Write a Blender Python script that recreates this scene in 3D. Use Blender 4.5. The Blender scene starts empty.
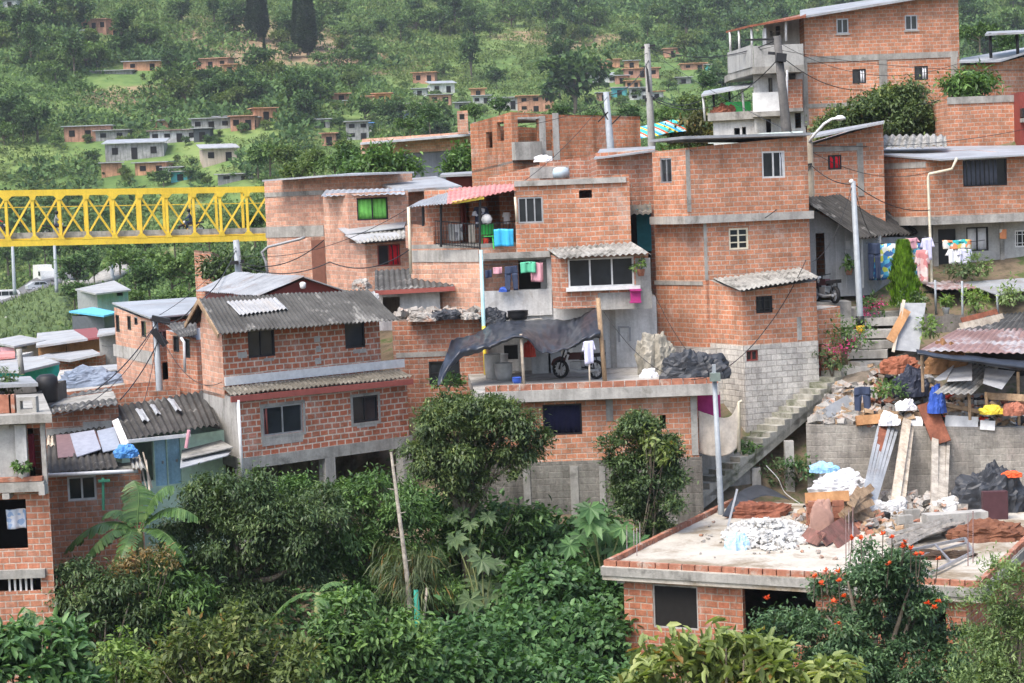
import bpy, math, random
import numpy as np
from mathutils import Vector, Matrix, noise as mnoise

rnd = random.Random(11)
rng = np.random.default_rng(11)
scene = bpy.context.scene
COL = scene.collection
F = 2000.0
ROLL, PITCH = math.radians(-2.2), math.radians(4.05)

# ------------------------------------------------------------------ camera
cam_d = bpy.data.cameras.new('camera')
cam = bpy.data.objects.new('camera', cam_d)
COL.objects.link(cam)
cam_d.sensor_width = 36.0
cam_d.lens = F / 1024 * 36.0
cam_d.clip_start, cam_d.clip_end = 0.5, 4000
R = Matrix.Rotation(math.radians(90) - PITCH, 3, 'X') @ Matrix.Rotation(ROLL, 3, 'Z')
cam.matrix_world = R.to_4x4()
scene.camera = cam


def ray(px, py):
    return R @ Vector(((px - 512) / F, (341.5 - py) / F, -1.0))


def P(px, py, Y):
    d = ray(px, py)
    return d * (Y / d.y)


def V(*a):
    return Vector(a)


# ------------------------------------------------------------------ tags
def tag(o, label, cat, group=None, kind=None):
    if label:
        o['label'] = label
    if cat:
        o['category'] = cat
    if group:
        o['group'] = group
    if kind:
        o['kind'] = kind
    return o


def thing(name, label, cat, loc, group=None):
    o = bpy.data.objects.new(name, None)
    o.empty_display_size = 0.2
    COL.objects.link(o)
    o.location = loc
    return tag(o, label, cat, group)


def org_of(parent):
    v = Vector((0, 0, 0))
    while parent is not None:
        v = v + Vector(parent.location)
        parent = parent.parent
    return v


def dup(root, loc, rotz=None, label=None, group=None, scale=None):
    r = root.copy()
    COL.objects.link(r)
    r.location = loc
    if rotz is not None:
        r.rotation_euler = (0, 0, rotz)
    if scale is not None:
        r.scale = (scale,) * 3 if not isinstance(scale, tuple) else scale
    if label:
        r['label'] = label
    if group:
        r['group'] = group
    for ch in list(root.children):
        c = ch.copy()
        COL.objects.link(c)
        c.parent = r
        for g in list(ch.children):
            d = g.copy()
            COL.objects.link(d)
            d.parent = c
    return r


# ------------------------------------------------------------------ mesh builder
class MB:
    def __init__(s):
        s.v, s.f = [], []

    def add(s, vs, fs):
        o = len(s.v)
        s.v += [Vector(p) for p in vs]
        s.f += [tuple(i + o for i in f) for f in fs]
        return s

    def quad(s, a, b, c, d):
        return s.add([a, b, c, d], [(0, 1, 2, 3)])

    def poly(s, pts):
        return s.add(pts, [tuple(range(len(pts)))])

    def box(s, c, size, M=None):
        hx, hy, hz = size[0] / 2, size[1] / 2, size[2] / 2
        vs = [Vector((x, y, z)) for x in (-hx, hx) for y in (-hy, hy) for z in (-hz, hz)]
        if M is not None:
            vs = [M @ v for v in vs]
        c = Vector(c)
        return s.add([v + c for v in vs], [(0, 1, 3, 2), (4, 6, 7, 5), (0, 4, 5, 1), (2, 3, 7, 6), (0, 2, 6, 4), (1, 5, 7, 3)])

    def hexa(s, lo, hi):
        """lo, hi: same-length rings (bottom, top)"""
        n = len(lo)
        s.add(list(lo) + list(hi), [tuple(range(n))[::-1], tuple(range(n, 2 * n))] +
              [(i, (i + 1) % n, n + (i + 1) % n, n + i) for i in range(n)])
        return s

    def prism(s, pts, z0, z1):
        return s.hexa([V(p[0], p[1], z0) for p in pts], [V(p[0], p[1], z1) for p in pts])

    def bar(s, a, b, w, h=None, up=None):
        a, b = Vector(a), Vector(b)
        h = h or w
        d = (b - a)
        if d.length < 1e-6:
            return s
        d = d.normalized()
        up = Vector(up) if up else (V(0, 0, 1) if abs(d.z) < .95 else V(0, 1, 0))
        x = d.cross(up).normalized()
        y = x.cross(d).normalized()
        r = [x * (i * w / 2) + y * (j * h / 2) for i, j in ((-1, -1), (1, -1), (1, 1), (-1, 1))]
        return s.hexa([a + q for q in r], [b + q for q in r])

    def tube(s, pts, r, n=8, cap=True):
        pts = [Vector(p) for p in pts]
        rs = r if isinstance(r, (list, tuple)) else [r] * len(pts)
        o = len(s.v)
        px = None
        for k, p in enumerate(pts):
            d = (pts[min(k + 1, len(pts) - 1)] - pts[max(k - 1, 0)]).normalized()
            if px is None:
                px = d.cross(V(0, 0, 1)) if abs(d.z) < .9 else d.cross(V(0, 1, 0))
            px = (px - d * px.dot(d)).normalized()
            py = d.cross(px)
            for i in range(n):
                a = 2 * math.pi * i / n
                s.v.append(p + (px * math.cos(a) + py * math.sin(a)) * rs[k])
        for k in range(len(pts) - 1):
            for i in range(n):
                j = (i + 1) % n
                s.f.append((o + k * n + i, o + k * n + j, o + (k + 1) * n + j, o + (k + 1) * n + i))
        if cap:
            s.f.append(tuple(o + i for i in range(n))[::-1])
            m = o + (len(pts) - 1) * n
            s.f.append(tuple(m + i for i in range(n)))
        return s

    def lathe(s, c, prof, n=12):
        c = Vector(c)
        o = len(s.v)
        for r, z in prof:
            for i in range(n):
                a = 2 * math.pi * i / n
                s.v.append(c + V(r * math.cos(a), r * math.sin(a), z))
        for k in range(len(prof) - 1):
            for i in range(n):
                j = (i + 1) % n
                s.f.append((o + k * n + i, o + k * n + j, o + (k + 1) * n + j, o + (k + 1) * n + i))
        s.f.append(tuple(o + i for i in range(n))[::-1])
        m = o + (len(prof) - 1) * n
        s.f.append(tuple(m + i for i in range(n)))
        return s

    def grid(s, G, thick=0.0):
        """G[r][c] points; optional thickness"""
        nr, nc = len(G), len(G[0])
        G = [[Vector(p) for p in row] for row in G]
        o = len(s.v)
        for row in G:
            s.v += row
        for r in range(nr - 1):
            for c in range(nc - 1):
                a = o + r * nc + c
                s.f.append((a, a + 1, a + nc + 1, a + nc))
        if thick:
            o2 = len(s.v)
            for r in range(nr):
                for c in range(nc):
                    du = G[r][min(c + 1, nc - 1)] - G[r][max(c - 1, 0)]
                    dv = G[min(r + 1, nr - 1)][c] - G[max(r - 1, 0)][c]
                    n = du.cross(dv)
                    n = n.normalized() if n.length > 1e-9 else V(0, 0, 1)
                    s.v.append(G[r][c] - n * thick)
            for r in range(nr - 1):
                for c in range(nc - 1):
                    a = o2 + r * nc + c
                    s.f.append((a + nc, a + nc + 1, a + 1, a))
            for c in range(nc - 1):
                s.f.append((o + c + 1, o + c, o2 + c, o2 + c + 1))
                a, b = o + (nr - 1) * nc + c, o2 + (nr - 1) * nc + c
                s.f.append((a, a + 1, b + 1, b))
            for r in range(nr - 1):
                a, b = o + r * nc, o2 + r * nc
                s.f.append((a, a + nc, b + nc, b))
                a, b = a + nc - 1, b + nc - 1
                s.f.append((a + nc, a, b, b + nc))
        return s

    def build(s, name, mat, parent=None, org=None, smooth=False):
        me = bpy.data.meshes.new(name)
        if parent is not None:
            og = org_of(parent)
        elif org is not None:
            og = Vector(org)
        else:
            if s.v:
                xs = [p.x for p in s.v]; ys = [p.y for p in s.v]; zs = [p.z for p in s.v]
                og = V((min(xs) + max(xs)) / 2, (min(ys) + max(ys)) / 2, min(zs))
            else:
                og = V(0, 0, 0)
        me.from_pydata([p - og for p in s.v], [], s.f)
        uv = me.uv_layers.new(name='UVMap')
        data = np.empty(len(me.loops) * 2, dtype=np.float32)
        for pl in me.polygons:
            n = pl.normal
            if abs(n.z) > .75:
                for li in pl.loop_indices:
                    p = s.v[me.loops[li].vertex_index]
                    data[2 * li], data[2 * li + 1] = p.x, p.y
            else:
                t = Vector((-n.y, n.x, 0)).normalized()
                for li in pl.loop_indices:
                    p = s.v[me.loops[li].vertex_index]
                    data[2 * li], data[2 * li + 1] = p.dot(t), p.z
        uv.data.foreach_set('uv', data)
        me.materials.append(mat)
        if smooth:
            me.polygons.foreach_set('use_smooth', [True] * len(me.polygons))
        o = bpy.data.objects.new(name, me)
        COL.objects.link(o)
        if parent is not None:
            o.parent = parent
        else:
            o.location = og
        return o


def np_obj(name, verts, faces, mat, parent=None, org=None, smooth=False):
    """verts Nx3, faces MxK (constant K)"""
    me = bpy.data.meshes.new(name)
    og = np.array(org_of(parent)) if parent is not None else (np.array(org) if org is not None else np.zeros(3))
    verts = np.asarray(verts, dtype=np.float64) - og
    faces = np.asarray(faces, dtype=np.int32)
    k = faces.shape[1]
    me.vertices.add(len(verts))
    me.vertices.foreach_set('co', verts.astype(np.float32).ravel())
    me.loops.add(faces.size)
    me.loops.foreach_set('vertex_index', faces.ravel())
    me.polygons.add(len(faces))
    me.polygons.foreach_set('loop_start', np.arange(0, faces.size, k, dtype=np.int32))
    me.polygons.foreach_set('loop_total', np.full(len(faces), k, dtype=np.int32))
    if smooth:
        me.polygons.foreach_set('use_smooth', np.ones(len(faces), dtype=bool))
    me.materials.append(mat)
    me.update(calc_edges=True)
    me.validate()
    o = bpy.data.objects.new(name, me)
    COL.objects.link(o)
    if parent is not None:
        o.parent = parent
    elif org is not None:
        o.location = og
    return o


# ------------------------------------------------------------------ materials
class NT:
    def __init__(s, name):
        s.m = bpy.data.materials.new(name)
        s.m.use_nodes = True
        s.n, s.l = s.m.node_tree.nodes, s.m.node_tree.links
        s.n.clear()
        s.out = s.n.new('ShaderNodeOutputMaterial')

    def new(s, t, **k):
        n = s.n.new('ShaderNode' + t)
        for a, b in k.items():
            setattr(n, a, b)
        return n

    def set(s, sock, v):
        if hasattr(v, 'is_linked') or hasattr(v, 'node'):
            s.l.new(v, sock)
        elif isinstance(v, (tuple, list)) and len(v) == 3 and len(sock.default_value) == 4:
            sock.default_value = (*v, 1)
        else:
            sock.default_value = v

    def noise(s, vec, scale, detail=5, rough=.6, dist=0):
        n = s.new('TexNoise')
        s.set(n.inputs['Vector'], vec)
        n.inputs['Scale'].default_value = scale
        n.inputs['Detail'].default_value = detail
        n.inputs['Roughness'].default_value = rough
        n.inputs['Distortion'].default_value = dist
        return n.outputs['Fac']

    def ramp(s, fac, stops):
        n = s.new('ValToRGB')
        s.l.new(fac, n.inputs[0])
        e = n.color_ramp.elements
        while len(e) < len(stops):
            e.new(.5)
        for i, (p, c) in enumerate(stops):
            e[i].position = p
            e[i].color = (*c, 1) if isinstance(c, (tuple, list)) else (c, c, c, 1)
        return n.outputs[0]

    def mix(s, fac, a, b, mode='MIX'):
        n = s.new('Mix', data_type='RGBA', blend_type=mode)
        s.set(n.inputs[0], fac)
        s.set(n.inputs[6], a)
        s.set(n.inputs[7], b)
        return n.outputs[2]

    def math(s, op, a, b=0.0):
        n = s.new('Math', operation=op)
        s.set(n.inputs[0], a)
        s.set(n.inputs[1], b)
        return n.outputs[0]

    def mapv(s, vec, scale=(1, 1, 1)):
        n = s.new('Mapping')
        s.set(n.inputs['Vector'], vec)
        n.inputs['Scale'].default_value = scale
        return n.outputs[0]

    def principled(s, col, rough=.85, bump=None, bstr=.3, bdist=.02, metal=0, spec=.3, **k):
        p = s.new('BsdfPrincipled')
        s.set(p.inputs['Base Color'], col)
        s.set(p.inputs['Roughness'], rough)
        p.inputs['Metallic'].default_value = metal
        p.inputs['Specular IOR Level'].default_value = spec
        if bump is not None:
            b = s.new('Bump')
            b.inputs['Strength'].default_value = bstr
            b.inputs['Distance'].default_value = bdist
            s.l.new(bump, b.inputs['Height'])
            s.l.new(b.outputs[0], p.inputs['Normal'])
        return p

    def done(s, sh):
        s.l.new(sh.outputs[0], s.out.inputs['Surface'])
        return s.m


def sc(c, k):
    return tuple(min(1, x * k) for x in c)


def m_brick(name, c1, c2, mortar, w=.34, h=.2, ms=.02, smear=.35, dirt=.5, seed=0.0):
    t = NT(name)
    uv = t.new('UVMap').outputs[0]
    pos = t.new('NewGeometry').outputs['Position']
    wob = t.new('TexNoise'); wob.inputs['Scale'].default_value = .7; t.l.new(pos, wob.inputs['Vector'])
    va = t.new('VectorMath', operation='MULTIPLY_ADD')
    t.l.new(wob.outputs['Color'], va.inputs[0]); va.inputs[1].default_value = (.05, .07, 0); t.l.new(uv, va.inputs[2])
    b = t.new('TexBrick')
    t.l.new(va.outputs[0], b.inputs['Vector'])
    b.inputs['Scale'].default_value = 1
    b.inputs['Brick Width'].default_value = w
    b.inputs['Row Height'].default_value = h
    b.inputs['Mortar Size'].default_value = ms
    b.inputs['Mortar Smooth'].default_value = .3
    b.inputs['Bias'].default_value = 0
    t.set(b.inputs['Color1'], c1); t.set(b.inputs['Color2'], c2); t.set(b.inputs['Mortar'], mortar)
    # random darker / paler bricks (second brick lookup through white noise on the cell)
    b2 = t.new('TexBrick')
    t.l.new(va.outputs[0], b2.inputs['Vector'])
    for k, v in (('Scale', 1), ('Brick Width', w), ('Row Height', h), ('Mortar Size', 0), ('Bias', -.25)):
        b2.inputs[k].default_value = v
    t.set(b2.inputs['Color1'], (0, 0, 0)); t.set(b2.inputs['Color2'], (1, 1, 1)); t.set(b2.inputs['Mortar'], (.5, .5, .5))
    bb = t.ramp(b2.outputs[0], [(0, .70), (.3, .92), (.7, 1.03), (.97, 1.22)])
    colb = t.mix(1, b.outputs['Color'], bb, 'MULTIPLY')
    # mortar smear patches
    n1 = t.noise(pos, 1.6, 7, .7)
    sm = t.ramp(n1, [(.5, 0), (.72, smear)])
    colb = t.mix(sm, colb, mortar)
    # fine grain
    n2 = t.noise(pos, 14, 4, .7)
    colb = t.mix(1, colb, t.ramp(n2, [(.25, .72), (.75, 1.22)]), 'MULTIPLY')
    # large weather blotches and vertical runs
    st = t.noise(t.mapv(pos, (1.7, 1.7, .22)), 1.2, 6, .65)
    colb = t.mix(1, colb, t.ramp(st, [(.32, 1 - dirt * .55), (.55, 1.0), (.8, 1.1)]), 'MULTIPLY')
    n3 = t.noise(pos, .45, 4, .6)
    colb = t.mix(1, colb, t.ramp(n3, [(.3, (.80, .75, .73)), (.7, (1.10, 1.08, 1.04))]), 'MULTIPLY')
    n6 = t.noise(pos, 3.3, 6, .75)
    colb = t.mix(1, colb, t.ramp(n6, [(.28, (.78, .76, .76)), (.5, (1, 1, 1)), (.74, (1.16, 1.15, 1.13))]), 'MULTIPLY')
    n7 = t.noise(pos, 2.1, 8, .75, .5)
    colb = t.mix(t.ramp(n7, [(.64, 0), (.70, .45)]), colb, (.18, .135, .11))
    # pale lime bloom and cement splashes, with their own outlines
    n4 = t.noise(t.mapv(pos, (1, 1, .6)), .9, 9, .72, .6)
    colb = t.mix(t.ramp(n4, [(.57, 0), (.70, .42)]), colb, (.60, .52, .46))
    n5 = t.noise(t.mapv(pos, (3.5, 3.5, .25)), .8, 7, .7)
    colb = t.mix(t.ramp(n5, [(.60, 0), (.74, .5 * dirt + .1)]), colb, (.13, .105, .09))
    hgt = t.math('SUBTRACT', n2, t.math('MULTIPLY', b.outputs['Fac'], 1.2))
    return t.done(t.principled(colb, .9, hgt, .6, .02, spec=.15))


def m_surf(name, c1, c2, scale=2.0, rough=.88, streak=.5, bump=.35, spec=.2, fine=12, c3=None, metal=0, patch=.62):
    t = NT(name)
    pos = t.new('NewGeometry').outputs['Position']
    n1 = t.noise(pos, scale, 7, .65)
    col = t.ramp(n1, [(.33, c2), (.62, c1)])
    if c3 is not None:
        n4 = t.noise(pos, scale * .7, 8, .7, .4)
        col = t.mix(t.ramp(n4, [(patch - .07, 0), (patch + .05, 1)]), col, c3)
    n2 = t.noise(pos, fine, 5, .7)
    col = t.mix(1, col, t.ramp(n2, [(.25, .82), (.75, 1.15)]), 'MULTIPLY')
    st = t.noise(t.mapv(pos, (2.2, 2.2, .2)), 1.3, 6, .65)
    col = t.mix(1, col, t.ramp(st, [(.35, 1 - .6 * streak), (.55, 1)]), 'MULTIPLY')
    return t.done(t.principled(col, rough, n2, bump, .02, metal, spec))


def m_block(name, c1, c2, mortar, w=.4, h=.2, dirt=.6):
    return m_brick(name, c1, c2, mortar, w, h, .018, .5, dirt)


def m_plain(name, c, rough=.6, spec=.3, var=.12, scale=5, metal=0):
    t = NT(name)
    pos = t.new('NewGeometry').outputs['Position']
    n = t.noise(pos, scale, 5, .65)
    col = t.mix(1, c, t.ramp(n, [(.3, 1 - var * 1.6), (.7, 1 + var)]), 'MULTIPLY')
    return t.done(t.principled(col, rough, n, .1, .01, metal, spec))


def m_leaf(name, c1, c2, c3=None, rough=.5, trans=.28, scale=.6, spec=.35, brown=.0, sat=.95):
    t = NT(name)
    g = t.new('NewGeometry')
    pos = g.outputs['Position']
    ri = g.outputs['Random Per Island']
    n = t.noise(pos, scale, 5, .6)
    nb = t.noise(pos, scale * 2.7, 3, .6)
    f = t.math('ADD', t.math('ADD', t.math('MULTIPLY', n, .62), t.math('MULTIPLY', nb, .36)), t.math('MULTIPLY', ri, .34))
    st = [(.46, sc(c1, .8)), (.76, c2)]
    if c3:
        st.append((.92, c3))
    col = t.ramp(f, st)
    hs = t.new('HueSaturation'); hs.inputs['Saturation'].default_value = sat; t.l.new(col, hs.inputs['Color']); col = hs.outputs[0]
    if brown:
        r2 = t.math('FRACT', t.math('MULTIPLY', ri, 37.3))
        col = t.mix(t.ramp(r2, [(1 - brown - .01, 0), (1 - brown, 1)]), col, (.22, .13, .035))
    p = t.principled(col, rough, spec=spec)
    tr = t.new('BsdfTranslucent')
    t.set(tr.inputs[0], t.mix(1, col, (1.15, 1.25, .5), 'MULTIPLY'))
    mx = t.new('MixShader')
    mx.inputs[0].default_value = trans
    t.l.new(p.outputs[0], mx.inputs[1]); t.l.new(tr.outputs[0], mx.inputs[2])
    return t.done(mx)


def m_glass(name, c=(.02, .024, .028)):
    t = NT(name)
    pos = t.new('NewGeometry').outputs['Position']
    n = t.noise(pos, 1.5, 3)
    return t.done(t.principled(t.ramp(n, [(.3, sc(c, .6)), (.7, sc(c, 1.5))]), .12, n, .06, .05, 0, .5))


MORT = (.47, .40, .34)
BRICK_A = m_brick('brick_orange', (.64, .305, .182), (.54, .235, .138), (.56, .455, .38), .31, .16, .018, smear=.25, dirt=.4)
BRICK_B = m_brick('brick_red_pale_mortar', (.57, .205, .118), (.44, .145, .085), (.64, .54, .46), .30, .18, .026, smear=.3, dirt=.3)
BRICK_C = m_brick('brick_pinkish', (.66, .385, .285), (.60, .325, .225), (.60, .49, .41), .31, .16, .015, smear=.25, dirt=.3)
BRICK_D = m_brick('brick_weathered', (.61, .28, .175), (.47, .195, .12), (.54, .44, .37), .31, .16, .019, smear=.3, dirt=.7)
BRICK_E = m_brick('brick_mottled', (.54, .235, .13), (.42, .165, .09), (.40, .29, .21), w=.3, h=.16, smear=.3, dirt=.8)
BLOCKW = m_block('block_whitewashed', (.66, .65, .62), (.56, .55, .52), (.44, .43, .40), .38, .19)
BLOCKG = m_block('block_grey', (.27, .265, .24), (.20, .198, .18), (.25, .24, .22), dirt=.9)
CONC = m_surf('concrete', (.36, .35, .32), (.25, .24, .22), 1.6, c3=(.17, .165, .15))
CONCL = m_surf('concrete_pale', (.42, .405, .375), (.31, .30, .28), 1.3, c3=(.21, .20, .175))
CONCD = m_surf('concrete_stained', (.27, .26, .235), (.15, .15, .13), .9, streak=.9, c3=(.09, .095, .075), patch=.58)
SLABF = m_surf('slab_top_screed', (.50, .47, .41), (.35, .32, .27), .6, c3=(.22, .175, .12), streak=0, patch=.57)
PLASTER = m_surf('plaster_white', (.60, .60, .59), (.48, .48, .47), 1.2, streak=.5, c3=(.38, .36, .33), patch=.64)
PLASTG = m_surf('plaster_grey', (.40, .40, .385), (.30, .30, .29), 1.1, streak=.4)
GREYB = m_surf('grey_painted_boards', (.30, .31, .32), (.23, .24, .25), 1.4, streak=.45)
FIBRO = m_surf('fibre_cement_sheet', (.095, .094, .09), (.046, .045, .043), 1.3, streak=0, c3=(.27, .265, .25), patch=.63)
FIBROL = m_surf('fibre_cement_pale', (.34, .335, .31), (.17, .165, .155), 1.8, streak=0, c3=(.08, .078, .068), patch=.59)
FIBROD = m_surf('fibre_cement_dark', (.075, .07, .064), (.035, .033, .03), 1.6, streak=0, c3=(.24, .23, .21), patch=.66)
MOSSROOF = m_surf('mossy_sheet', (.17, .155, .13), (.085, .078, .062), 1.8, streak=0, c3=(.30, .28, .24), patch=.63)
ZINC = m_surf('zinc_sheet', (.40, .42, .44), (.27, .285, .30), .8, .5, 0, .1, .5, c3=(.27, .255, .25), metal=.25)
ZINCD = m_surf('zinc_sheet_dull', (.33, .345, .36), (.22, .23, .24), .9, .6, 0, .1, .4, c3=(.2, .165, .145), metal=.15)
WSHEET = m_surf('white_sheet', (.38, .39, .40), (.26, .265, .275), 1.0, .5, .1, .1, c3=(.33, .31, .29), patch=.6)
RUST = m_surf('rusty_sheet', (.26, .17, .16), (.16, .095, .085), .9, .7, 0, .2, .3, c3=(.37, .36, .37), patch=.57)
REDSH = m_surf('faded_red_sheet', (.52, .22, .20), (.40, .15, .135), 1.2, .6, 0, .15, c3=(.50, .42, .40), patch=.62)
MAROON = m_plain('maroon_paint', (.22, .045, .035), .55)
REDF = m_plain('red_fascia', (.27, .075, .06), .6)
WOOD = m_surf('timber', (.38, .27, .17), (.25, .165, .10), 3, c3=(.17, .13, .1))
WOODP = m_surf('timber_pale', (.55, .48, .39), (.42, .35, .27), 3, c3=(.3, .25, .2))
WOODR = m_surf('timber_red_brown', (.27, .10, .06), (.17, .065, .042), 3)
PLY = m_surf('plywood_orange', (.45, .25, .12), (.36, .18, .08), 2)
BARK = m_surf('bark', (.17, .14, .105), (.09, .075, .055), 5, c3=(.25, .235, .2))
BARKP = m_surf('bark_pale', (.32, .29, .245), (.19, .17, .14), 6, c3=(.12, .10, .08))
GLASS = m_glass('window_glass')
BLACK = m_plain('black_paint', (.018, .018, .02), .5)
SHADE_BLK = m_plain('interior_shade_black', (.02, .019, .018), .9, .1)  # near-black colour that paints in the shade of unlit interiors
WHITE = m_plain('white_paint', (.66, .66, .65), .45)
CREAM = m_plain('cream_paint', (.62, .57, .44), .55)
GREYM = m_plain('grey_metal', (.27, .28, .29), .45, .5)
STEEL = m_plain('steel', (.42, .43, .45), .35, .6, metal=.6)
GALV = m_plain('galvanised_pole', (.29, .32, .345), .5, .4)
YELLOW = m_surf('yellow_paint', (.74, .51, .045), (.66, .43, .035), .5, .5, .2, .05, .4, c3=(.45, .28, .08), patch=.68)
TARP = m_plain('black_plastic_sheet', (.026, .032, .045), .34, .5, .3, 2)
TARPB = m_plain('black_cloth_sheet', (.036, .040, .048), .5, .4, .3, 3)
TURQ = m_plain('turquoise_cloth', (.03, .45, .40), .7)
BLUER = m_plain('blue_roof_paint', (.12, .45, .68), .5)
BLUEP = m_surf('blue_painted_door', (.38, .60, .74), (.28, .48, .62), 2, .6)
NAVY = m_plain('navy_curtain', (.018, .018, .045), .85, .1)
GREENC = m_plain('green_curtain', (.22, .62, .13), .8, .1)
REDC = m_plain('red_curtain', (.62, .02, .035), .8, .1)
PINK = m_plain('pink_cloth', (.62, .33, .38), .85, .1)
MAG = m_plain('magenta_cloth', (.36, .04, .17), .8, .1)
GREENP = m_plain('green_cloth', (.12, .48, .30), .85, .1)
BEIGEC = m_surf('beige_cloth', (.60, .54, .46), (.47, .41, .34), 2, .9, .3)
LILAC = m_plain('pale_lilac_cloth', (.58, .58, .74), .85, .1)
WCLOTH = m_plain('white_cloth', (.75, .75, .77), .85, .1)
JEANS = m_plain('denim', (.05, .065, .11), .9, .1)
DENIMB = m_plain('blue_denim', (.10, .15, .25), .9, .1)
BROWNC = m_plain('brown_cloth', (.22, .12, .06), .9, .1)
SKIN = m_plain('skin', (.33, .17, .10), .55)
REDP = m_plain('red_plastic', (.65, .06, .035), .4)
BLUEPL = m_plain('blue_plastic', (.04, .10, .42), .4)
SKYPL = m_plain('sky_blue_plastic', (.05, .42, .72), .4)
GREENPL = m_plain('green_plastic', (.05, .45, .10), .4)
YELPL = m_plain('yellow_plastic', (.75, .58, .06), .4)
TERRA = m_surf('terracotta', (.40, .18, .115), (.28, .115, .075), 4, c3=(.42, .33, .27), patch=.6)
RUBBER = m_plain('tyre_rubber', (.02, .02, .021), .8, .2)
SOILR = m_surf('red_soil', (.19, .085, .05), (.12, .05, .03), 4, streak=0)
RUBW = m_surf('white_rubble', (.52, .52, .50), (.34, .335, .32), 3, streak=0, c3=(.42, .40, .36), patch=.66)
RUBG = m_surf('grey_rubble', (.36, .34, .31), (.22, .2, .18), 3, streak=0, c3=(.35, .17, .1), patch=.6)
ASPH = m_surf('asphalt', (.16, .16, .165), (.12, .12, .122), 2, streak=0)


def m_pattern(name, cols):
    t = NT(name)
    pos = t.new('NewGeometry').outputs['Position']
    v = t.new('TexVoronoi'); v.inputs['Scale'].default_value = 7
    t.l.new(pos, v.inputs['Vector'])
    sep = t.new('SeparateColor'); t.l.new(v.outputs['Color'], sep.inputs[0])
    n = len(cols)
    r = t.ramp(sep.outputs[0], [(i / n, c) for i, c in enumerate(cols)])
    r.node.color_ramp.interpolation = 'CONSTANT'
    return t.done(t.principled(r, .85, spec=.1))


FLORAL = m_pattern('flowered_cloth', [(.62, .64, .58), (.05, .22, .42), (.45, .5, .08), (.1, .38, .55), (.65, .66, .6), (.05, .12, .3)])
FLORAR = m_pattern('flowered_towel', [(.65, .6, .5), (.05, .42, .42), (.62, .25, .12), (.6, .5, .12), (.62, .62, .6)])
STRIPE = m_pattern('checked_shirt', [(.05, .06, .09), (.3, .3, .36), (.03, .03, .05), (.5, .5, .55)])

L_MANGO = m_leaf('leaves_mango', (0.038, 0.072, 0.027), (0.112, 0.168, 0.054), (0.246, 0.291, 0.084), .45, .25, .9)
L_DARK = m_leaf('leaves_dark', (0.031, 0.062, 0.025), (0.084, 0.140, 0.047), (0.174, 0.235, 0.073), .45, .25, .7)
L_MID = m_leaf('leaves_mid', (0.039, 0.090, 0.026), (0.116, 0.223, 0.057), (0.214, 0.339, 0.081), .5, .3, .7)
L_LIGHT = m_leaf('leaves_light', (0.078, 0.155, 0.034), (0.186, 0.295, 0.062), (0.326, 0.419, 0.109), .5, .35, 1.0)
L_YELLOW = m_leaf('leaves_yellow_green', (.10, .15, .04), (.235, .30, .085), (.40, .43, .16), .5, .35, 1.2, brown=.03)
L_VINE = m_leaf('leaves_vine', (0.030, 0.083, 0.027), (0.083, 0.184, 0.056), (0.155, 0.286, 0.090), .5, .3, .5)
L_BLUE = m_leaf('leaves_tulip_tree', (0.031, 0.078, 0.034), (0.094, 0.179, 0.072), (0.205, 0.307, 0.128), .45, .25, .9)
L_PALE = m_leaf('leaves_feathery', (0.093, 0.163, 0.059), (0.217, 0.310, 0.109), (0.341, 0.434, 0.171), .55, .35, 1)
L_CYP = m_leaf('leaves_cypress', (.08, .17, .015), (.22, .40, .035), (.36, .54, .06), .6, .35, 3, sat=1.0)
L_FAR1 = m_leaf('leaves_far_dark', (0.033, 0.073, 0.029), (0.085, 0.157, 0.052), (0.142, 0.231, 0.070), .7, .2, .12, .1)
L_FAR2 = m_leaf('leaves_far_mid', (.05, .10, .032), (.125, .21, .062), (.20, .29, .085), .7, .25, .12, .1)
L_FAR3 = m_leaf('leaves_far_light', (.07, .12, .035), (.145, .205, .062), (.22, .26, .09), .7, .3, .1, .1)
L_CONIF = m_leaf('needles_dark', (.026, .052, .028), (.055, .095, .05), (.09, .14, .07), .7, .15, .3, .1)
L_BANANA = m_leaf('banana_leaf', (.045, .10, .03), (.09, .17, .05), (.16, .24, .08), .4, .22, 1.5, sat=1.0)
L_FLOWER = m_leaf('orange_red_petal', (0.650, 0.060, 0.015), (0.780, 0.120, 0.025), (0.800, 0.200, 0.040), .5, .3, 5, sat=1.0)
L_BOUG = m_leaf('magenta_bract', (0.450, 0.030, 0.130), (0.600, 0.060, 0.240), (0.650, 0.100, 0.320), .5, .3, 5, sat=1.0)
# ------------------------------------------------------------------ terrain
def T(px, py, Y):
    p = P(px, py, Y)
    return (p.x, p.y, p.z)


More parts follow.
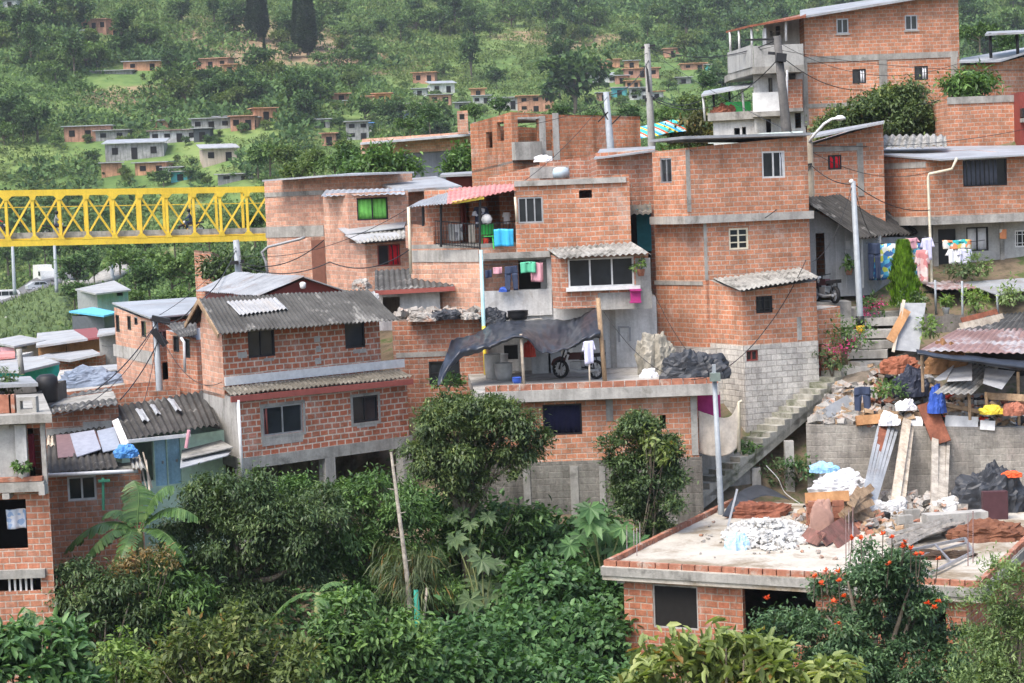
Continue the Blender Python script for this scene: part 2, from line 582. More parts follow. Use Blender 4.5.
CTRL = [
    # camera's own side and the ravine
    (0, -8, -7), (-30, -5, -8), (30, -5, -7), (0, 8, -10.5), (-25, 12, -13), (25, 12, -11), (0, 22, -14), (-22, 28, -17), (22, 26, -12.5),
    (-28, 40, -17), (-14, 42, -17), (-5, 44, -15.6), (2, 46, -14), (8, 44, -13.2), (14, 42, -12.6), (24, 42, -12),
    (-18, 50, -15.5), (-10, 52, -14.6), (-4, 52, -13.2), (1, 53, -12.0), (5, 52, -12.1), (11, 50, -12.2), (16, 50, -12.0), (26, 52, -10),
    (-20, 56, -13.5), (-12, 57, -12.5), (-6, 57.5, -11.4), (-1, 59, -10.2), (4, 59, -10.0), (8, 58, -11.0), (14, 59, -11),
    # terraces of the settlement
    (-24, 62, -11.8), (-14, 63, -11), (-8, 63.5, -9.6), (-3, 63, -8.2), (2, 64, -7.2), (5.5, 64.5, -7.4), (7.6, 61.4, -10.2), (9.3, 62.2, -9.9), (12, 61.5, -9.9), (10.2, 66.3, -7.2), (13, 66, -6.8), (17, 65.5, -6.8), (24, 64, -6.2),
    (-22, 72, -10), (-13, 72, -8.4), (-7, 71, -6.2), (0, 72, -4.2), (6, 72, -4.2), (10.3, 68, -5.0), (13.5, 68, -4.8), (18, 68, -4.6), (25, 70, -3.2),
    (11, 71, -3.6), (15, 73, -3.2), (20, 73, -3.2),
    (-24, 84, -10), (-14, 84, -8.2), (-8, 82, -4.4), (-2, 84, -1.5), (4, 84, -.8), (10, 80, .2), (16, 80, 1.0), (24, 80, 2.2),
    (-30, 100, -10.8), (-17, 100, -9.4), (-8, 100, -4.5), (0, 100, 0.2), (8, 98, 1.6), (16, 96, 3.2), (26, 94, 5.0),
    (-38, 130, -12.5), (-22, 130, -11.0), (-10, 130, -5.5), (2, 130, -1.5), (14, 130, 1.5), (34, 130, 5.5),
    (-55, 180, -14), (-34, 180, -12.5), (-16, 180, -8), (2, 180, -4.5), (24, 180, -1), (50, 180, 4),
    (-80, 240, -15), (-50, 240, -14), (-24, 240, -9), (4, 240, -5), (36, 240, -2), (66, 240, 5),
    (-95, 296, -15.2), (-72, 300, -14.6), (-60, 305, -13.2), (-40, 300, -9), (-10, 300, -3), (30, 300, 1), (80, 300, 8),
    T(20, 262, 330), T(120, 250, 325), T(20, 215, 350), T(110, 215, 345), T(215, 200, 340), T(60, 170, 365), T(170, 165, 365), T(270, 172, 350),
    T(350, 150, 360), T(470, 148, 365), T(20, 120, 405), T(120, 118, 400), T(230, 118, 400), T(330, 112, 400), T(430, 118, 405), T(540, 112, 420), T(640, 112, 430), T(760, 112, 430), T(950, 105, 420),
    T(20, 60, 460), T(130, 65, 470), T(230, 70, 480), T(320, 75, 490), T(430, 78, 500), T(540, 72, 520), T(660, 66, 520), T(780, 60, 520), T(980, 50, 500),
    T(10, 10, 530), T(120, 10, 560), T(240, 10, 590), T(360, 15, 620), T(480, 15, 640), T(620, 10, 650), T(760, 5, 640), T(980, 0, 620),
    T(0, -60, 640), T(250, -70, 740), T(500, -70, 780), T(760, -70, 780), T(1020, -70, 760),
    T(-120, 60, 450), T(1150, 40, 500), T(-120, 200, 350), T(1150, 120, 400),
    (-300, 900, 190), (0, 950, 190), (300, 950, 190),
]
_c = np.array(CTRL, dtype=float)


def _warp(x, y):
    y = np.asarray(y, float); x = np.asarray(x, float)
    yy = np.maximum(y, -30)
    return 100 * x / (yy + 60), 130 * np.log1p(yy / 60)


def _kern(r):
    return r ** 2 * np.log(np.maximum(r, 1e-6)) * 1e-2


_p, _q = _warp(_c[:, 0], _c[:, 1])
_n = len(_c)
_A = np.zeros((_n + 3, _n + 3))
_A[:_n, :_n] = _kern(np.hypot(_p[:, None] - _p, _q[:, None] - _q)) + np.eye(_n) * 1e-1
_A[:_n, _n:] = np.c_[np.ones(_n), _p, _q]
_A[_n:, :_n] = _A[:_n, _n:].T
_w = np.linalg.solve(_A, np.r_[_c[:, 2], 0, 0, 0])


def vnoise(x, y, s, seed=0):
    """cheap smooth 2-D value noise, vectorised, -1..1"""
    x = np.asarray(x) / s; y = np.asarray(y) / s
    xi, yi = np.floor(x).astype(int), np.floor(y).astype(int)
    fx, fy = x - xi, y - yi
    fx, fy = fx * fx * (3 - 2 * fx), fy * fy * (3 - 2 * fy)

    def h(i, j):
        k = np.sin(i * 127.1 + j * 311.7 + seed * 74.7) * 43758.5453
        return (k - np.floor(k)) * 2 - 1
    return (h(xi, yi) * (1 - fx) + h(xi + 1, yi) * fx) * (1 - fy) + (h(xi, yi + 1) * (1 - fx) + h(xi + 1, yi + 1) * fx) * fy


def terr(x, y):
    p, q = _warp(x, y)
    sh = np.shape(p)
    p, q = np.ravel(p), np.ravel(q)
    out = np.empty(len(p))
    for i in range(0, len(p), 20000):
        s = slice(i, i + 20000)
        r = np.hypot(p[s, None] - _p, q[s, None] - _q)
        out[s] = _kern(r) @ _w[:_n] + _w[_n] + _w[_n + 1] * p[s] + _w[_n + 2] * q[s]
    out = out.reshape(sh)
    x, y = np.asarray(x, float), np.asarray(y, float)
    far = np.clip((y - 200) / 200, 0, 1)
    return out + far * (vnoise(x, y, 38, 1) * 2.2 + vnoise(x, y, 15, 2) * .9) + .08 * vnoise(x, y, 3, 3)


def gz(x, y):
    return float(terr(np.array([x]), np.array([y]))[0])


def gp(px, py, Y):
    """ground point under pixel column at depth Y"""
    p = P(px, py, Y)
    return V(p.x, p.y, gz(p.x, p.y))


def ground_hit(px, py, y0=30, y1=900):
    ys = np.linspace(y0, y1, 1500)
    d = ray(px, py)
    xs, zs = d.x / d.y * ys, d.z / d.y * ys
    t = terr(xs, ys)
    k = np.where(t > zs)[0]
    k = k[0] if len(k) else len(ys) - 1
    return V(xs[k], ys[k], t[k])


def build_ground():
    ys = np.r_[np.arange(-8, 40, 2.0), np.arange(40, 110, .8), 110 * np.exp(np.linspace(0, math.log(1100 / 110), 190))]
    us = np.linspace(-1, 1, 200)
    X = us[None, :] * (ys[:, None] * .42 + 45)
    Y = np.repeat(ys[:, None], len(us), 1)
    Z = terr(X, Y)
    nr, nc = X.shape
    idx = np.arange(nr * nc).reshape(nr, nc)
    f = np.c_[idx[:-1, :-1].ravel(), idx[:-1, 1:].ravel(), idx[1:, 1:].ravel(), idx[1:, :-1].ravel()]
    def spot(px, py, r):
        c = ground_hit(px, py, 240)
        d = t.new('VectorMath', operation='DISTANCE')
        t.l.new(pos, d.inputs[0]); d.inputs[1].default_value = c
        return t.math('SUBTRACT', t.math('ADD', 1.0, t.math('MULTIPLY', t.math('SUBTRACT', t.noise(pos, .06, 6, .7), .5), 1.6)), t.math('DIVIDE', d.outputs['Value'], r))
    t = NT('ground_soil_and_grass')
    pos = t.new('NewGeometry').outputs['Position']
    n1 = t.noise(pos, .035, 8, .62)
    n2 = t.noise(pos, .4, 6, .7)
    grass = t.ramp(t.math('ADD', t.math('MULTIPLY', n1, .6), t.math('MULTIPLY', n2, .4)),
                   [(.36, (.055, .105, .034)), (.5, (.11, .175, .053)), (.64, (.19, .245, .082))])
    soil = t.ramp(t.noise(pos, .6, 6, .7), [(.35, (.24, .15, .10)), (.65, (.30, .24, .14))])
    n3 = t.noise(pos, .03, 7, .66)
    col = t.mix(t.ramp(n3, [(.60, 0), (.66, .85)]), grass, soil)
    for a in ((300, 40, 42), (335, 55, 30), (265, 50, 30), (220, 60, 22), (130, 100, 14), (180, 108, 14), (560, 38, 22)):
        col = t.mix(t.ramp(spot(*a), [(.1, 0), (.35, .9)]), col, soil)
    # bare trodden earth among the houses
    sep = t.new('SeparateXYZ'); t.l.new(pos, sep.inputs[0])
    near = t.ramp(t.math('DIVIDE', sep.outputs[1], 200.0), [(.42, 1), (.56, 0)])
    earth = t.ramp(t.noise(pos, 1.1, 7, .7), [(.36, (.09, .075, .05)), (.5, (.17, .13, .09)), (.6, (.07, .095, .035))])
    col = t.mix(near, col, earth)
    m = t.done(t.principled(col, .95, n2, .5, .1, spec=.1))
    o = np_obj('ground', np.c_[X.ravel(), Y.ravel(), Z.ravel()], f, m, smooth=True)
    o['kind'] = 'structure'
    return o


# ------------------------------------------------------------------ houses
class House:
    def __init__(s, name, label, chain, zb, depth=5.0, mat=None, cat='house', group=None, wmats=None, backrise=0.0, cap=True, capmat=None, back=None, root=None):
        s.top = [c.copy() if isinstance(c, Vector) else P(*c) for c in chain]
        n = len(s.top)
        if back is not None:
            s.top += [c.copy() if isinstance(c, Vector) else P(*c) for c in back]
        elif n == 2:
            d = s.top[1] - s.top[0]
            nn = V(-d.y, d.x, 0).normalized()
            s.top += [s.top[1] + nn * depth + V(0, 0, backrise), s.top[0] + nn * depth + V(0, 0, backrise)]
        elif n == 3:
            b = s.top[0] + s.top[2] - s.top[1]
            s.top += [b]
        s.n = len(s.top)
        s.zb = zb if not isinstance(zb, tuple) else P(zb[0], zb[1], zb[2] if len(zb) > 2 else s.top[1].y).z
        c = sum((V(p.x, p.y, 0) for p in s.top), V(0, 0, 0)) / s.n
        s.root = root or thing(name, label, cat, V(c.x, c.y, s.zb), group)
        s.mat = mat or BRICK_A
        s.wm = wmats or {}
        s.holes = {i: [] for i in range(s.n)}
        s.cap, s.capmat = cap, capmat or CONC

    def ab(s, i):
        return s.top[i], s.top[(i + 1) % s.n]

    def frame(s, i):
        a, b = s.ab(i)
        t = V(b.x - a.x, b.y - a.y, 0)
        L = t.length
        t = t / L
        return a, b, t, V(t.y, -t.x, 0), L

    def uz(s, i, px, py):
        a, b, t, n, L = s.frame(i)
        d = ray(px, py)
        k = (a.x * n.x + a.y * n.y) / (d.x * n.x + d.y * n.y)
        p = d * k
        return (p - a).dot(t), p.z

    def rect(s, i, r):
        x0, y0, x1, y1 = r
        xm, ym = (x0 + x1) / 2, (y0 + y1) / 2
        u0, u1 = s.uz(i, x0, ym)[0], s.uz(i, x1, ym)[0]
        z1, z0 = s.uz(i, xm, y0)[1], s.uz(i, xm, y1)[1]
        return u0, u1, z0, z1

    def pt(s, i, u, z, out=0.0):
        a, b, t, n, L = s.frame(i)
        return V(a.x, a.y, 0) + t * u + V(0, 0, z) + n * out

    def obox(s, mb, i, u0, u1, z0, z1, o0, o1):
        lo = [s.pt(i, u0, z0, o1), s.pt(i, u1, z0, o1), s.pt(i, u1, z0, o0), s.pt(i, u0, z0, o0)]
        hi = [p + V(0, 0, z1 - z0) for p in lo]
        return mb.hexa(lo, hi)

    def hole(s, i, r):
        s.holes[i].append(r)

    def band(s, i, r, mat=None, name='concrete_band', proud=.035, px=True, inset=.02):
        q = s.rect(i, r) if px else r
        mb = MB()
        s.obox(mb, i, *q, -inset, proud)
        return mb.build(name, mat or CONC, s.root)

    def window(s, i, r, frame=None, mull=1, hbar=0, bars=0, curtain=None, pane=None, fw=.05, px=True, name='window', sill=False, gap=None, label=None, surround=None):
        q = s.rect(i, r) if px else r
        u0, u1, z0, z1 = q
        s.hole(i, q)
        fm = frame or GREYM
        mb = MB()
        for a, b, c, d in ((u0, u0 + fw, z0, z1), (u1 - fw, u1, z0, z1), (u0 + fw, u1 - fw, z0, z0 + fw), (u0 + fw, u1 - fw, z1 - fw, z1)):
            s.obox(mb, i, a, b, c, d, -.10, -.02)
        for k in range(mull):
            u = u0 + (u1 - u0) * (k + 1) / (mull + 1)
            s.obox(mb, i, u - fw * .45, u + fw * .45, z0 + fw, z1 - fw, -.09, -.03)
        for k in range(hbar):
            z = z0 + (z1 - z0) * (k + 1) / (hbar + 1)
            s.obox(mb, i, u0 + fw, u1 - fw, z - .02, z + .02, -.085, -.035)
        w = mb.build(name, fm, s.root)
        if label:
            w['label'] = label
        if bars:
            g = MB()
            for k in range(bars):
                u = u0 + (u1 - u0) * (k + .5) / bars
                g.bar(s.pt(i, u, z0 + .02, .015), s.pt(i, u, z1 - .02, .015), .022)
            for zz in (z0 + (z1 - z0) * .25, z0 + (z1 - z0) * .75):
                g.bar(s.pt(i, u0 - .03, zz, .03), s.pt(i, u1 + .03, zz, .03), .022)
            g.build('grille', fm if frame else BLACK, w)
        if curtain is None or gap is not None:
            p = MB()
            s.obox(p, i, u0 + fw * .5, u1 - fw * .5, z0 + fw * .5, z1 - fw * .5, -.075, -.065)
            p.build('pane', pane or GLASS, w)
        if curtain is not None:
            a0, a1 = (0, 1) if gap is None else gap
            cu0, cu1 = u0 + fw * .6 + (u1 - u0) * a0, u0 + (u1 - u0) * a1 - fw * .6
            nn = max(8, int((cu1 - cu0) / .03))
            off = -.12 if gap is None else -.058
            G = [[s.pt(i, cu0 + (cu1 - cu0) * k / nn, z0 + fw * .6 + (z1 - z0 - fw * 1.2) * r, off + .014 * math.sin(k * 1.1 + r) + .007 * math.sin(k * 2.3)) for k in range(nn + 1)] for r in (0, .5, 1)]
            MB().grid(G, .004).build('curtain', curtain, w, smooth=True)
        if sill:
            b = MB()
            s.obox(b, i, u0 - .06, u1 + .06, z0 - .07, z0 - .003, -.08, .06)
            b.build('sill', CONCL, w)
        if surround:
            b = MB()
            e = .09
            for a0, a1, c0, c1 in ((u0 - e, u0 - .002, z0 - e, z1 + e), (u1 + .002, u1 + e, z0 - e, z1 + e), (u0, u1, z1 + .002, z1 + e), (u0, u1, z0 - e, z0 - .002)):
                s.obox(b, i, a0, a1, c0, c1, -.05, .012)
            b.build('surround', surround, w)
        return w

    def opening(s, i, r, px=True):
        q = s.rect(i, r) if px else r
        s.hole(i, q)
        return q

    def door(s, i, r, mat, px=True, panels=True, handle=True):
        q = s.rect(i, r) if px else r
        u0, u1, z0, z1 = q
        s.hole(i, q)
        mb = MB()
        s.obox(mb, i, u0 + .004, u1 - .004, z0, z1 - .004, -.11, -.06)
        if panels:
            for (a, b) in ((.08, .46), (.54, .92)):
                s.obox(mb, i, u0 + (u1 - u0) * .15, u0 + (u1 - u0) * .85, z0 + (z1 - z0) * a, z0 + (z1 - z0) * b, -.06, -.045)
        d = mb.build('door', mat, s.root)
        if handle:
            h = MB()
            s.obox(h, i, u1 - .14, u1 - .09, z0 + (z1 - z0) * .46, z0 + (z1 - z0) * .52, -.06, -.015)
            h.build('handle', STEEL, d)
        return d

    def finish(s):
        by = {}
        for i in range(s.n):
            a, b, t, n, L = s.frame(i)
            hs = []
            for (u0, u1, z0, z1) in s.holes[i]:
                u0, u1 = max(.03, u0), min(L - .03, u1)
                zt = min(a.z + (b.z - a.z) * u0 / L, a.z + (b.z - a.z) * u1 / L) - .03
                hs.append((u0, u1, max(z0, s.zb + .01), min(z1, zt)))
            mb = by.setdefault(s.wm.get(i, s.mat).name, (s.wm.get(i, s.mat), MB()))[1]
            us = sorted({0, L} | {h[0] for h in hs} | {h[1] for h in hs})
            zs = sorted({s.zb} | {h[2] for h in hs} | {h[3] for h in hs})

            def top(u):
                return a.z + (b.z - a.z) * u / L
            for k in range(len(us) - 1):
                c0, c1 = us[k], us[k + 1]
                if c1 - c0 < 1e-4:
                    continue
                zl = zs + [None]
                for m in range(len(zl) - 1):
                    y0, y1 = zl[m], zl[m + 1]
                    um = (c0 + c1) / 2
                    zm = (y0 + y1) / 2 if y1 is not None else y0 + .001
                    if y1 is not None and any(h[0] < um < h[1] and h[2] < zm < h[3] for h in hs):
                        continue
                    mb.quad(s.pt(i, c0, y0), s.pt(i, c1, y0), s.pt(i, c1, y1 if y1 is not None else top(c1)), s.pt(i, c0, y1 if y1 is not None else top(c0)))
            for (u0, u1, z0, z1) in hs:
                d = -.17
                mb.quad(s.pt(i, u0, z0), s.pt(i, u0, z1), s.pt(i, u0, z1, d), s.pt(i, u0, z0, d))
                mb.quad(s.pt(i, u1, z1), s.pt(i, u1, z0), s.pt(i, u1, z0, d), s.pt(i, u1, z1, d))
                mb.quad(s.pt(i, u0, z1), s.pt(i, u1, z1), s.pt(i, u1, z1, d), s.pt(i, u0, z1, d))
                mb.quad(s.pt(i, u1, z0), s.pt(i, u0, z0), s.pt(i, u0, z0, d), s.pt(i, u1, z0, d))
        for m, mb in by.values():
            mb.build('wall', m, s.root)
        if s.cap:
            mb = MB()
            c = sum(s.top, V(0, 0, 0)) / s.n
            ins = [p + (c - p) * .01 - V(0, 0, .01) for p in s.top]
            mb.hexa([p - V(0, 0, .08) for p in ins], ins)
            mb.build('ceiling_slab', s.capmat, s.root)
        return s.root


def corr(parent, name, a, b, c, d, mat, pitch=.2, amp=.028, sheet=0.0, jit=0.0, th=.012, nv=3, org=None, lift=.012, skip=(), sag=0.0):
    """corrugated roof: a,b = upper edge left,right; d,c = lower edge left,right (waves run down the slope)."""
    a, b, c, d = (Vector(q) for q in (a, b, c, d))
    L = max((b - a).length, (c - d).length)
    nrm = (b - a).cross(a - d).normalized()
    if nrm.z < 0:
        nrm = -nrm
    r = random.Random(int(abs(a.x * 37 + a.z * 91) * 10))
    ns = max(1, int(round(L / sheet))) if sheet else 1
    mb = MB()
    for k in range(ns):
        if k in skip:
            continue
        f0, f1 = k / ns, min(1, (k + 1) / ns + (.06 / L if ns > 1 and k < ns - 1 else 0))
        w = (f1 - f0) * L
        nu = max(6, int(w / pitch * 6))
        e1 = 1 + r.uniform(-jit, jit)
        e0 = r.uniform(-jit, jit) * .4
        lf = lift * (k % 2) + r.uniform(0, lift * .5)
        G = []
        for j in range(nv + 1):
            v = e0 + (e1 - e0) * j / nv
            row = []
            for i in range(nu + 1):
                f = f0 + (f1 - f0) * i / nu
                p = (a + (b - a) * f) * (1 - v) + (d + (c - d) * f) * v
                s_ = f * L / pitch * 2 * math.pi
                row.append(p + nrm * (amp * math.sin(s_) + lf - sag * math.sin(math.pi * f) + .012 * math.sin(f * 9 + v * 5 + k)))
            G.append(row)
        mb.grid(G, th)
    return mb.build(name, mat, parent, org=org, smooth=False)


def flat_sheet(name, pts, th, mat, parent=None):
    """thin slab from a quad/polygon of world points, thickness downwards"""
    pts = [Vector(p) for p in pts]
    return MB().hexa([p - V(0, 0, th) for p in pts], pts).build(name, mat, parent)


def cr(p0, p1, p2, p3, t):
    return .5 * ((2 * p1) + (p2 - p0) * t + (2 * p0 - 5 * p1 + 4 * p2 - p3) * t * t + (3 * p1 - p0 - 3 * p2 + p3) * t ** 3)


def net(ctrl, nu, nv, amp=0.0, fs=1.5, seed=0.0):
    """Catmull-Rom surface through ctrl[r][c]; returns grid of points with crumple noise"""
    def line(pts, n):
        out = []
        m = len(pts) - 1
        for k in range(n + 1):
            x = k / n * m
            i = min(int(x), m - 1)
            t = x - i
            g = lambda j: pts[max(0, min(m, j))]
            out.append(cr(g(i - 1), g(i), g(i + 1), g(i + 2), t))
        return out
    rows = [line([Vector(p) for p in r], nu) for r in ctrl]
    cols = [line([rows[r][c] for r in range(len(rows))], nv) for c in range(nu + 1)]
    G = [[cols[c][r] for c in range(nu + 1)] for r in range(nv + 1)]
    if amp:
        for row in G:
            for k, p in enumerate(row):
                q = p * fs + V(seed, seed * 2, 0)
                n = mnoise.noise_vector(q) * .6 + mnoise.noise_vector(q * 2.3) * .4
                rg = 1 - abs(mnoise.noise(q * 1.3 + V(7, 3, 1))) * 2
                pl = abs(mnoise.noise(V(p.x * 3.2 + .6 * p.z, p.y * .5, seed))) + .5 * abs(mnoise.noise(V(p.x * 7.5 - p.z, p.y * .9, seed + 4)))
                row[k] = p + n * amp * .35 + V(0, -.7, .7) * ((abs(rg) * .25 + pl) * amp)
    return G


def cloth(name, label, cat, ctrl, mat, nu=24, nv=16, amp=.03, fs=2.0, group=None, th=.008, seed=0.0):
    o = MB().grid(net(ctrl, nu, nv, amp, fs, seed), th).build(name, mat, smooth=True)
    return tag(o, label, cat, group)


def heap(name, label, cat, c, rx, ry, h, mat, amp=.12, fs=1.5, n=26, rings=10, group=None, kind=None, seed=0.0, fold=0.0):
    """a crumpled mound lying on something: c = base centre"""
    c = Vector(c)
    mb = MB()
    G = []
    n, rings = max(n, 40), max(rings, 18)
    rm = (rx + ry + h) / 3
    for j in range(rings + 1):
        th_ = math.pi / 2 * (j / rings)
        f = math.sin(th_)
        row = []
        for i in range(n + 1):
            a = 2 * math.pi * (i % n) / n
            u = V(math.cos(a) * f, math.sin(a) * f, math.cos(th_))
            lo_ = 1 + .30 * mnoise.noise(u * 1.3 + V(seed, 2, seed)) + .18 * mnoise.noise(u * 3 + V(seed, 7, 1))
            rg = .5 - abs(mnoise.noise(u * 3.4 + V(1, seed, 3))) - .5 * abs(mnoise.noise(u * 7.5 + V(4, seed, 3)))
            k = lo_ * (1 + (.17 * rg + .05 * mnoise.noise(u * 13)) * (1.2 if amp > .02 else 0))
            k *= 1 + (.16 * (.5 - abs(mnoise.noise(V(math.cos(a) * 3.5, math.sin(a) * 3.5, seed + .4 * f))) * 2) * f if amp > .02 else 0)
            p = V(u.x * rx, u.y * ry, (max(u.z, 0) ** .8) * h) * k
            p.z = max(p.z, -.02) if j < rings else -.03
            row.append(c + p)
        G.append(row)
    mb.grid(G[::-1])
    o = mb.build(name, mat, smooth=amp <= .02)
    return tag(o, label, cat, group, kind)


def chunks(name, label, cat, spots, mat, size=(.05, .16), kind='stuff', seed=1, flat=.7):
    """irregular broken pieces at spots [(Vector)]; one object"""
    r = random.Random(seed)
    mb = MB()
    for p in spots:
        s_ = r.uniform(*size)
        M = Matrix.Rotation(r.uniform(0, 6.3), 3, 'Z') @ Matrix.Rotation(r.uniform(-.6, .6), 3, 'X') @ Matrix.Rotation(r.uniform(-.6, .6), 3, 'Y')
        vs = []
        for x in (-1, 1):
            for y in (-1, 1):
                for z in (-1, 1):
                    vs.append(M @ (V(x * r.uniform(.5, 1), y * r.uniform(.5, 1), z * r.uniform(.3, flat)) * s_) + Vector(p))
        mb.add(vs, [(0, 1, 3, 2), (4, 6, 7, 5), (0, 4, 5, 1), (2, 3, 7, 6), (0, 2, 6, 4), (1, 5, 7, 3)])
    o = mb.build(name, mat)
    return tag(o, label, cat, None, kind)


def planks(name, label, cat, ends, mat, w=.2, h=.035, group=None, one=False):
    """loose planks, sticks or bars: each its own object unless they form one thing"""
    def bar(mb, e):
        return mb.bar(e[0], e[1], e[2] if len(e) > 2 else w, h, up=(0, -1, .3))
    if one or len(ends) == 1:
        mb = MB()
        for e in ends:
            bar(mb, e)
        return tag(mb.build(name, mat), label, cat, group)
    for e in ends:
        tag(bar(MB(), e).build(name, mat), label, cat, group or 'set of ' + name.replace('_', ' ') + ' pieces')


def garment(kind, label, cat, a, w, h, mat, group=None, seed=0, name=None):
    """hanging cloth with its top centre at a; faces the viewer"""
    a = Vector(a)
    mb = MB()

    def strip(x0t, x1t, x0b, x1b, z0, z1, nu=8, nv=8, yo=0.0):
        G = []
        for j in range(nv + 1):
            f = j / nv
            row = []
            for i in range(nu + 1):
                g = i / nu
                x = (x0t + (x1t - x0t) * g) * (1 - f) + (x0b + (x1b - x0b) * g) * f
                y = .035 * math.sin(x * 17 + seed) * (.3 + f) + .015 * math.sin(x * 41 + 2 * seed) + yo
                row.append(a + V(x, y, z0 + (z1 - z0) * f + .012 * math.sin(x * 9 + seed)))
            G.append(row)
        mb.grid(G, .012)
    if kind == 'towel':
        strip(-w / 2, w / 2, -w / 2 * .96, w / 2 * .97, 0, -h, 14, 8)
    elif kind == 'trousers':
        strip(-w / 2, w / 2, -w * .52, w * .52, 0, -h * .3)
        strip(-w * .52, -.005, -w * .5, -w * .14, -h * .3, -h, 5, 8, .006)
        strip(.005, w * .52, w * .14, w * .5, -h * .3, -h, 5, 8, .006)
    elif kind == 'shirt':
        strip(-w * .34, w * .34, -w * .33, w * .33, 0, -h)
        strip(-w * .36, -w * .30, -w * .52, -w * .34, -.01, -h * .42, 4, 5, .006)
        strip(w * .30, w * .36, w * .34, w * .52, -.01, -h * .42, 4, 5, .006)
    o = mb.build(name or {'towel': 'hanging_towel', 'trousers': 'hanging_trousers', 'shirt': 'hanging_shirt'}[kind], mat, smooth=True)
    return tag(o, label, cat, group)


def wire(name, label, pts, r=.013, sag=.3, mat=None, group=None, cat='cable', n=16):
    mb = MB()
    for a, b in zip(pts[:-1], pts[1:]):
        a, b = Vector(a), Vector(b)
        mb.tube([a + (b - a) * (k / n) - V(0, 0, sag * 4 * (k / n) * (1 - k / n)) for k in range(n + 1)], r, 5)
    return tag(mb.build(name, mat or BLACK, smooth=True), label, cat, group)


# ------------------------------------------------------------------ foliage
LEAF = (np.array([[0, 0, 0], [.45, .5, .06], [1, 0, -.08], [.45, -.5, .06]]), np.array([[0, 1, 2, 3]]))
BROAD = (np.array([[0, 0, 0], [.25, .42, .05], [.65, .46, .03], [1, 0, -.14], [.65, -.46, .03], [.25, -.42, .05], [.5, 0, 0]]),
         np.array([[0, 6, 2, 1], [6, 3, 2, 2], [0, 5, 4, 6], [6, 4, 3, 3]]))
BROAD = (BROAD[0], np.array([[0, 6, 2, 1], [2, 6, 3, 3], [0, 5, 4, 6], [4, 3, 6, 6]]))
# a clean two-quad broad leaf
BROAD = (np.array([[0, 0, 0], [.3, .45, .07], [.72, .36, .02], [1, 0, -.16], [.72, -.36, .02], [.3, -.45, .07]]), np.array([[0, 3, 2, 1], [0, 5, 4, 3]]))


def leaf_geo(pos, d, n, length, width, tmpl=LEAF):
    """arrays: pos Nx3, d Nx3 leaf direction, n Nx3 approx normal, length N, width N"""
    d = d / np.maximum(np.linalg.norm(d, axis=1, keepdims=True), 1e-6)
    s = np.cross(n, d)
    s /= np.maximum(np.linalg.norm(s, axis=1, keepdims=True), 1e-6)
    n = np.cross(d, s)
    tv, tf = tmpl
    k = len(tv)
    v = (pos[:, None, :] + tv[None, :, 0:1] * d[:, None, :] * length[:, None, None]
         + tv[None, :, 1:2] * s[:, None, :] * width[:, None, None] + tv[None, :, 2:3] * n[:, None, :] * length[:, None, None])
    f = tf[None] + (np.arange(len(pos)) * k)[:, None, None]
    return v.reshape(-1, 3), f.reshape(-1, tf.shape[1])


def unit(n, g=None):
    g = g or rng
    d = g.normal(size=(n, 3))
    return d / np.linalg.norm(d, axis=1, keepdims=True)


def crown_geo(lobes, clumps, per, csize, ll, lw, droop=.35, shell=.55, tmpl=LEAF, g=None, flat=.85, under=-.45, out=.9):
    """lobes: array (x,y,z,r[,rz]) ; leaves gathered in clumps near the lobes' surface"""
    g = g or rng
    lb = np.array([list(l) + [l[3] * flat] if len(l) == 4 else list(l) for l in lobes], float)
    pr = lb[:, 3] ** 2
    w = g.choice(len(lb), size=clumps, p=pr / pr.sum())
    d = unit(clumps * 2, g)
    d = d[d[:, 2] > under][:clumps]
    while len(d) < clumps:
        e = unit(clumps, g); d = np.r_[d, e[e[:, 2] > under]][:clumps]
    rr = (shell + (1 - shell) * g.random(clumps) ** .6) * (1 + .20 * g.normal(size=clumps))
    L = lb[w]
    cc = L[:, :3] + d * rr[:, None] * np.c_[L[:, 3], L[:, 3], L[:, 4]]
    N = clumps * per
    ci = np.repeat(np.arange(clumps), per)
    cs = csize * (.45 + 1.1 * g.random(clumps))
    off = g.normal(size=(N, 3)) * cs[ci][:, None] * .55
    off[:, 2] *= .7
    pos = cc[ci] + off
    dr = d[ci] * out + unit(N, g) * .9
    dr[:, 2] -= droop * (1 + .6 * g.random(N))
    nm = d[ci] * .5 + np.array([0, 0, 1.0]) + unit(N, g) * .55
    k = (.65 + .7 * g.random(N))
    return leaf_geo(pos, dr, nm, ll * k, lw * k, tmpl)


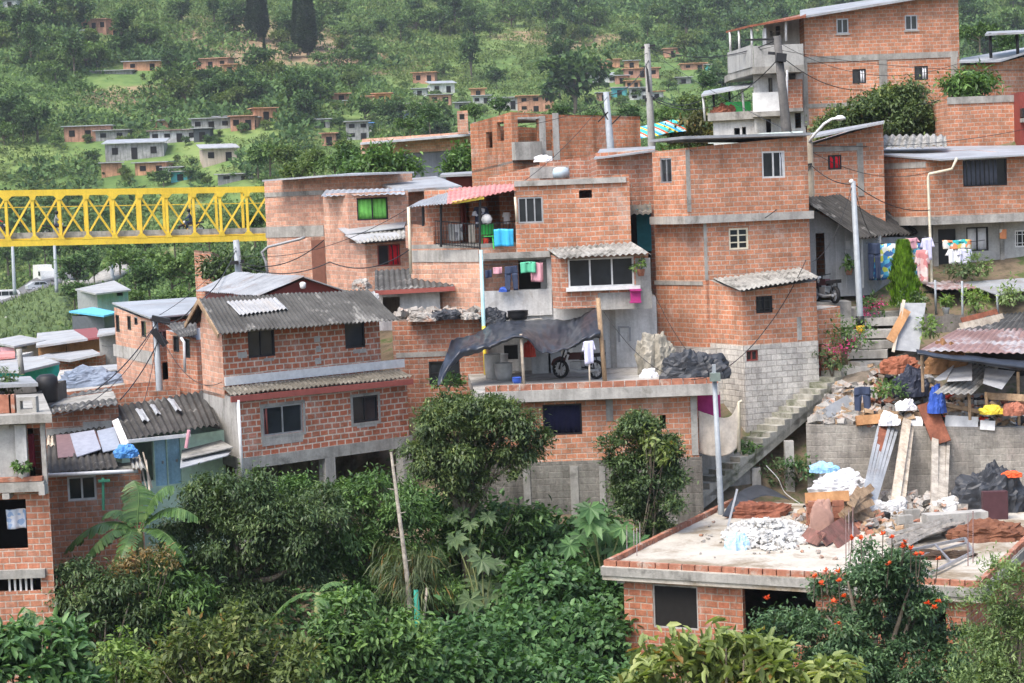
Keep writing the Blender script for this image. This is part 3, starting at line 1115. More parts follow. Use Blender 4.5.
def make_tree(name, label, cat, base, lobes, clumps, per, csize, ll, lw, mat, bark=None, r=.14, group=None, tmpl=LEAF, droop=.35, seed=3, shell=.55, flat=.85, limbs=7, under=-.45, trunk=True, out=.9, sub=7):
    g = np.random.default_rng(seed)
    base = Vector(base)
    root = thing(name, label, cat, base, group)
    cl = []
    if sub:
        qs = random.Random(seed + 5)
        for l in lobes:
            rz = l[4] if len(l) > 4 else l[3] * flat
            for _ in range(sub):
                d = Vector((qs.gauss(0, 1), qs.gauss(0, 1), qs.gauss(0, 1))).normalized()
                k = qs.uniform(.55, .95)
                r_s = l[3] * qs.uniform(.26, .52)
                cl.append((l[0] + d.x * l[3] * k, l[1] + d.y * l[3] * k, l[2] + d.z * rz * k, r_s, r_s * .75))
    else:
        cl = lobes
    v, f = crown_geo(cl, clumps, per, csize * (.8 if sub else 1), ll, lw, droop, shell, tmpl, g, flat, under, out)
    np_obj('crown', v, f, mat, root)
    if trunk:
        q = random.Random(seed)
        lb = sorted(lobes, key=lambda l: -l[3])
        top = Vector(lb[0][:3])
        mb = MB()
        mid = base.lerp(top, .5) + V(q.uniform(-.2, .2), q.uniform(-.2, .2), 0)
        mb.tube([base - V(0, 0, .3), base.lerp(mid, .5), mid, top], [r * 1.25, r, r * .8, r * .35], 9)
        for l in lb[:limbs]:
            c = Vector(l[:3])
            for _ in range(2):
                e = c + V(q.uniform(-.6, .6), q.uniform(-.6, .6), q.uniform(-.2, .7)) * l[3]
                st = base.lerp(top, q.uniform(.45, .8))
                m2 = st.lerp(e, .5) + V(0, 0, -.08 * (e - st).length)
                mb.tube([st, m2, e], [r * .55, r * .38, r * .12], 6)
        mb.build('trunk', bark or BARK, root, smooth=True)
    return root


def lobe(px, py, rpx, Y, sq=.85):
    p = P(px, py, Y)
    r = rpx * Y / F
    return (p.x, p.y, p.z, r, r * sq)


def small_plant(name, label, base, h, r, mat, n=140, ll=.14, lw=.06, pot=None, group=None, seed=1, cat='plant', tmpl=LEAF):
    g = np.random.default_rng(seed)
    base = Vector(base)
    root = thing(name, label, cat, base, group)
    z0 = 0.0
    if pot is not None:
        MB().lathe(base, [(.09, 0), (.14, .2), (.15, .22), (.125, .22), (.12, .19)], 12).build('pot', pot, root, smooth=True)
        z0 = .2
    c = base + V(0, 0, z0 + h * .55)
    v, f = crown_geo([(c.x, c.y, c.z, r, h * .5)], max(6, n // 9), 9, r * .35, ll, lw, .2, .3, tmpl, g, under=-.8)
    np_obj('foliage', v, f, mat, root)
    mb = MB()
    for k in range(5):
        a = k * 1.3
        mb.tube([base + V(0, 0, z0 - .03), c + V(math.cos(a) * r * .5, math.sin(a) * r * .5, h * .2)], [.014, .005], 5)
    mb.build('stem', BARK, root)
    return root


def banana(name, label, base, h, leaves, L, W, seed=1, group=None):
    """leaves: list of (azimuth, rise angle, length factor)"""
    base = Vector(base)
    root = thing(name, label, 'banana plant', base, group)
    MB().tube([base - V(0, 0, .2), base + V(.03, 0, h * .5), base + V(.06, 0, h)], [.13, .11, .07], 10).build('stem', m_stem, root, smooth=True)
    q = random.Random(seed)
    for az, el, lf in leaves:
        mb = MB()
        st = base + V(.05, 0, h * .95)
        d = V(math.cos(az), math.sin(az), 0)
        side = V(-d.y, d.x, 0)
        n = 30
        mid_, eL_, eR_ = [], [], []
        for k in range(n + 1):
            t = k / n
            x = L * lf * t * math.cos(el)
            z = L * lf * (t * math.sin(el) - t * t * (.35 + .5 * math.cos(el)))
            wd = W * lf * (math.sin(math.pi * min(1, t * .93 + .05)) ** .55) * (0 if t < .1 else 1) + .015
            c = st + d * x + V(0, 0, z) + side * (.06 * math.sin(t * 5 + az))
            dr = .15 + .4 * t
            mid_.append(c)
            eL_.append((wd, dr)); eR_.append((wd, dr))
        for k in range(n):
            for sg in (-1, 1):
                wv = eL_[k][0] * q.uniform(.86, 1.06)
                dp = eL_[k][1] * q.uniform(.75, 1.5) * wv
                fwd = (mid_[k + 1] - mid_[k])
                g0, g1 = q.uniform(-.1, .12), q.uniform(.8, 1.06)
                e0 = mid_[k] + fwd * (g0 + .5) + side * (sg * wv) - V(0, 0, dp)
                e1 = mid_[k] + fwd * (g1 + .5) + side * (sg * wv) - V(0, 0, dp * q.uniform(.9, 1.1))
                h0, h1 = mid_[k].lerp(e0, .5) + V(0, 0, dp * .18), mid_[k + 1].lerp(e1, .5) + V(0, 0, dp * .18)
                mb.add([mid_[k], mid_[k + 1], h1, h0, e1, e0], [(0, 1, 2, 3), (3, 2, 4, 5)])
        mb.tube(mid_, [.022 * (1 - .7 * i / n) for i in range(n + 1)], 5)
        mb.build('leaf', L_BANANA, root, smooth=True)
    return root


m_stem = m_plain('banana_stem', (.20, .22, .09), .6)


def palmate(name, label, base, stalks, mat, seed=1, size=.5, group=None, cat='plant'):
    """tall plant with lobed hand-shaped leaves. stalks: list of leaf-centre points"""
    base = Vector(base)
    q = random.Random(seed)
    root = thing(name, label, cat, base, group)
    mb, lf = MB(), MB()
    top = base + V(0, 0, .5)
    for p in stalks:
        p = Vector(p)
        mb.tube([base, base.lerp(p, .5) + V(0, 0, .25), p], [.03, .02, .01], 5)
        tilt = V(q.uniform(-.35, .35), -.75 + q.uniform(-.3, .3), .75).normalized()
        x = V(1, 0, 0)
        x = (x - tilt * x.dot(tilt)).normalized()
        y = tilt.cross(x)
        sz = size * q.uniform(.75, 1.2)
        rot = q.uniform(-.5, .5)
        for k in range(9):
            a = rot - math.pi / 2 + (k - 4) * .62
            L_ = sz * (1 - .07 * abs(k - 4)) * q.uniform(.85, 1.1)
            d = x * math.cos(a) + y * math.sin(a)
            s_ = x * -math.sin(a) + y * math.cos(a)
            w = L_ * .2
            dz = tilt * (-.12 * L_)
            lf.add([p, p + d * L_ * .55 + s_ * w + tilt * .02, p + d * L_ + dz, p + d * L_ * .55 - s_ * w + tilt * .02], [(0, 3, 2, 1)])
    mb.build('stem', m_stem, root)
    lf.build('foliage', mat, root)
    return root
build_ground()
Zp = lambda px, py, Y: P(px, py, Y).z


def slab_under(root, pts, th, grow, mat=None, name='slab', z=None):
    c = sum((Vector(p) for p in pts), V(0, 0, 0)) / len(pts)
    q = []
    for p in pts:
        d = Vector(p) - c
        d.z = 0
        q.append(V(p[0], p[1], z if z is not None else p[2]) + d.normalized() * grow)
    return flat_sheet(name, q, th, mat or CONC, root)


# ================================================================== two-storey red brick house, centre left
sd = V(-.45, 1, 0)
A2, B2 = P(239, 399, 58), P(407, 382, 62)
L2_ = A2 + sd * 3.5
zfloor = Zp(243, 458, 58)
cen = House('brick_house', 'two storey red brick house with pale mortar, dark corrugated roof and red fascia', [L2_, A2, B2], zfloor, mat=BRICK_B, wmats={0: CONCL})
croot = cen.root
cen.window(1, (263, 405, 303, 434), frame=STEEL, mull=1, curtain=REDF, gap=(0, .16), fw=.045, surround=CONC)
cen.window(1, (353, 396, 378, 422), frame=BLACK, mull=1, surround=CONC)
cen.band(1, (262, 437, 303, 444), CONCL, 'plaster_patch', .008)
cen.band(1, (357, 424, 377, 427), CONCL, 'plaster_patch', .008)
cen.finish()
lipz = zfloor
slab_under(croot, [L2_, A2, B2, L2_ + B2 - A2], .34, .10, CONC, 'floor_slab', lipz)
for (px, py, Y) in ((243, 470, 58.1), (327, 468, 60.0), (404, 462, 61.6)):
    q = P(px, py, Y)
    MB().box((q.x, q.y + .1, lipz - .34 - 1.7), (.36, .36, 3.4), Matrix.Rotation(.7, 3, 'Z')).build('pillar', CONCL, croot)
bw = MB()
bw.bar(A2 + sd * 2.6 + V(0, 0, -4.2), B2 + sd * 2.6 + V(0, 0, -4.2), .2, 4.4)
bw.build('basement_wall', CONCD, croot)
# upper storey set back over the porch roof
A1 = A2 + sd * 1.35; B1 = B2 + sd * 1.35 + V(-.25, -.2, 0)
A1 = V(A1.x, A1.y, Zp(223, 331, A1.y)); B1 = V(B1.x, B1.y, Zp(396, 318, B1.y))
L1 = A1 + sd * 2.15
up = House('x', 'x', [L1, A1, B1], A2.z - .1, mat=BRICK_B, wmats={0: BRICK_C}, root=croot)  # left wall in paler brick: its brighter light is put into the colour
up.window(1, (248, 329, 275, 357), frame=BLACK, mull=1)
up.window(1, (345, 322, 365, 348), frame=BLACK, mull=0)
for r in ((238, 352, 247, 358), (264, 358, 274, 361), (314, 336, 320, 342), (316, 346, 321, 352), (353, 349, 366, 353), (315, 358, 321, 364)):
    up.band(1, r, CONCL, 'plaster_patch', .008)
up.band(1, (224, 368, 404, 376.5), WHITE, 'white_band', .05)
up.finish()
# porch roof between the storeys
corr(croot, 'porch_roof', up.pt(1, -.1, Zp(226, 388, 59.3), .06), P(399, 370, 63.2), P(413, 379, 61.7) + V(0, 0, .05), P(231, 397, 57.7) + V(0, 0, .05), MOSSROOF, .16, .03, .95, .02)
mb = MB(); mb.bar(P(231, 399.5, 57.6), P(413, 381.5, 61.6), .05, .17); mb.build('fascia', REDF, croot)
MB().tube([P(238, 400, 57.75), P(243, 486, 57.75)], .05, 8).build('drain_pipe', WHITE, croot, smooth=True)
# gable roof
eL, eR = P(219, 334, 58.5), P(399, 320, 62.6)
rR, rL = P(369, 290.5, 64.4), P(199, 299, 60.5)
corr(croot, 'roof', rL, rR, eR, eL, FIBRO, .155, .034, .95, .012, nv=4)
bL, bR = P(185, 324, 62.2), P(356, 314, 66)
corr(croot, 'roof', bL, bR, rR, rL, FIBRO, .155, .034, .95, .01)
u_ = (rR - rL); v_ = (eL - rL); nn = u_.cross(v_).normalized(); nn = nn if nn.z > 0 else -nn
wp = [rL + u_ * a + v_ * b + nn * .075 for a, b in ((.13, .2), (.42, .16), (.44, .5), (.16, .58))]
corr(croot, 'white_roof_sheet', wp[0], wp[1], wp[2], wp[3], WSHEET, .155, .03, .9, .03)
g = MB(); g.poly([A1, V(rL.x + .12, rL.y, rL.z - .06), L1][::-1]); g.build('gable', BRICK_C, croot)  # same paler brick, painting the lit gable end
mb = MB(); mb.bar(eL + V(-.02, -.02, -.06), rL + V(-.02, 0, -.06), .05, .14); mb.bar(rL + V(-.02, 0, -.06), bL + V(0, 0, -.06), .05, .14); mb.build('barge_board', WOOD, croot)

# ================================================================== terrace house: brick room below an open terrace
zt = Zp(600, 386.5, 60)
ter = House('terrace_house', 'low brick house under an open concrete terrace with navy curtained window', [(484, 394, 60), (697, 386, 60)], (600, 463, 60), depth=6.8, mat=BRICK_A, cap=False)
for k in (0, 1, 2, 3):
    ter.top[k].z = zt - .34
ter.window(0, (543, 404, 582, 435), frame=BLACK, mull=0, curtain=NAVY)
ter.opening(0, (660, 415, 666, 429))
ter.band(0, (691, 393, 697.5, 455), CONC, 'column', .04)
ter.band(0, (606, 396, 613, 421), CONC, 'column', .02)
ter.band(0, (483, 461, 700, 470), CONC, 'floor_beam', .09)
ter.finish()
x0, x1 = P(480, 388, 60).x - .15, P(716, 382, 60).x + .05
mb = MB(); mb.prism([(x0, 59.55), (x1, 59.55), (x1, 67.4), (x0 - .4, 67.4)], zt - .34, zt - .003); mb.build('terrace_slab', CONCL, ter.root)
mb = MB()
k = x0 + .3
while k < x1 - .35:
    mb.box((k + .17, 59.72 + rnd.uniform(-.01, .01), zt + .085), (.325, .16, .17)); k += .35
mb.build('brick_kerb', TERRA, ter.root)
wl = MB(); wl.prism([(P(697, 390, 60).x, 60.6), (P(722, 390, 60).x, 60.6), (P(722, 390, 60).x, 60.7), (P(697, 390, 60).x, 60.7)], zt - 1.15, zt - .36)
wl.build('side_screen_panel', MAG, ter.root)
cloth('canvas_sheet', 'cream canvas sheet hung as a screen beside the brick terrace house', 'sheet',
      [[P(698, 411, 60.3), P(707, 414, 60.3), P(720, 418, 60.3), P(731, 416, 60.25), P(739, 402, 60.2)],
       [P(699, 432, 60.2), P(708, 434, 60.25), P(720, 436, 60.15), P(730, 432, 60.2), P(738, 424, 60.2)],
       [P(699, 454, 60.3), P(708, 456, 60.2), P(720, 457, 60.3), P(730, 454, 60.2), P(737, 448, 60.25)]], BEIGEC, 26, 16, .05, 2)
mb = MB(); mb.tube([P(739, 452, 60.2), P(739, 402, 60.2), P(742, 401, 60.2)], .05, 8)
tag(mb.build('vent_pipe', CREAM, smooth=True), 'short cream pipe standing beside the cream canvas screen', 'pipe')

# retaining wall under it
rw = House('retaining_wall', 'tall stained grey block retaining wall below the brick terrace house', [(470, 464, 59.9), (702, 457, 59.9)], -11.2, depth=.4, mat=BLOCKG, cat='wall', capmat=CONC)
for r in ((571, 466, 579, 534), (600, 466, 606, 534), (524, 467, 531, 536)):
    rw.band(0, r, CONC, 'cement_pilaster', .03)
rw.finish()
rw2 = House('plastered_wall', 'short plastered footing wall beside the foot of the stairs', [(700, 455, 61.9), (752, 448, 62.6)], -10.5, depth=.4, mat=CONC, cat='wall')
rw2.finish()

# ================================================================== house above the terrace, with clothes in a white balcony
mid = House('balcony_house', 'brick house with a white recessed balcony and upper brick storey above the terrace', [(479, 254, 66.6), (553, 252, 66.6)], zt, depth=5, mat=PLASTER)
q = mid.opening(0, (483, 260, 547, 291))
mid.finish()
mb = MB(); mid.obox(mb, 0, q[0] - .1, q[1] + .1, q[2] - .1, q[3] + .1, -1.3, -1.2); mid.obox(mb, 0, q[0] - .1, q[1] + .1, q[2] - .1, q[2] - .02, -1.2, -.17)
mb.build('recess_wall', PLASTER, mid.root)
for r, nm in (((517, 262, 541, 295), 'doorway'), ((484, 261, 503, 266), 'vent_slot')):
    u = mid.rect(0, r); mb = MB(); mid.obox(mb, 0, u[0], u[1], max(u[2], q[2]), u[3], -1.2, -1.18); mb.build(nm, SHADE_BLK, mid.root)  # near-black panels paint the darkness of these openings
mid.band(0, (481, 290, 552, 316), PLASTER, 'parapet', .12)
mid.band(0, (483, 252, 550, 258), CONC, 'balcony_slab', .25)
upm = House('x', 'x', [(514, 184, 66.9), (629, 174, 66.9)], Zp(514, 255, 66.9), depth=4.8, mat=BRICK_A, root=mid.root, capmat=CONCL)
upm.window(0, (518, 197, 543, 223), frame=STEEL, mull=2)
upm.opening(0, (579, 190, 592, 198))
upm.band(0, (514, 179, 626, 184.5), CONCL, 'roof_slab_edge', .10)
upm.finish()
upl = House('x', 'x', [(553, 300, 66.4), (656, 296, 66.4)], zt, depth=4, mat=PLASTER, root=mid.root)
upl.band(0, (601, 340, 606, 374), CONC, 'column', .03)
upl.band(0, (610, 296, 616, 372), CONCL, 'column', .03)
upl.band(0, (618, 326, 620, 342), GREYM, 'window_outline', .04); upl.band(0, (629, 327, 631, 341), GREYM, 'window_outline', .04); upl.band(0, (620, 326, 629, 328), GREYM, 'window_outline', .04)
upl.finish()
kit = House('x', 'x', [(551, 255, 66.0), (560, 258, 65.2), (648, 252, 65.2)], Zp(560, 309, 65.2), mat=BRICK_D, root=mid.root, wmats={}, capmat=CONC)
kit.window(1, (568, 257.5, 634, 287), frame=WHITE, mull=2, fw=.06)
kit.band(1, (566, 286.5, 640, 290), WHITE, 'sill_shelf', .22)
kit.band(1, (636, 258, 651, 309), CONCL, 'plaster_patch', .01)
kit.band(1, (598, 292, 652, 309), CONCL, 'plaster_patch', .012)
kit.finish()
corr(mid.root, 'annex_roof', P(547, 249.5, 66.7), P(633, 242, 66.7), P(651, 254, 64.6), P(560, 258.5, 64.6), FIBROL, .2, .03, 1.0, .03)
small_plant('potted_plant', 'leafy pot plant on the shelf outside the kitchen window', P(641, 276, 64.9), .35, .3, L_LIGHT, 90, .13, .06, TERRA, seed=4)
mb = MB(); mb.box(P(635.5, 296, 64.9), (.33, .2, .45)); mb.box(P(635.5, 290, 64.8), (.37, .25, .06)); mb.box(P(635.5, 302, 64.8), (.37, .25, .05))
tag(mb.build('hanging_box', MAG), 'small magenta box hung on the plaster below the kitchen window', 'box')

# balcony house to its left (railing, sloping faded red roof)
c3 = House('corner_house', 'brick house with black railed balcony under a sloping faded red sheet roof', [P(409, 224, 69.5), P(481, 236, 66.9), P(517, 233, 67.6)], (450, 345, 67), mat=BRICK_C, cap=False)
for k in range(c3.n):
    c3.top[k].z = Zp(481, 248, 66.9)
c3.band(0, (411, 250, 479, 262), CONCL, 'concrete_band', .03)
c3.finish()
bz = c3.top[1].z
mb = MB(); mb.hexa([V(p.x, p.y, bz + .004) for p in c3.top], [V(p.x, p.y, bz + .14) for p in c3.top]); mb.build('balcony_floor', CONC, c3.root)
bk = House('x', 'x', [P(424, 190, 71.6), P(517, 188, 69.6)], bz, depth=2, mat=BRICK_D, root=c3.root)
bk.opening(0, (487, 195, 500, 246)); bk.opening(0, (460, 200, 470, 246))
bk.finish()
sdw = House('x', 'x', [P(405, 226, 71.5), P(411, 224, 69.5), P(433, 226, 69.0)], bz, mat=BRICK_C, root=c3.root)
sdw.finish()
corr(c3.root, 'balcony_roof', P(449, 189, 72), P(518, 183.5, 70.2), P(516, 190, 66.9), P(447, 204, 66.7), REDSH, .22, .02, .9, .03)
corr(c3.root, 'balcony_roof', P(424, 200, 72.2), P(451, 189, 72.1), P(447, 204, 66.8), P(407, 208, 69.2), ZINCD, .22, .02, .9, .03)
for px, y0, y1, Y in ((441, 205, 247, 67.9), (480, 196, 249, 66.95), (409, 208, 232, 69.4), (423, 207, 226, 68.8)):
    MB().tube([P(px, y0, Y), P(px, y1, Y)], .045, 6).build('roof_post', BLACK, c3.root)
mb = MB(); mb.bar(P(452, 203, 66.8), P(484, 197.5, 66.8), .06, .10); mb.build('yellow_beam', YELPL, c3.root)
rl = MB()
c_, d_ = P(436, 245, 68.1), P(480, 249, 66.95)
e_ = P(519, 245, 67.7)
for a, b in ((c_, d_), (d_, e_)):
    n = int((b - a).length / .115)
    for k in range(n + 1):
        p = a.lerp(b, k / n); rl.bar(p, p + V(0, 0, .82), .018)
    for z in (.05, .82):
        rl.bar(a + V(0, 0, z), b + V(0, 0, z), .035)
rl.build('railing', BLACK, c3.root)
MB().tube([P(408.5, 207, 69.0), P(411, 274, 69.0)], .055, 8).build('drain_pipe', CREAM, c3.root, smooth=True)
MB().tube([P(515, 197, 66.7), P(517, 222, 66.7)], .04, 8).build('drain_pipe', CREAM, c3.root, smooth=True)

# ================================================================== tall narrow brick tower house
twl = 'tall narrow three storey brick house on a whitewashed block base'
tw = House('tower_house', twl, [(652, 152, 68), (686, 148, 66.0), (807, 136, 67.4)], (690, 219, 66.0), mat=BRICK_A, capmat=ZINCD)
troot = tw.root
tw.window(0, (660, 158, 671.5, 183), frame=STEEL, mull=1)
tw.window(1, (762, 151, 785, 178), frame=WHITE, mull=1, fw=.06, curtain=WCLOTH, gap=(.75, 1))
tw.band(1, (686.5, 150, 690.5, 212), CONC, 'column_joint', .008)
tw.finish()
slab_under(troot, tw.top, .26, .16, CONCL, 'floor_slab', tw.zb + .1)
rt_ = [P(650, 151.5, 68.2), P(685, 148, 65.5), P(811, 136, 66.9)]
for p_ in rt_:
    p_.z = max(q_.z for q_ in tw.top) + .10
flat_sheet('roof', rt_ + [tw.top[3] + V(.2, .3, 0)], .09, ZINCD, troot)
tm = House('x', 'x', [(654, 216, 68.2), (704, 219, 66.3), (809, 210, 67.6)], -8.6, mat=BRICK_A, root=troot)
tm.window(1, (729, 228, 748.5, 249.5), frame=CREAM, mull=1, hbar=2, fw=.06)
tm.band(0, (655, 281, 703, 285), CONC, 'concrete_beam', .03)
tm.band(1, (704.2, 221, 707, 280), CONC, 'column', .02)
tm.finish()
tbse = House('x', 'x', [(662, 346, 67.7), (710, 349, 65.6), (806, 340, 66.3)], -9.2, mat=BLOCKW, root=troot, cap=True)
tbse.finish()
ann = House('x', 'x', [(706, 279, 66.5), (742, 292, 64.6), (816, 281, 65.6)], -9.2, mat=BRICK_A, root=troot)
ann.window(1, (756, 296, 772.5, 313), frame=BLACK, mull=1, bars=3)
ann.window(1, (746, 350, 758, 361), frame=MAROON, mull=1)
zw = Zp(742, 346, 64.6)
for i, (a0, a1) in ((0, (707, 741.5)), (1, (742, 810))):
    L = ann.frame(i)[4]
    hb = MB()
    if i == 0:
        ann.obox(hb, i, 0, L, -9.2, zw, -.02, .03)
    else:
        w_ = ann.rect(1, (746, 350, 758, 361))
        ann.obox(hb, i, 0, w_[0], -9.2, zw, -.02, .031); ann.obox(hb, i, w_[1], L, -9.2, zw, -.02, .031)
        ann.obox(hb, i, w_[0] + .001, w_[1] - .001, w_[3], zw - .001, -.02, .03); ann.obox(hb, i, w_[0] + .001, w_[1] - .001, -9.2, w_[2], -.02, .03)
    hb.build('whitewashed_base', BLOCKW, troot)
ann.band(1, (797, 317, 801.5, 340), CONCL, 'plaster_patch', .01)
ann.finish()
corr(troot, 'annex_roof', P(703, 275, 67.4), P(793, 265, 68.2), P(819, 278, 65.0), P(740, 290.5, 63.9), FIBROL, .2, .028, 1.0, .02)
# low brick side wall by the door and plum door right of the base
sw = House('brick_yard_wall', 'low brick yard wall stepping down beside the tower house annex', [(815, 310, 66.2), (840, 306, 66.6)], -7.4, depth=1.2, mat=BRICK_A, cat='wall', capmat=CONCL)
sw.door(0, (806 + 9.5, 344, 822, 388), MAROON, panels=False)
sw.finish()

# ================================================================== recessed brick wall and small blue door between houses
gap = House('narrow_house', 'narrow brick house squeezed behind the tower with a small blue door', [(596, 153, 71.5), (655, 149, 71.5)], -5.0, depth=5, mat=BRICK_D, capmat=ZINCD)
gap.finish()
MB().hexa([P(628, 286, 70.9), P(651, 284, 70.9), P(651, 284, 71.6), P(628, 286, 71.6)], [P(628, 214, 70.9), P(651, 212, 70.9), P(651, 212, 71.6), P(628, 214, 71.6)]).build('recess_shade', SHADE_BLK, gap.root)  # solid near-black block, the shade of a recess painted in
MB().box(P(644, 230, 70.7), (.5, .06, 1.5)).build('door', m_plain('teal_cloth', (.03, .22, .26), .8), gap.root)
corr(gap.root, 'canopy', P(628, 206, 71.4), P(651, 204, 71.4), P(652, 214, 69.8), P(627, 215, 69.8), MOSSROOF, .2, .025)
flat_sheet('roof_sheet', [P(594, 158, 71), P(655, 150, 71), P(655, 146, 74), P(600, 149, 74)], .06, ZINCD, gap.root)

# ================================================================== unfinished brick building behind
unf = House('unfinished_house', 'roofless unfinished brick building with a wide empty opening and rough walls', [(470, 124, 86), (511, 112, 83), (640, 120, 85)], 0.0, mat=BRICK_E, cap=False)
unf.opening(0, (486, 132, 492.5, 148)); unf.opening(0, (497, 122, 504, 141))
q1 = unf.opening(1, (518, 119, 538, 143))
unf.opening(1, (546, 130, 552.5, 150))
unf.band(1, (512, 142, 539, 160), CONC, 'balcony_parapet', .4)
unf.band(1, (539.5, 116, 545.8, 160), CONCL, 'plaster_strip', .02); unf.band(1, (553, 113, 559, 160), CONCL, 'plaster_strip', .02); unf.band(1, (546, 150.5, 552.5, 160), CONCL, 'plaster_strip', .019)
unf.band(1, (517.5, 117, 539, 119), CONCL, 'lintel', .05)
unf.finish()
c_ = sum(unf.top, V(0, 0, 0)) / 4
flat_sheet('inner_floor', [V(p.x, p.y, p.z - 2.0) for p in unf.top], .1, CONC, unf.root)
flat_sheet('inner_floor', [V(p.x + (c_.x - p.x) * .03, p.y + (c_.y - p.y) * .03, unf.top[1].z - .25) for p in unf.top[:2]] + [V(p.x + (c_.x - p.x) * .5, p.y + (c_.y - p.y) * .5, unf.top[1].z - .25) for p in unf.top[2:]], .1, CONC, unf.root)
pb = House('brick_parapet', 'low brick parapet with plastered panel on the roof below the unfinished building', [(474, 181, 80), (560, 160, 78), (658, 150, 79)], -1.5, mat=BRICK_D, cat='wall', capmat=CONCL)
pb.band(1, (530, 167, 569, 178), CONCL, 'plaster_panel', .03)
pb.opening(1, (535, 177, 540, 179.5)); pb.opening(1, (546, 176, 552, 179))
pb.finish()
mb = MB(); mb.lathe(P(561, 178, 76.5), [(.05, 0), (.30, .02), (.32, .2), (.28, .36), (.14, .42)], 14)
tag(mb.build('water_tank', m_plain('pale_blue_tank', (.42, .52, .58), .5), smooth=True), 'small pale blue water tank on the roof by the plastered parapet', 'water tank')
heap('debris_sacks', 'pale crumpled sacks lying on the roof edge under the empty opening', 'sack', P(543, 161, 79.5), .35, .3, .22, WCLOTH, .1, seed=3)

# ================================================================== green window house and the long brick house behind it
lb = House('long_brick_house', 'long faded brick house with concrete bands standing behind the green window', [(264, 180, 82), (327, 176, 80), (412, 173, 81)], (300, 285, 80), mat=BRICK_C, capmat=ZINC)
lb.band(0, (265, 191.5, 324, 196), CONC, 'concrete_band', .03); lb.band(0, (266, 226, 324, 237), CONC, 'concrete_band', .03)
lb.opening(0, (267, 232.5, 271, 235.5)); lb.opening(0, (280, 232, 285.5, 235))
lb.finish()
flat_sheet('roof_sheet', [P(262, 180, 80.8), P(326, 175, 78.9), P(414, 171.5, 80), P(352, 173, 83.5)], .07, ZINC, lb.root)
la = House('x', 'x', [(267, 246, 80.5), (311, 237, 78.8), (326, 236, 79)], (300, 292, 79), mat=BRICK_C, root=lb.root)
la.band(1, (312, 240, 325, 285), m_plain('brick_dark_strip', (.3, .14, .1), .9), 'side_strip', .02)
la.finish()
MB().tube([P(305, 237, 78.5), P(300, 239, 78.5), P(268, 247, 78.6), P(262, 252, 78.7), P(266, 262, 78.7), P(268, 276, 78.7)], .06, 6).build('drain_pipe', GREYM, lb.root, smooth=True)
gw = House('green_window_house', 'small brick house with green curtained window above a red curtained window', [(323, 194, 77), (347, 193, 75), (408, 191, 75.6)], (360, 290, 75), mat=BRICK_C, wmats={0: BRICK_C})
gw.window(1, (357, 197.5, 388, 220), frame=BLACK, mull=1, curtain=GREENC)
gw.finish()
corr(gw.root, 'roof', P(326, 190.5, 79), P(404, 188.5, 79), P(405, 194.5, 74.2), P(321, 196.5, 75.6), ZINC, .25, .018, 1.0, .02)
gl = House('x', 'x', [(345, 243, 75), (365, 244, 73.2), (411, 240, 73.6)], (360, 292, 73.4), mat=BRICK_C, root=gw.root)
gl.window(1, (377.5, 244, 400.5, 266), frame=MAROON, mull=1, curtain=REDC, gap=(.48, 1))
gl.finish()
corr(gw.root, 'lower_roof', P(338, 227, 76.3), P(408, 222, 76.3), P(409, 238, 73.0), P(357, 243, 72.7), FIBROL, .2, .02, .8, .06)
flat_sheet('loose_roof_sheet', [P(338, 228, 75.3), P(406, 222, 75.5), P(404, 227, 74.6), P(346, 234, 74.3)], .03, ZINC, gw.root)
flat_sheet('loose_roof_sheet', [P(345, 235, 74.0), P(396, 232, 74.0), P(404, 238.5, 73.0), P(359, 242.5, 72.8)], .03, WSHEET, gw.root)

# brick wall with rubble on top, between the red house and the terrace
dw = House('brick_side_house', 'weathered brick wall with rubbish along its top beside the red brick house', [(392, 321, 66.2), (486, 312, 66.2)], (440, 420, 66), depth=2.5, mat=BRICK_D, capmat=CONCD)
dw.window(0, (429, 361, 460, 385), frame=BLACK, mull=0, hbar=1)
dw.band(0, (396, 352, 447, 357), CONC, 'concrete_band', .02)
dw.finish()
sr = House('corrugated_shed', 'low shed with grey corrugated roof and red fascia behind the rubbish wall', [(376, 293, 68.2), (455, 288, 68.2)], (410, 330, 68), depth=3, mat=PLASTER)
sr.opening(0, (383, 297, 400, 318)); sr.opening(0, (440, 292, 453, 312))
sr.finish()
corr(sr.root, 'roof', P(375, 271, 71.5), P(447, 267, 71.5), P(454, 287, 67.6), P(375, 291, 67.6), FIBRO, .2, .03, 1.0, .01)
mb = MB(); mb.bar(P(374, 293, 67.5), P(455, 288.5, 67.5), .05, .15); mb.build('fascia', REDF, sr.root)
flat_sheet('loose_roof_sheet', [P(416, 268, 70.6), P(440, 266, 70.8), P(455, 277, 68.8), P(444, 279, 68.6)], .03, ZINC, sr.root)
for k, (px, py, rx, h, m) in enumerate(((361, 281, .5, .5, RUBG), (372, 294, .35, .5, PLASTER), (425, 313, .7, .4, RUBG), (447, 311, .6, .45, TARPB), (470, 311, .4, .3, RUBG))):
    heap('rubbish_heap', ['heap of broken blocks at the ridge of the dark corrugated roof', 'pale sack of rubble beside the low red fascia shed', 'grey rubbish heap on the brick wall under the shed posts', 'black bin bags among rubbish on top of the brick wall',
                          'small rubble heap at the wall end by the blue yellow pole'][k], 'rubbish', P(px, py + 4, 66.0 if k > 1 else 67.2) + V(0, 0, -.1), rx * (.75 if k > 1 else .6), .4, h * .6, m, .25, 2.2, seed=k * 3)
r_ = random.Random(5)
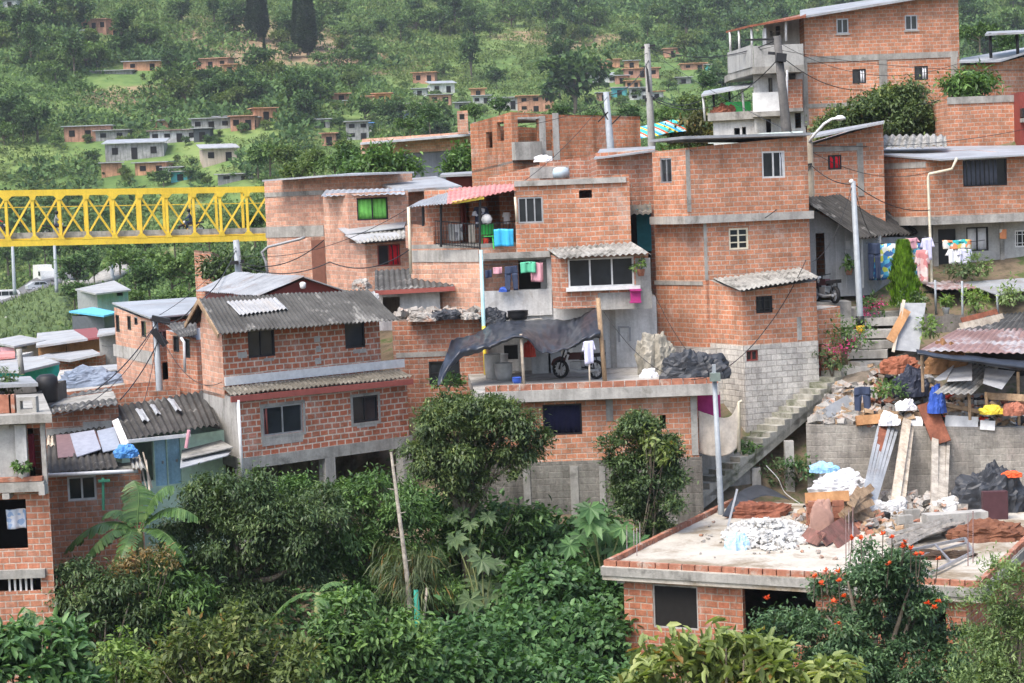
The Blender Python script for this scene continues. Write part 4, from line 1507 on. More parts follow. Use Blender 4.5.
chunks('wall_top_rubble', 'broken bricks and scraps scattered along the rubbish wall', 'rubble', [P(r_.uniform(398, 484), 318.5 - .09 * 0, 66.2 + r_.uniform(.1, 1.2)) + V(0, 0, r_.uniform(.02, .3)) for _ in range(150)], RUBG, (.05, .17))
# ================================================================== unfinished slab-roofed house, lower right
SA, SB, SD = P(602, 566, 51.4), P(982, 588, 46.7), P(735, 500, 61.5)
zs = SA.z
SB.z = SD.z = zs
fd = (SB - SA).normalized(); sdv = (SD - SA).normalized()
SC = SB + (SD - SA)
lowz = P(690, 640, 50).z - 1.6
Wa, Wb = SA + fd * .5 + sdv * .25, SB - fd * .45 + sdv * .25
slab = House('unfinished_slab_house', 'unfinished low brick house with a flat concrete slab roof strewn with debris',
             [Wa + (SD - SA) * .9, Wa, Wb], lowz, mat=m_brick('brick_fresh', (.52, .215, .125), (.40, .15, .09), (.44, .34, .27), w=.33, h=.175, smear=.3, dirt=.4), cap=False)
for p in slab.top:
    p.z = zs - .36
slab.window(1, (653, 585.5, 698, 629), frame=CONCL, mull=0, fw=.04, pane=SHADE_BLK)  # near-black sheet in the opening paints the unlit room behind
slab.opening(1, (743, 583, 816, 645))
slab.opening(1, (884, 589, 946, 650))
slab.band(1, (864, 584, 872, 592), CONCL, 'concrete_block', .02)
slab.band(1, (618, 577, 625, 583), CONCL, 'concrete_block', .05)
slab.finish()
mb = MB(); mb.hexa([V(p.x, p.y, zs - .36) for p in (SA, SB, SC, SD)], [V(p.x, p.y, zs) for p in (SA, SB, SC, SD)])
mb.build('roof_slab', SLABF, slab.root)
mb = MB()
for a, b, m in ((SA, SB, 1), (SA, SD, 1), (SB, SC, .98)):
    L = (b - a).length
    d = (b - a) / L
    n_ = V(-d.y, d.x, 0)
    if n_.dot((SA + SC) / 2 - a) < 0:
        n_ = -n_
    k = .2
    while k < L - .2:
        mb.box(a + d * (k + .02) + n_ * (.10 + rnd.uniform(-.012, .012)) + V(0, 0, .07), (.335, .13, .14), Matrix.Rotation(math.atan2(d.y, d.x) + rnd.uniform(-.02, .02), 3, 'Z'))
        k += .365
mb.build('brick_kerb', TERRA, slab.root)
mb = MB()
for a, b in ((SA, SB), (SA, SD), (SB, SC)):
    d = (b - a).normalized(); n_ = V(-d.y, d.x, 0)
    if n_.dot((SA + SC) / 2 - a) > 0:
        n_ = -n_
    mb.bar(a + n_ * .025 + V(0, 0, -.13), b + n_ * .025 + V(0, 0, -.13), .04, .22)
mb.build('slab_edge', CONC, slab.root)
def rod(px, py, dx, h, r):
    p = P(px, py, 1); p = p * (zs / p.z)
    MB().tube([p, p + V(dx, 0, h)], r, 5).build('starter_bar', RUST, slab.root)


for px, py in ((627, 553), (634, 552), (640, 550), (637, 556)):
    rod(px, py, .02, .75, .012)
for px, py in ((849, 560), (853, 556), (968, 566), (973, 562), (846, 566)):
    rod(px, py, .03, 1.3, .014)


def on_slab(px, py, dz=0.0):
    d = ray(px, py)
    return d * ((zs + dz) / d.z)


# grey retaining wall behind the slab
rw3 = House('concrete_retaining_wall', 'grey cement retaining wall with stained face behind the debris covered slab', [(806, 424, 62.2), (1045, 428, 61.2)], zs - 1.5, depth=.5, mat=m_block('block_cemented', (.40, .385, .35), (.33, .315, .285), (.40, .385, .35), dirt=.7), cat='wall', capmat=CONC)
rw3.finish()

# ================================================================== upper right tall brick house with white balconies
uh = House('tall_brick_house', 'tall brick house on the upper right with white balconies down its left end', [(804, 18, 88), (958, -8, 88)], 1.2, depth=7, mat=BRICK_A, capmat=ZINC, backrise=.4)
for r in ((836.5, 18.5, 848.5, 33.5), (905, 15, 917.5, 30)):
    uh.window(0, r, frame=STEEL, mull=1, sill=True)
for r in ((852.5, 69, 866, 83.5), (914.5, 66, 928, 80)):
    uh.window(0, r, frame=BLACK, mull=1, curtain=WCLOTH, gap=(.55, .95))
uh.band(0, (803, 54, 958, 60), CONC, 'concrete_beam', .04)
uh.band(0, (879, 60.2, 887, 87), CONC, 'column', .042); uh.band(0, (803.5, 61, 808, 126), CONC, 'column', .045); uh.band(0, (951, 57, 957.5, 100), CONC, 'column', .042)
uh.band(0, (808.5, 103, 858, 107), CONC, 'concrete_beam', .03); uh.band(0, (837, 62, 838.5, 103), BRICK_D, 'brick_joint', .01); uh.band(0, (940, 0, 941.5, 52), BRICK_D, 'brick_joint', .01)
uh.finish()
flat_sheet('roof_sheet', [P(800, 16.5, 87.4), P(960, -10, 87.4), P(960, -14, 96), P(800, 10, 96)], .1, ZINCD, uh.root)
ws = House('x', 'x', [(753, 72, 88.5), (804, 67, 88.0)], 1.0, depth=6, mat=PLASTER, root=uh.root)
for r in ((768.5, 78, 772.5, 92), (789, 71, 795.5, 80.5)):
    ws.window(0, r, frame=BLACK, mull=0)
for r in ((786, 114, 790, 130), (795, 113, 801, 128), (766, 119, 771, 133)):
    ws.opening(0, r)
ws.band(0, (754.5, 93, 781.5, 113), WHITE, 'white_parapet', .75, inset=0)
ws.band(0, (787, 80, 803, 109), BRICK_D, 'brick_parapet', .5, inset=0)
ws.band(0, (753, 112, 782, 117), CONC, 'balcony_slab', .9, inset=-.001)
ws.band(0, (786, 108.5, 804, 112), CONC, 'balcony_slab', .6, inset=-.001)
ws.finish()
wu = House('x', 'x', [(764, 24, 89.6), (804, 14, 89.4)], ws.top[0].z, depth=5, mat=PLASTER, root=uh.root)
for r in ((763, 31, 766, 43), (770, 31, 773, 36), (776, 26, 780, 42)):
    wu.opening(0, r)
wu.finish()
bp = MB()
b0, b1, b2 = P(729, 71, 91.5), P(753, 74, 87.2), P(804, 66.5, 86.9)
zz = b1.z; b0.z = b2.z = zz
bp.hexa([b0, b1, b2, b2 + V(0, 4, 0), b0 + V(0, 2, 0)], [p + V(0, 0, .3) for p in (b0, b1, b2, b2 + V(0, 4, 0), b0 + V(0, 2, 0))])
bp.build('balcony_slab', CONC, uh.root)
bp = MB(); bp.bar(b0 + V(0, .06, .78), b1 + V(0, .06, .78), .1, .95); bp.bar(b1 + V(.06, .06, .75), b2 + V(0, .06, .75), .1, .9); bp.build('balcony_parapet', PLASTG, uh.root)
for px, y0, y1, Y in ((730, 32, 53, 91.3), (739, 30, 52, 89.6), (751.5, 25, 50, 87.5), (765, 28, 47, 87.3), (785.5, 19, 41, 87.2)):
    MB().tube([P(px, y0, Y), P(px + .6, y1, Y)], .055, 6).build('balcony_post', WHITE, uh.root, smooth=True)
flat_sheet('balcony_roof', [P(726, 31, 92), P(750, 25, 87), P(806, 15.5, 86.7), P(806, 13, 91)], .09, WOODR, uh.root)
MB().tube([P(787, 70, 86.8), P(787, 130, 86.8)], .05, 6).build('drain_pipe', WHITE, uh.root, smooth=True)
# roofed side terrace lower left of it
st = House('side_terrace_house', 'small white house with a pole roofed terrace on top beside the tall balcony house', [(713, 120, 89.5), (755, 115, 88.8)], 1.2, depth=4, mat=PLASTER, capmat=CONC)
for r in ((734, 128, 740, 140), (742, 127, 746, 136)):
    st.opening(0, r)
st.finish()
slab_under(st.root, st.top, .35, .35, CONC, 'terrace_slab', st.top[0].z + .3)
for px, y0, y1, Y in ((703, 95, 121, 89.6), (713, 92, 119, 91), (729, 90, 117, 91), (742, 88, 112, 89)):
    MB().tube([P(px, y0, Y), P(px + 2, y1, Y)], .05, 6).build('terrace_post', WHITE if px in (703, 742) else BLACK, st.root, smooth=True)
flat_sheet('terrace_roof', [P(701, 95, 89.2), P(753, 85, 88.4), P(753, 82, 91.5), P(704, 91, 92)], .08, ZINC, st.root)
mb = MB(); mb.box(P(738, 107, 89.6), (1.1, .3, .45)); tag(mb.build('green_tub', GREENPL), 'green plastic tub on the roofed terrace', 'tub')
heap('dark_laundry_heap', 'dark brown heap on the roofed terrace beside the green tub', 'laundry', P(724, 116, 89.6), .5, .4, .5, WOODR, .1, seed=9)

# ================================================================== brick house behind lamp pole with sloping roof
rk = House('sloping_brick_house', 'brick house with a rising roof edge and a small red window behind the street lamp', [(795, 150, 72.4), (883, 123, 72.4)], -3.5, depth=6, mat=BRICK_A, capmat=ZINC)
rk.window(0, (828, 155, 841.5, 169.5), frame=BLACK, mull=1, curtain=REDC, gap=(.1, 1))
rk.band(0, (808, 146.5, 857, 151.5), CONC, 'concrete_beam', .03); rk.band(0, (857.5, 143, 863.5, 196), CONC, 'column', .035)
rk.finish()
flat_sheet('roof_sheet', [P(755, 148, 71.6), P(884, 121.5, 71.6), P(884, 120.5, 77), P(770, 140, 78)], .08, ZINC, rk.root)
flat_sheet('pale_roof_sheet', [P(708, 142, 76), P(800, 141, 74.5), P(803, 131, 80), P(762, 133, 82)], .06, m_plain('pale_green_sheet', (.46, .53, .48), .5), rk.root)
corr(rk.root, 'lean_to_roof', P(884, 136, 77), P(946, 135, 77), P(947, 147, 74.5), P(879, 147.5, 74.5), FIBROL, .28, .05, 1.0, .05)

# ================================================================== brick house upper floor over grey ground floor, right
rh = House('right_brick_house', 'brick upper floor with black curtained window over a grey ground floor', [(865, 155, 75), (926, 160, 72), (1035, 154.5, 72.6)], Zp(935, 217, 72), mat=BRICK_A, capmat=ZINC)
rh.window(1, (963, 157.5, 1007, 186), frame=BLACK, mull=0, curtain=m_plain('grey_curtain', (.09, .10, .13), .9, .1), gap=(.0, .8))
rh.band(1, (944, 163, 946, 213), BRICK_D, 'brick_joint', .01); rh.band(0, (866, 163, 926, 169), CONCL, 'pale_band', .02)
rh.finish()
slab_under(rh.root, rh.top, .3, .22, CONCL, 'floor_slab', rh.zb + .02)
flat_sheet('roof_sheet', [P(864, 153, 74.6), P(940, 159, 71.3), P(1040, 153.5, 72), P(1040, 145, 78), P(884, 147, 79)], .06, ZINC, rh.root)
rg = House('x', 'x', [P(866, 216, 75.6), P(933, 218, 73.0), P(1040, 214, 73.4)], Zp(940, 282, 73), mat=PLASTG, root=rh.root, cap=False)
rg.door(1, (938.5, 229, 956, 276), BLACK, panels=False)
rg.window(1, (966.5, 227, 988.5, 251), frame=BLACK, mull=1, curtain=WCLOTH)
rg.window(1, (1015, 230, 1034, 247), frame=WHITE, mull=0, bars=4)
rg.band(1, (933, 218, 938, 278), CONCL, 'column', .05); rg.band(1, (1000, 222, 1004, 272), CONC, 'column', .05)
rg.finish()
MB().tube([P(957, 158, 71.2), P(952, 169, 71.4), P(929, 174, 71.6), P(928, 178, 71.6), P(931, 258, 71.6), P(933, 320, 71.2)], .05, 8).build('drain_pipe', CREAM, rh.root, smooth=True)

bb_ = House('brick_cube_house', 'plain windowless brick block below the tall house and right of the mango tree', [(947, 101, 80), (1019, 96, 80)], .2, depth=5, mat=BRICK_A, capmat=CONC)
bb_.band(0, (947, 96, 1019, 103), CONC, 'concrete_beam', .04)
bb_.finish()
bal = House('edge_balcony_house', 'narrow house slice at the picture edge with a dark red balcony', [(1020, 92, 79), (1050, 90, 79)], .2, depth=5, mat=MAROON)
bal.band(0, (1020, 118, 1050, 122), CONC, 'balcony_slab', .4); bal.band(0, (1020, 108, 1050, 117), BLACK, 'railing', .38)
bal.finish()
rr = House('upper_edge_house', 'brick house at the upper right edge with a thin flat canopy on posts', [(961, 66, 86), (1003, 62, 86), (1045, 52, 87)], 1.0, mat=BRICK_A, capmat=ZINC, back=[(1045, 48, 93), (961, 60, 93)])
rr.finish()
flat_sheet('roof_sheet', [P(959, 61, 85.5), P(1000, 60, 85.3), P(1045, 46, 86), P(1045, 44, 92), P(962, 58, 92)], .09, ZINC, rr.root)
flat_sheet('canopy', [P(985, 34, 86), P(1040, 31, 86), P(1040, 29, 90), P(987, 31.5, 90)], .08, ZINCD, rr.root)
for px in (990, 1017):
    MB().tube([P(px, 33, 86.5), P(px + 1, 58, 86.5)], .07, 6).build('canopy_post', BLACK, rr.root, smooth=True)

# ================================================================== grey board house with corrugated gable roof
gh = House('grey_board_house', 'low grey painted board house with a weathered corrugated roof behind the tall lamp pole', [(779, 216, 70), (802, 203, 70), (862, 238, 70)], Zp(800, 298, 70), mat=GREYB, back=[(928, 236, 74), (868, 198, 74.5), (845, 212, 74.5)], cap=False)
gh.window(0, (781, 241, 791, 262), frame=BLACK, mull=1, hbar=1)
gh.opening(1, (816, 233, 825, 276))
gh.band(1, (845, 241, 850, 249), GREYM, 'electric_box', .06)
for px in (793, 836, 845.5, 828):
    i = 0 if px < 802 else 1
    gh.band(i, (px, 236 if i else 218, px + .8, 288), GREYM, 'board_joint', .012)
gh.finish()
corr(gh.root, 'roof', P(801, 199, 69.3), P(868, 193.5, 75), P(930, 233, 74.6), P(860, 237.5, 69.0), FIBROD, .32, .06, 1.0, .03)
corr(gh.root, 'roof', P(868, 193.5, 75), P(801, 199, 69.3), P(776, 218, 69.3), P(842, 212, 75), FIBRO, .22, .035, 1.0, .02)
for px, y0, y1, Y in ((880, 235, 285, 70.4), (862, 238, 288, 69.8), (925, 236, 290, 73)):
    MB().box((P(px, (y0 + y1) / 2, Y)), (.09, .09, (y1 - y0) * Y / F)).build('porch_post', GREYM, gh.root)

# ================================================================== small sheds on the right slope
yd = House('flower_shed', 'low dark shed with rusty and grey sheets above rows of potted plants', [(924, 291, 70.6), (1040, 284, 70.6)], Zp(950, 322, 70), depth=1.2, mat=SHADE_BLK, cat='shed', cap=False)  # black walls paint the shade beneath the roof sheets
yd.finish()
corr(yd.root, 'rusty_roof', P(919, 283, 71.5), P(960, 281, 71.5), P(977, 289.5, 69.2), P(937, 290, 69.2), RUST, .2, .02, .9, .02)
flat_sheet('grey_sheet_roof', [P(962, 282, 71.0), P(1040, 277, 71), P(1040, 288, 69), P(998, 295, 68.4)], .03, ZINC, yd.root)
for px, y0, y1, Y in ((935, 280, 314, 69), (962, 281, 338, 68.4), (997, 294, 314, 68.3)):
    MB().tube([P(px, y0, Y), P(px + 1, y1, Y)], .04, 6).build('shed_post', GALV, yd.root, smooth=True)
jk = House('junk_shed', 'open junk shed with rusty maroon corrugated roof and dangling white sheets', [(925, 356, 64.8), (1045, 354, 64.8)], Zp(960, 424, 64.5), depth=1.0, mat=SHADE_BLK, cat='shed', cap=False)  # black walls paint the shade inside the open shed
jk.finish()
corr(jk.root, 'upper_roof', P(990, 316, 68), P(1045, 311, 68), P(1045, 331, 65), P(955, 331.5, 65), FIBRO, .22, .035, 1.0, .03)
corr(jk.root, 'rusty_roof', P(957, 330, 65.2), P(1045, 329, 65.2), P(1045, 355, 61.4), P(918, 351, 61.4), RUST, .25, .022, 1.0, .02)
cloth('plastic_sheet', 'grey plastic sheet rolled along the front edge of the rusty shed roof', 'plastic sheet',
      [[P(916, 350, 61.5), P(945, 355, 61.4), P(975, 357, 61.4), P(1005, 360, 61.4), P(1042, 362, 61.4)], [P(917, 354, 61.2), P(946, 359, 61.1), P(976, 362, 61.1), P(1006, 366, 61.1), P(1042, 370, 61.1)], [P(921, 356, 61.4), P(947, 360, 61.4), P(977, 364, 61.4), P(1006, 369, 61.4), P(1042, 373, 61.4)]], TARP, 30, 6, .05, 2)
for k, (q4, m, nm) in enumerate((([(953, 363, 63), (972, 361, 63), (972, 380, 61), (947, 381, 61.2)], WSHEET, 'white_sheet'), ([(985, 368, 62.6), (1015, 371, 62.6), (1002, 389, 60.8), (983, 383, 61)], WSHEET, 'white_sheet'), ([(934, 379, 61.4), (955, 364, 62.6), (946, 379, 61.3), (938, 380.5, 61.2)], WSHEET, 'white_sheet'))):
    flat_sheet(nm, [P(*c) for c in q4], .02, m, jk.root)
corr(jk.root, 'low_roof', P(972, 364, 63.4), P(999, 367, 63.4), P(972, 394, 60.8), P(934, 393, 60.8), FIBROL, .2, .03, .8, .05)
for px, y0, y1, Y in ((922, 355, 392, 61.6), (969, 393, 420, 61.2), (1018, 372, 425, 61.8), (986, 392, 415, 61.4)):
    MB().tube([P(px, y0, Y), P(px + 1, y1, Y)], .05, 6).build('shed_post', WOOD, jk.root)

# ================================================================== left edge: concrete and brick house
le = House('left_edge_house', 'three level concrete and brick house with deep open balconies at the left edge', [(-40, 425, 50), (45, 418, 50)], -16, mat=BRICK_D, cap=False, back=[(38, 418, 55), (-40, 425, 55)])
o1 = le.opening(0, (27.5, 428, 42, 481)); o2 = le.opening(0, (-34, 500, 27, 550)); o3 = le.opening(0, (-34, 579, 41, 592))
le.finish()
zt_ = le.top[1].z
mb = MB(); le.obox(mb, 0, le.rect(0, (-40, 420, 20, 484))[0] + .03, le.rect(0, (-40, 420, 20, 484))[1], le.rect(0, (-40, 420, 20, 484))[2], zt_ - .05, -.01, .04); mb.build('grey_render', PLASTG, le.root)
le.band(0, (17, 424, 28, 482), PLASTER, 'white_column', .12); le.band(0, (42, 420, 46.5, 484), CONCL, 'column', .08)
le.band(0, (-40, 481.5, 47, 491), CONC, 'floor_slab', .35); le.band(0, (-40, 570, 46, 578.5), CONC, 'floor_slab', .12)
mb = MB(); le.obox(mb, 0, le.rect(0, (-40, 479, 45, 484))[0], le.rect(0, (-40, 479, 45, 484))[1], le.rect(0, (-40, 478, 45, 481.3))[2] + .01, le.rect(0, (-40, 476.5, 45, 481))[3], .12, .3); mb.build('brick_edge', TERRA, le.root)
for r in ((6, 491.5, 13, 497), (42, 483, 48, 493), (4, 421, 11, 427)):
    le.band(0, r, CONCL, 'beam_end', .38 if r[1] != 421 else .2)
slab_under(le.root, le.top, .22, .45, CONC, 'roof_slab', zt_ + .14)
mb = MB(); le.obox(mb, 0, .1, le.frame(0)[4] - .9, -15.9, zt_, -2.4, -2.3); mb.build('inner_wall', SHADE_BLK, le.root)  # near-black wall puts the shade of the deep openings into colour
mb = MB()
for k in range(5):
    p = le.pt(0, o3[1] - .25 - k * .14, o3[2], -.08); mb.bar(p, p + V(0, 0, o3[3] - o3[2]), .05)
mb.build('grille', WHITE, le.root)
mb = MB()
for k in range(10):
    p = P(2 + k * 3.7, 412, 50.2); p.z = zt_ + .14
    if k < 4:
        mb.box(p + V(0, 0, .24), (.14, .2, .46))
mb.build('upright_brick', TERRA, le.root)
mb = MB()
p = P(28, 410, 50.2); p.z = zt_ + .14
mb.box(p + V(-.2, 0, .2), (.09, .3, .4)); mb.box(p + V(.2, 0, .2), (.09, .3, .4)); mb.box(p + V(0, 0, .045), (.31, .3, .09)); mb.box(p + V(0, 0, .355), (.31, .3, .09))
tag(mb.build('hollow_block', CONC), 'single hollow concrete block on the roof slab at the left edge', 'concrete block')
mb = MB(); o = P(15, 520, 50.6)
garment('towel', 'pale blue and white towel hanging in the lowest left edge balcony', 'towel', P(16, 509, 50.3), .52, .5, m_pattern('blue_white_towel', [(.55, .62, .72), (.65, .68, .75), (.3, .42, .62), (.7, .7, .72)]))
garment('towel', 'dark red cloth hanging in the doorway of the left edge house', 'towel', P(30, 434, 50.4), .2, .85, m_plain('dark_red_cloth', (.22, .03, .05), .9))

# ================================================================== shack with patched roofs
sk = House('patched_shack', 'brick shack with patched corrugated sheets on its lower roof and a white framed window', [(44, 475, 56), (141, 468, 56.6)], -15, depth=4, mat=BRICK_A, cap=True, capmat=CONCD)
sk.window(0, (67.5, 476, 96.5, 500.5), frame=WHITE, mull=1, fw=.06)
sk.finish()
skw = House('x', 'x', [(43, 413, 59.5), (118, 402, 60)], sk.top[0].z, depth=4, mat=BRICK_D, root=sk.root)
skw.band(0, (46, 428, 84, 437), CONC, 'cement_band', .03); skw.band(0, (83, 421, 112, 433), CONCL, 'cement_band', .034)
skw.finish()
corr(sk.root, 'lower_roof', P(48, 436, 59.6), P(122, 425, 59.8), P(139, 467, 55.7), P(47, 473, 55.4), FIBROD, .19, .035, .62, .03, skip=(3,))
flat_sheet('roof_patch', [q_ + V(0, -.12, .11) for q_ in (P(57, 438, 59.0), P(72, 437, 59.0), P(79, 459, 57.0), P(59, 461, 56.9))], .02, m_plain('brown_sheet', (.17, .11, .115), .6), sk.root)
flat_sheet('roof_patch', [q_ + V(0, -.12, .11) for q_ in (P(71, 437, 58.9), P(95, 433, 59.0), P(102, 452, 57.2), P(78, 460, 56.8))], .025, m_plain('lilac_grey_sheet', (.29, .305, .36), .5), sk.root)
flat_sheet('roof_patch', [q_ + V(0, -.12, .11) for q_ in (P(98, 434, 58.9), P(115, 430, 59.0), P(122, 451, 57.2), P(104, 455, 57.1))], .025, m_plain('blue_grey_sheet', (.27, .30, .36), .5), sk.root)
corr(sk.root, 'red_tile_patch', P(94, 433, 58.8), P(100, 432, 58.8), P(103, 446, 57.6), P(97, 447, 57.6), RUST, .12, .03)
corr(sk.root, 'pale_tile_patch', P(48, 437, 59.2), P(54, 437, 59.2), P(56, 446, 58.2), P(47, 446, 58.2), WOODP, .15, .04)
corr(sk.root, 'pale_tile_patch', P(129, 456, 56.6), P(141, 457, 56.4), P(146, 469, 55.4), P(133, 469, 55.4), FIBROL, .15, .04)
mb = MB(); mb.tube([P(48, 475.5, 55.3), P(138, 471, 55.6)], .06, 8); mb.build('gutter', WHITE, sk.root, smooth=True)
corr(sk.root, 'upper_roof', P(40, 409, 61), P(116, 398, 61), P(118, 405, 59.3), P(42, 415, 59.0), FIBRO, .21, .03, .8, .04)
wb = House('blue_door_shack', 'wooden shack with a big dark corrugated roof and sky blue double doors', [(121, 444, 58.0), (224, 430, 59.6)], -14.0, depth=3.4, mat=m_plain('mint_boards', (.52, .70, .57), .6), cap=False)
wb.opening(0, (130, 440, 154, 482))
wb.door(0, (155, 438, 167, 486), BLUEP, panels=False); wb.door(0, (168, 437, 181, 484), BLUEP, panels=False)
wb.finish()
corr(wb.root, 'roof', P(111, 408, 61.6), P(206, 391, 62.6), P(220, 425, 58.8), P(129, 440, 57.0), FIBROD, .2, .04, .8, .01, nv=4)
u_, v_ = P(206, 391, 62.6) - P(111, 408, 61.6), P(129, 440, 57) - P(111, 408, 61.6)
nn = u_.cross(v_).normalized(); nn = nn if nn.z > 0 else -nn
for a0, a1, b0, b1 in ((.21, .28, .25, .62), (.37, .42, .2, .5), (.57, .63, .12, .5)):
    q4 = [P(111, 408, 61.6) + u_ * a + v_ * b + nn * .06 for a, b in ((a0, b0), (a1, b0), (a1, b1), (a0, b1))]
    corr(wb.root, 'pale_roof_strip', *q4, WSHEET, .22, .03)
flat_sheet('white_gable_board', [P(112, 421, 58.6), P(118, 418, 58.8), P(128, 441, 56.8), P(124, 451, 56.8)], .04, WHITE, wb.root)
mb = MB(); mb.bar(P(128, 441.5, 56.8), P(190, 435, 58.1), .06, .1); mb.build('fascia', WHITE, wb.root)
flat_sheet('tin_awning', [P(182, 450, 58.8), P(221, 440, 59.4), P(233, 447, 57.9), P(181, 459, 57.0)], .03, FIBROL, wb.root)
flat_sheet('tin_awning', [P(181, 458, 57.4), P(232, 449, 58.2), P(228, 455, 57.6), P(180, 468, 56.6)], .03, ZINC, wb.root)
mb = MB(); mb.bar(P(98.5, 481, 55.3), P(110, 480.5, 55.3), .05, .07); mb.bar(P(103, 478, 55.35), P(103.5, 510, 55.35), .07, .05)
tag(mb.build('green_post', m_plain('green_paint', (.05, .22, .14), .6)), 'dark green painted frame fixed beside the white framed window', 'frame')
planks('leaning_stick', 'thin stick leaning beside the blue door shack opening', 'sticks', [(P(139, 455, 56), P(147, 492, 55.6), .04), (P(143, 452, 56), P(152, 488, 55.8), .04), (P(146, 460, 56), P(150, 494, 55.5), .05)], WOODP)
mb = MB(); mb.tube([P(186, 448, 57.4), P(189, 430, 57.4)], .05, 6)
tag(mb.build('vent_pipe', PINK), 'short pinkish pipe sticking up by the tin awning', 'pipe')
heap('blue_bucket_bundle', 'small blue and white bundle at the foot of the white gable board', 'bundle', P(126, 456, 56), .3, .25, .3, m_plain('bright_blue_plastic', (.08, .25, .55), .5), .1, seed=2)

# ================================================================== brick house behind with flat grey sheet roof
gb = House('grey_roof_brick_house', 'pinkish two storey brick house under a flat pale grey sheet roof', [(114, 307, 77), (152, 322, 72), (200, 318, 73.5)], -9, mat=BRICK_C, wmats={1: BRICK_D}, capmat=ZINC)  # right wall gets darker brick, painting the shadow beneath the eaves
for r in ((115.5, 315, 119.5, 332), (127, 316, 131, 330), (134, 315, 137.5, 325), (141, 321, 146, 337)):
    gb.window(0, r, frame=BLACK, mull=0)
gb.band(0, (114, 348, 152, 360), CONCL, 'plaster_band', .02)
gb.opening(1, (163, 362, 172, 400)); gb.window(1, (156, 330, 170, 345), frame=STEEL, mull=1)
gb.finish()
flat_sheet('roof_sheet', [P(112, 302.5, 77.4), P(150, 317.5, 71.4), P(206, 312, 73), P(196, 297, 79)], .06, ZINC, gb.root)
lt = House('lean_to_house', 'small lean-to with grey roof and white pipe behind the red brick house', [(166, 330, 69), (196, 340, 67)], -9, depth=3, mat=BRICK_D, capmat=ZINCD)
lt.window(0, (184, 338, 190, 358), frame=BLACK, mull=0); lt.window(0, (173, 336, 179, 352), frame=BLACK, mull=0)
lt.finish()
corr(lt.root, 'roof', P(165, 324, 71), P(196, 320, 70.4), P(197, 335, 66.6), P(181, 338, 66.8), FIBRO, .2, .02)
MB().tube([P(181, 338, 66.6), P(184, 342, 66.5), P(185, 372, 66.5)], .05, 6).build('drain_pipe', WHITE, lt.root, smooth=True)
mg = House('maroon_gable_house', 'house with pale grey zinc roof and maroon gable behind the corrugated ridge', [P(262, 297, 66.6), P(303, 279.5, 67.6), P(345, 291, 68)], -5.6, mat=MAROON, back=[(335, 287, 73), (262, 276, 74), (205, 290, 73)], cap=False)
mg.finish()
corr(mg.root, 'roof', P(235, 272.5, 74.4), P(304, 276.5, 67.2), P(258, 296.5, 66.2), P(196, 291, 73), ZINCD, .25, .02, 1.0, .01)
flat_sheet('roof_sheet', [P(304, 276.5, 67.2), P(235, 272.5, 74.4), P(320, 284, 74), P(346, 290.5, 67.6)], .04, ZINCD, mg.root)
MB().lathe(P(303, 289, 67.0), [(.05, 0), (.10, .05), (.11, .2), (.04, .24)], 10).build('gable_lamp', WHITE, mg.root, smooth=True)
# ================================================================== stairs up the slope
q0, q1 = P(686, 509, 60.3), P(848, 371, 65.6)
N = 22
hd = V(q1.x - q0.x, q1.y - q0.y, 0)
run = hd.length / N
hd.normalize()
wd = V(-hd.y, hd.x, 0) * .85
ri = (q1.z - q0.z) / N
mb = MB()
for k in range(N):
    a = q0 + hd * (run * k) + V(0, 0, ri * k)
    jz = rnd.uniform(-.015, .015)
    pts = [a, a + hd * (run + .02), a + hd * (run + .02) + wd, a + wd]
    mb.hexa([p + V(0, 0, -.22) for p in pts], [p + V(0, 0, ri + jz) for p in pts])
pts = [q0 + V(0, 0, -.25), q1 + V(0, 0, -.25), q1 + wd + V(0, 0, -.25), q0 + wd + V(0, 0, -.25)]
mb.hexa([p + V(0, 0, -.2) for p in pts], [p + V(0, 0, .1) for p in pts])
for k in range(4):
    a = q0 - hd * (.5 * k) + V(-.25 * k, -.1 * k, -.22 * k)
    mb.box(a + wd * .5 + V(0, 0, -.1), (.9, 1.0, .22), Matrix.Rotation(.4 * k, 3, 'Z'))
tag(mb.build('staircase', m_surf('mossy_concrete', (.40, .385, .34), (.25, .245, .20), 1.4, c3=(.11, .125, .07), patch=.6)), 'steep concrete staircase climbing past the whitewashed tower base', 'stairs')['kind'] = 'thing'
for px, y0 in ((757, 472), (790, 445)):
    p = P(px, y0, 62.3)
    MB_ = MB().box(p + V(0, .3, -.9), (.28, .28, 2.0)); tag(MB_.build('stair_pillar', CONCL), 'pale pillar under the staircase ' + ('near its foot' if px == 757 else 'near its middle'), 'pillar')
# stepped slabs at the head of the stairs
r_ = random.Random(8)
for k, (px, py, Y, w_, d_) in enumerate(((858, 366, 65.9, 1.1, .8), (876, 361, 66.2, 1.6, .9), (868, 350, 66.8, 1.3, .9), (884, 340, 67.2, 1.8, .8), (872, 330, 67.6, 2.0, .8), (866, 318, 68.4, 2.2, .9), (846, 384, 65.0, .9, .7), (838, 398, 64.4, .8, .7))):
    o = MB().box(P(px, py, Y) + V(0, 0, -.12), (w_, d_, .26), Matrix.Rotation(r_.uniform(-.3, .3), 3, 'Z')).build('stone_slab', CONCL)
    tag(o, ['pale step slab at the very head of the staircase', 'broad pale slab right of the staircase head', 'pale slab one step above the staircase head', 'long slab beside the leaning grey board', 'wide slab below the street lamp foot', 'widest slab just behind the street lamp foot',
            'small slab on the upper flight beside the flowers', 'small slab half way along the upper flight'][k], 'step slab', 'slabs on the path')
p = P(890, 300, 69)
mb = MB()
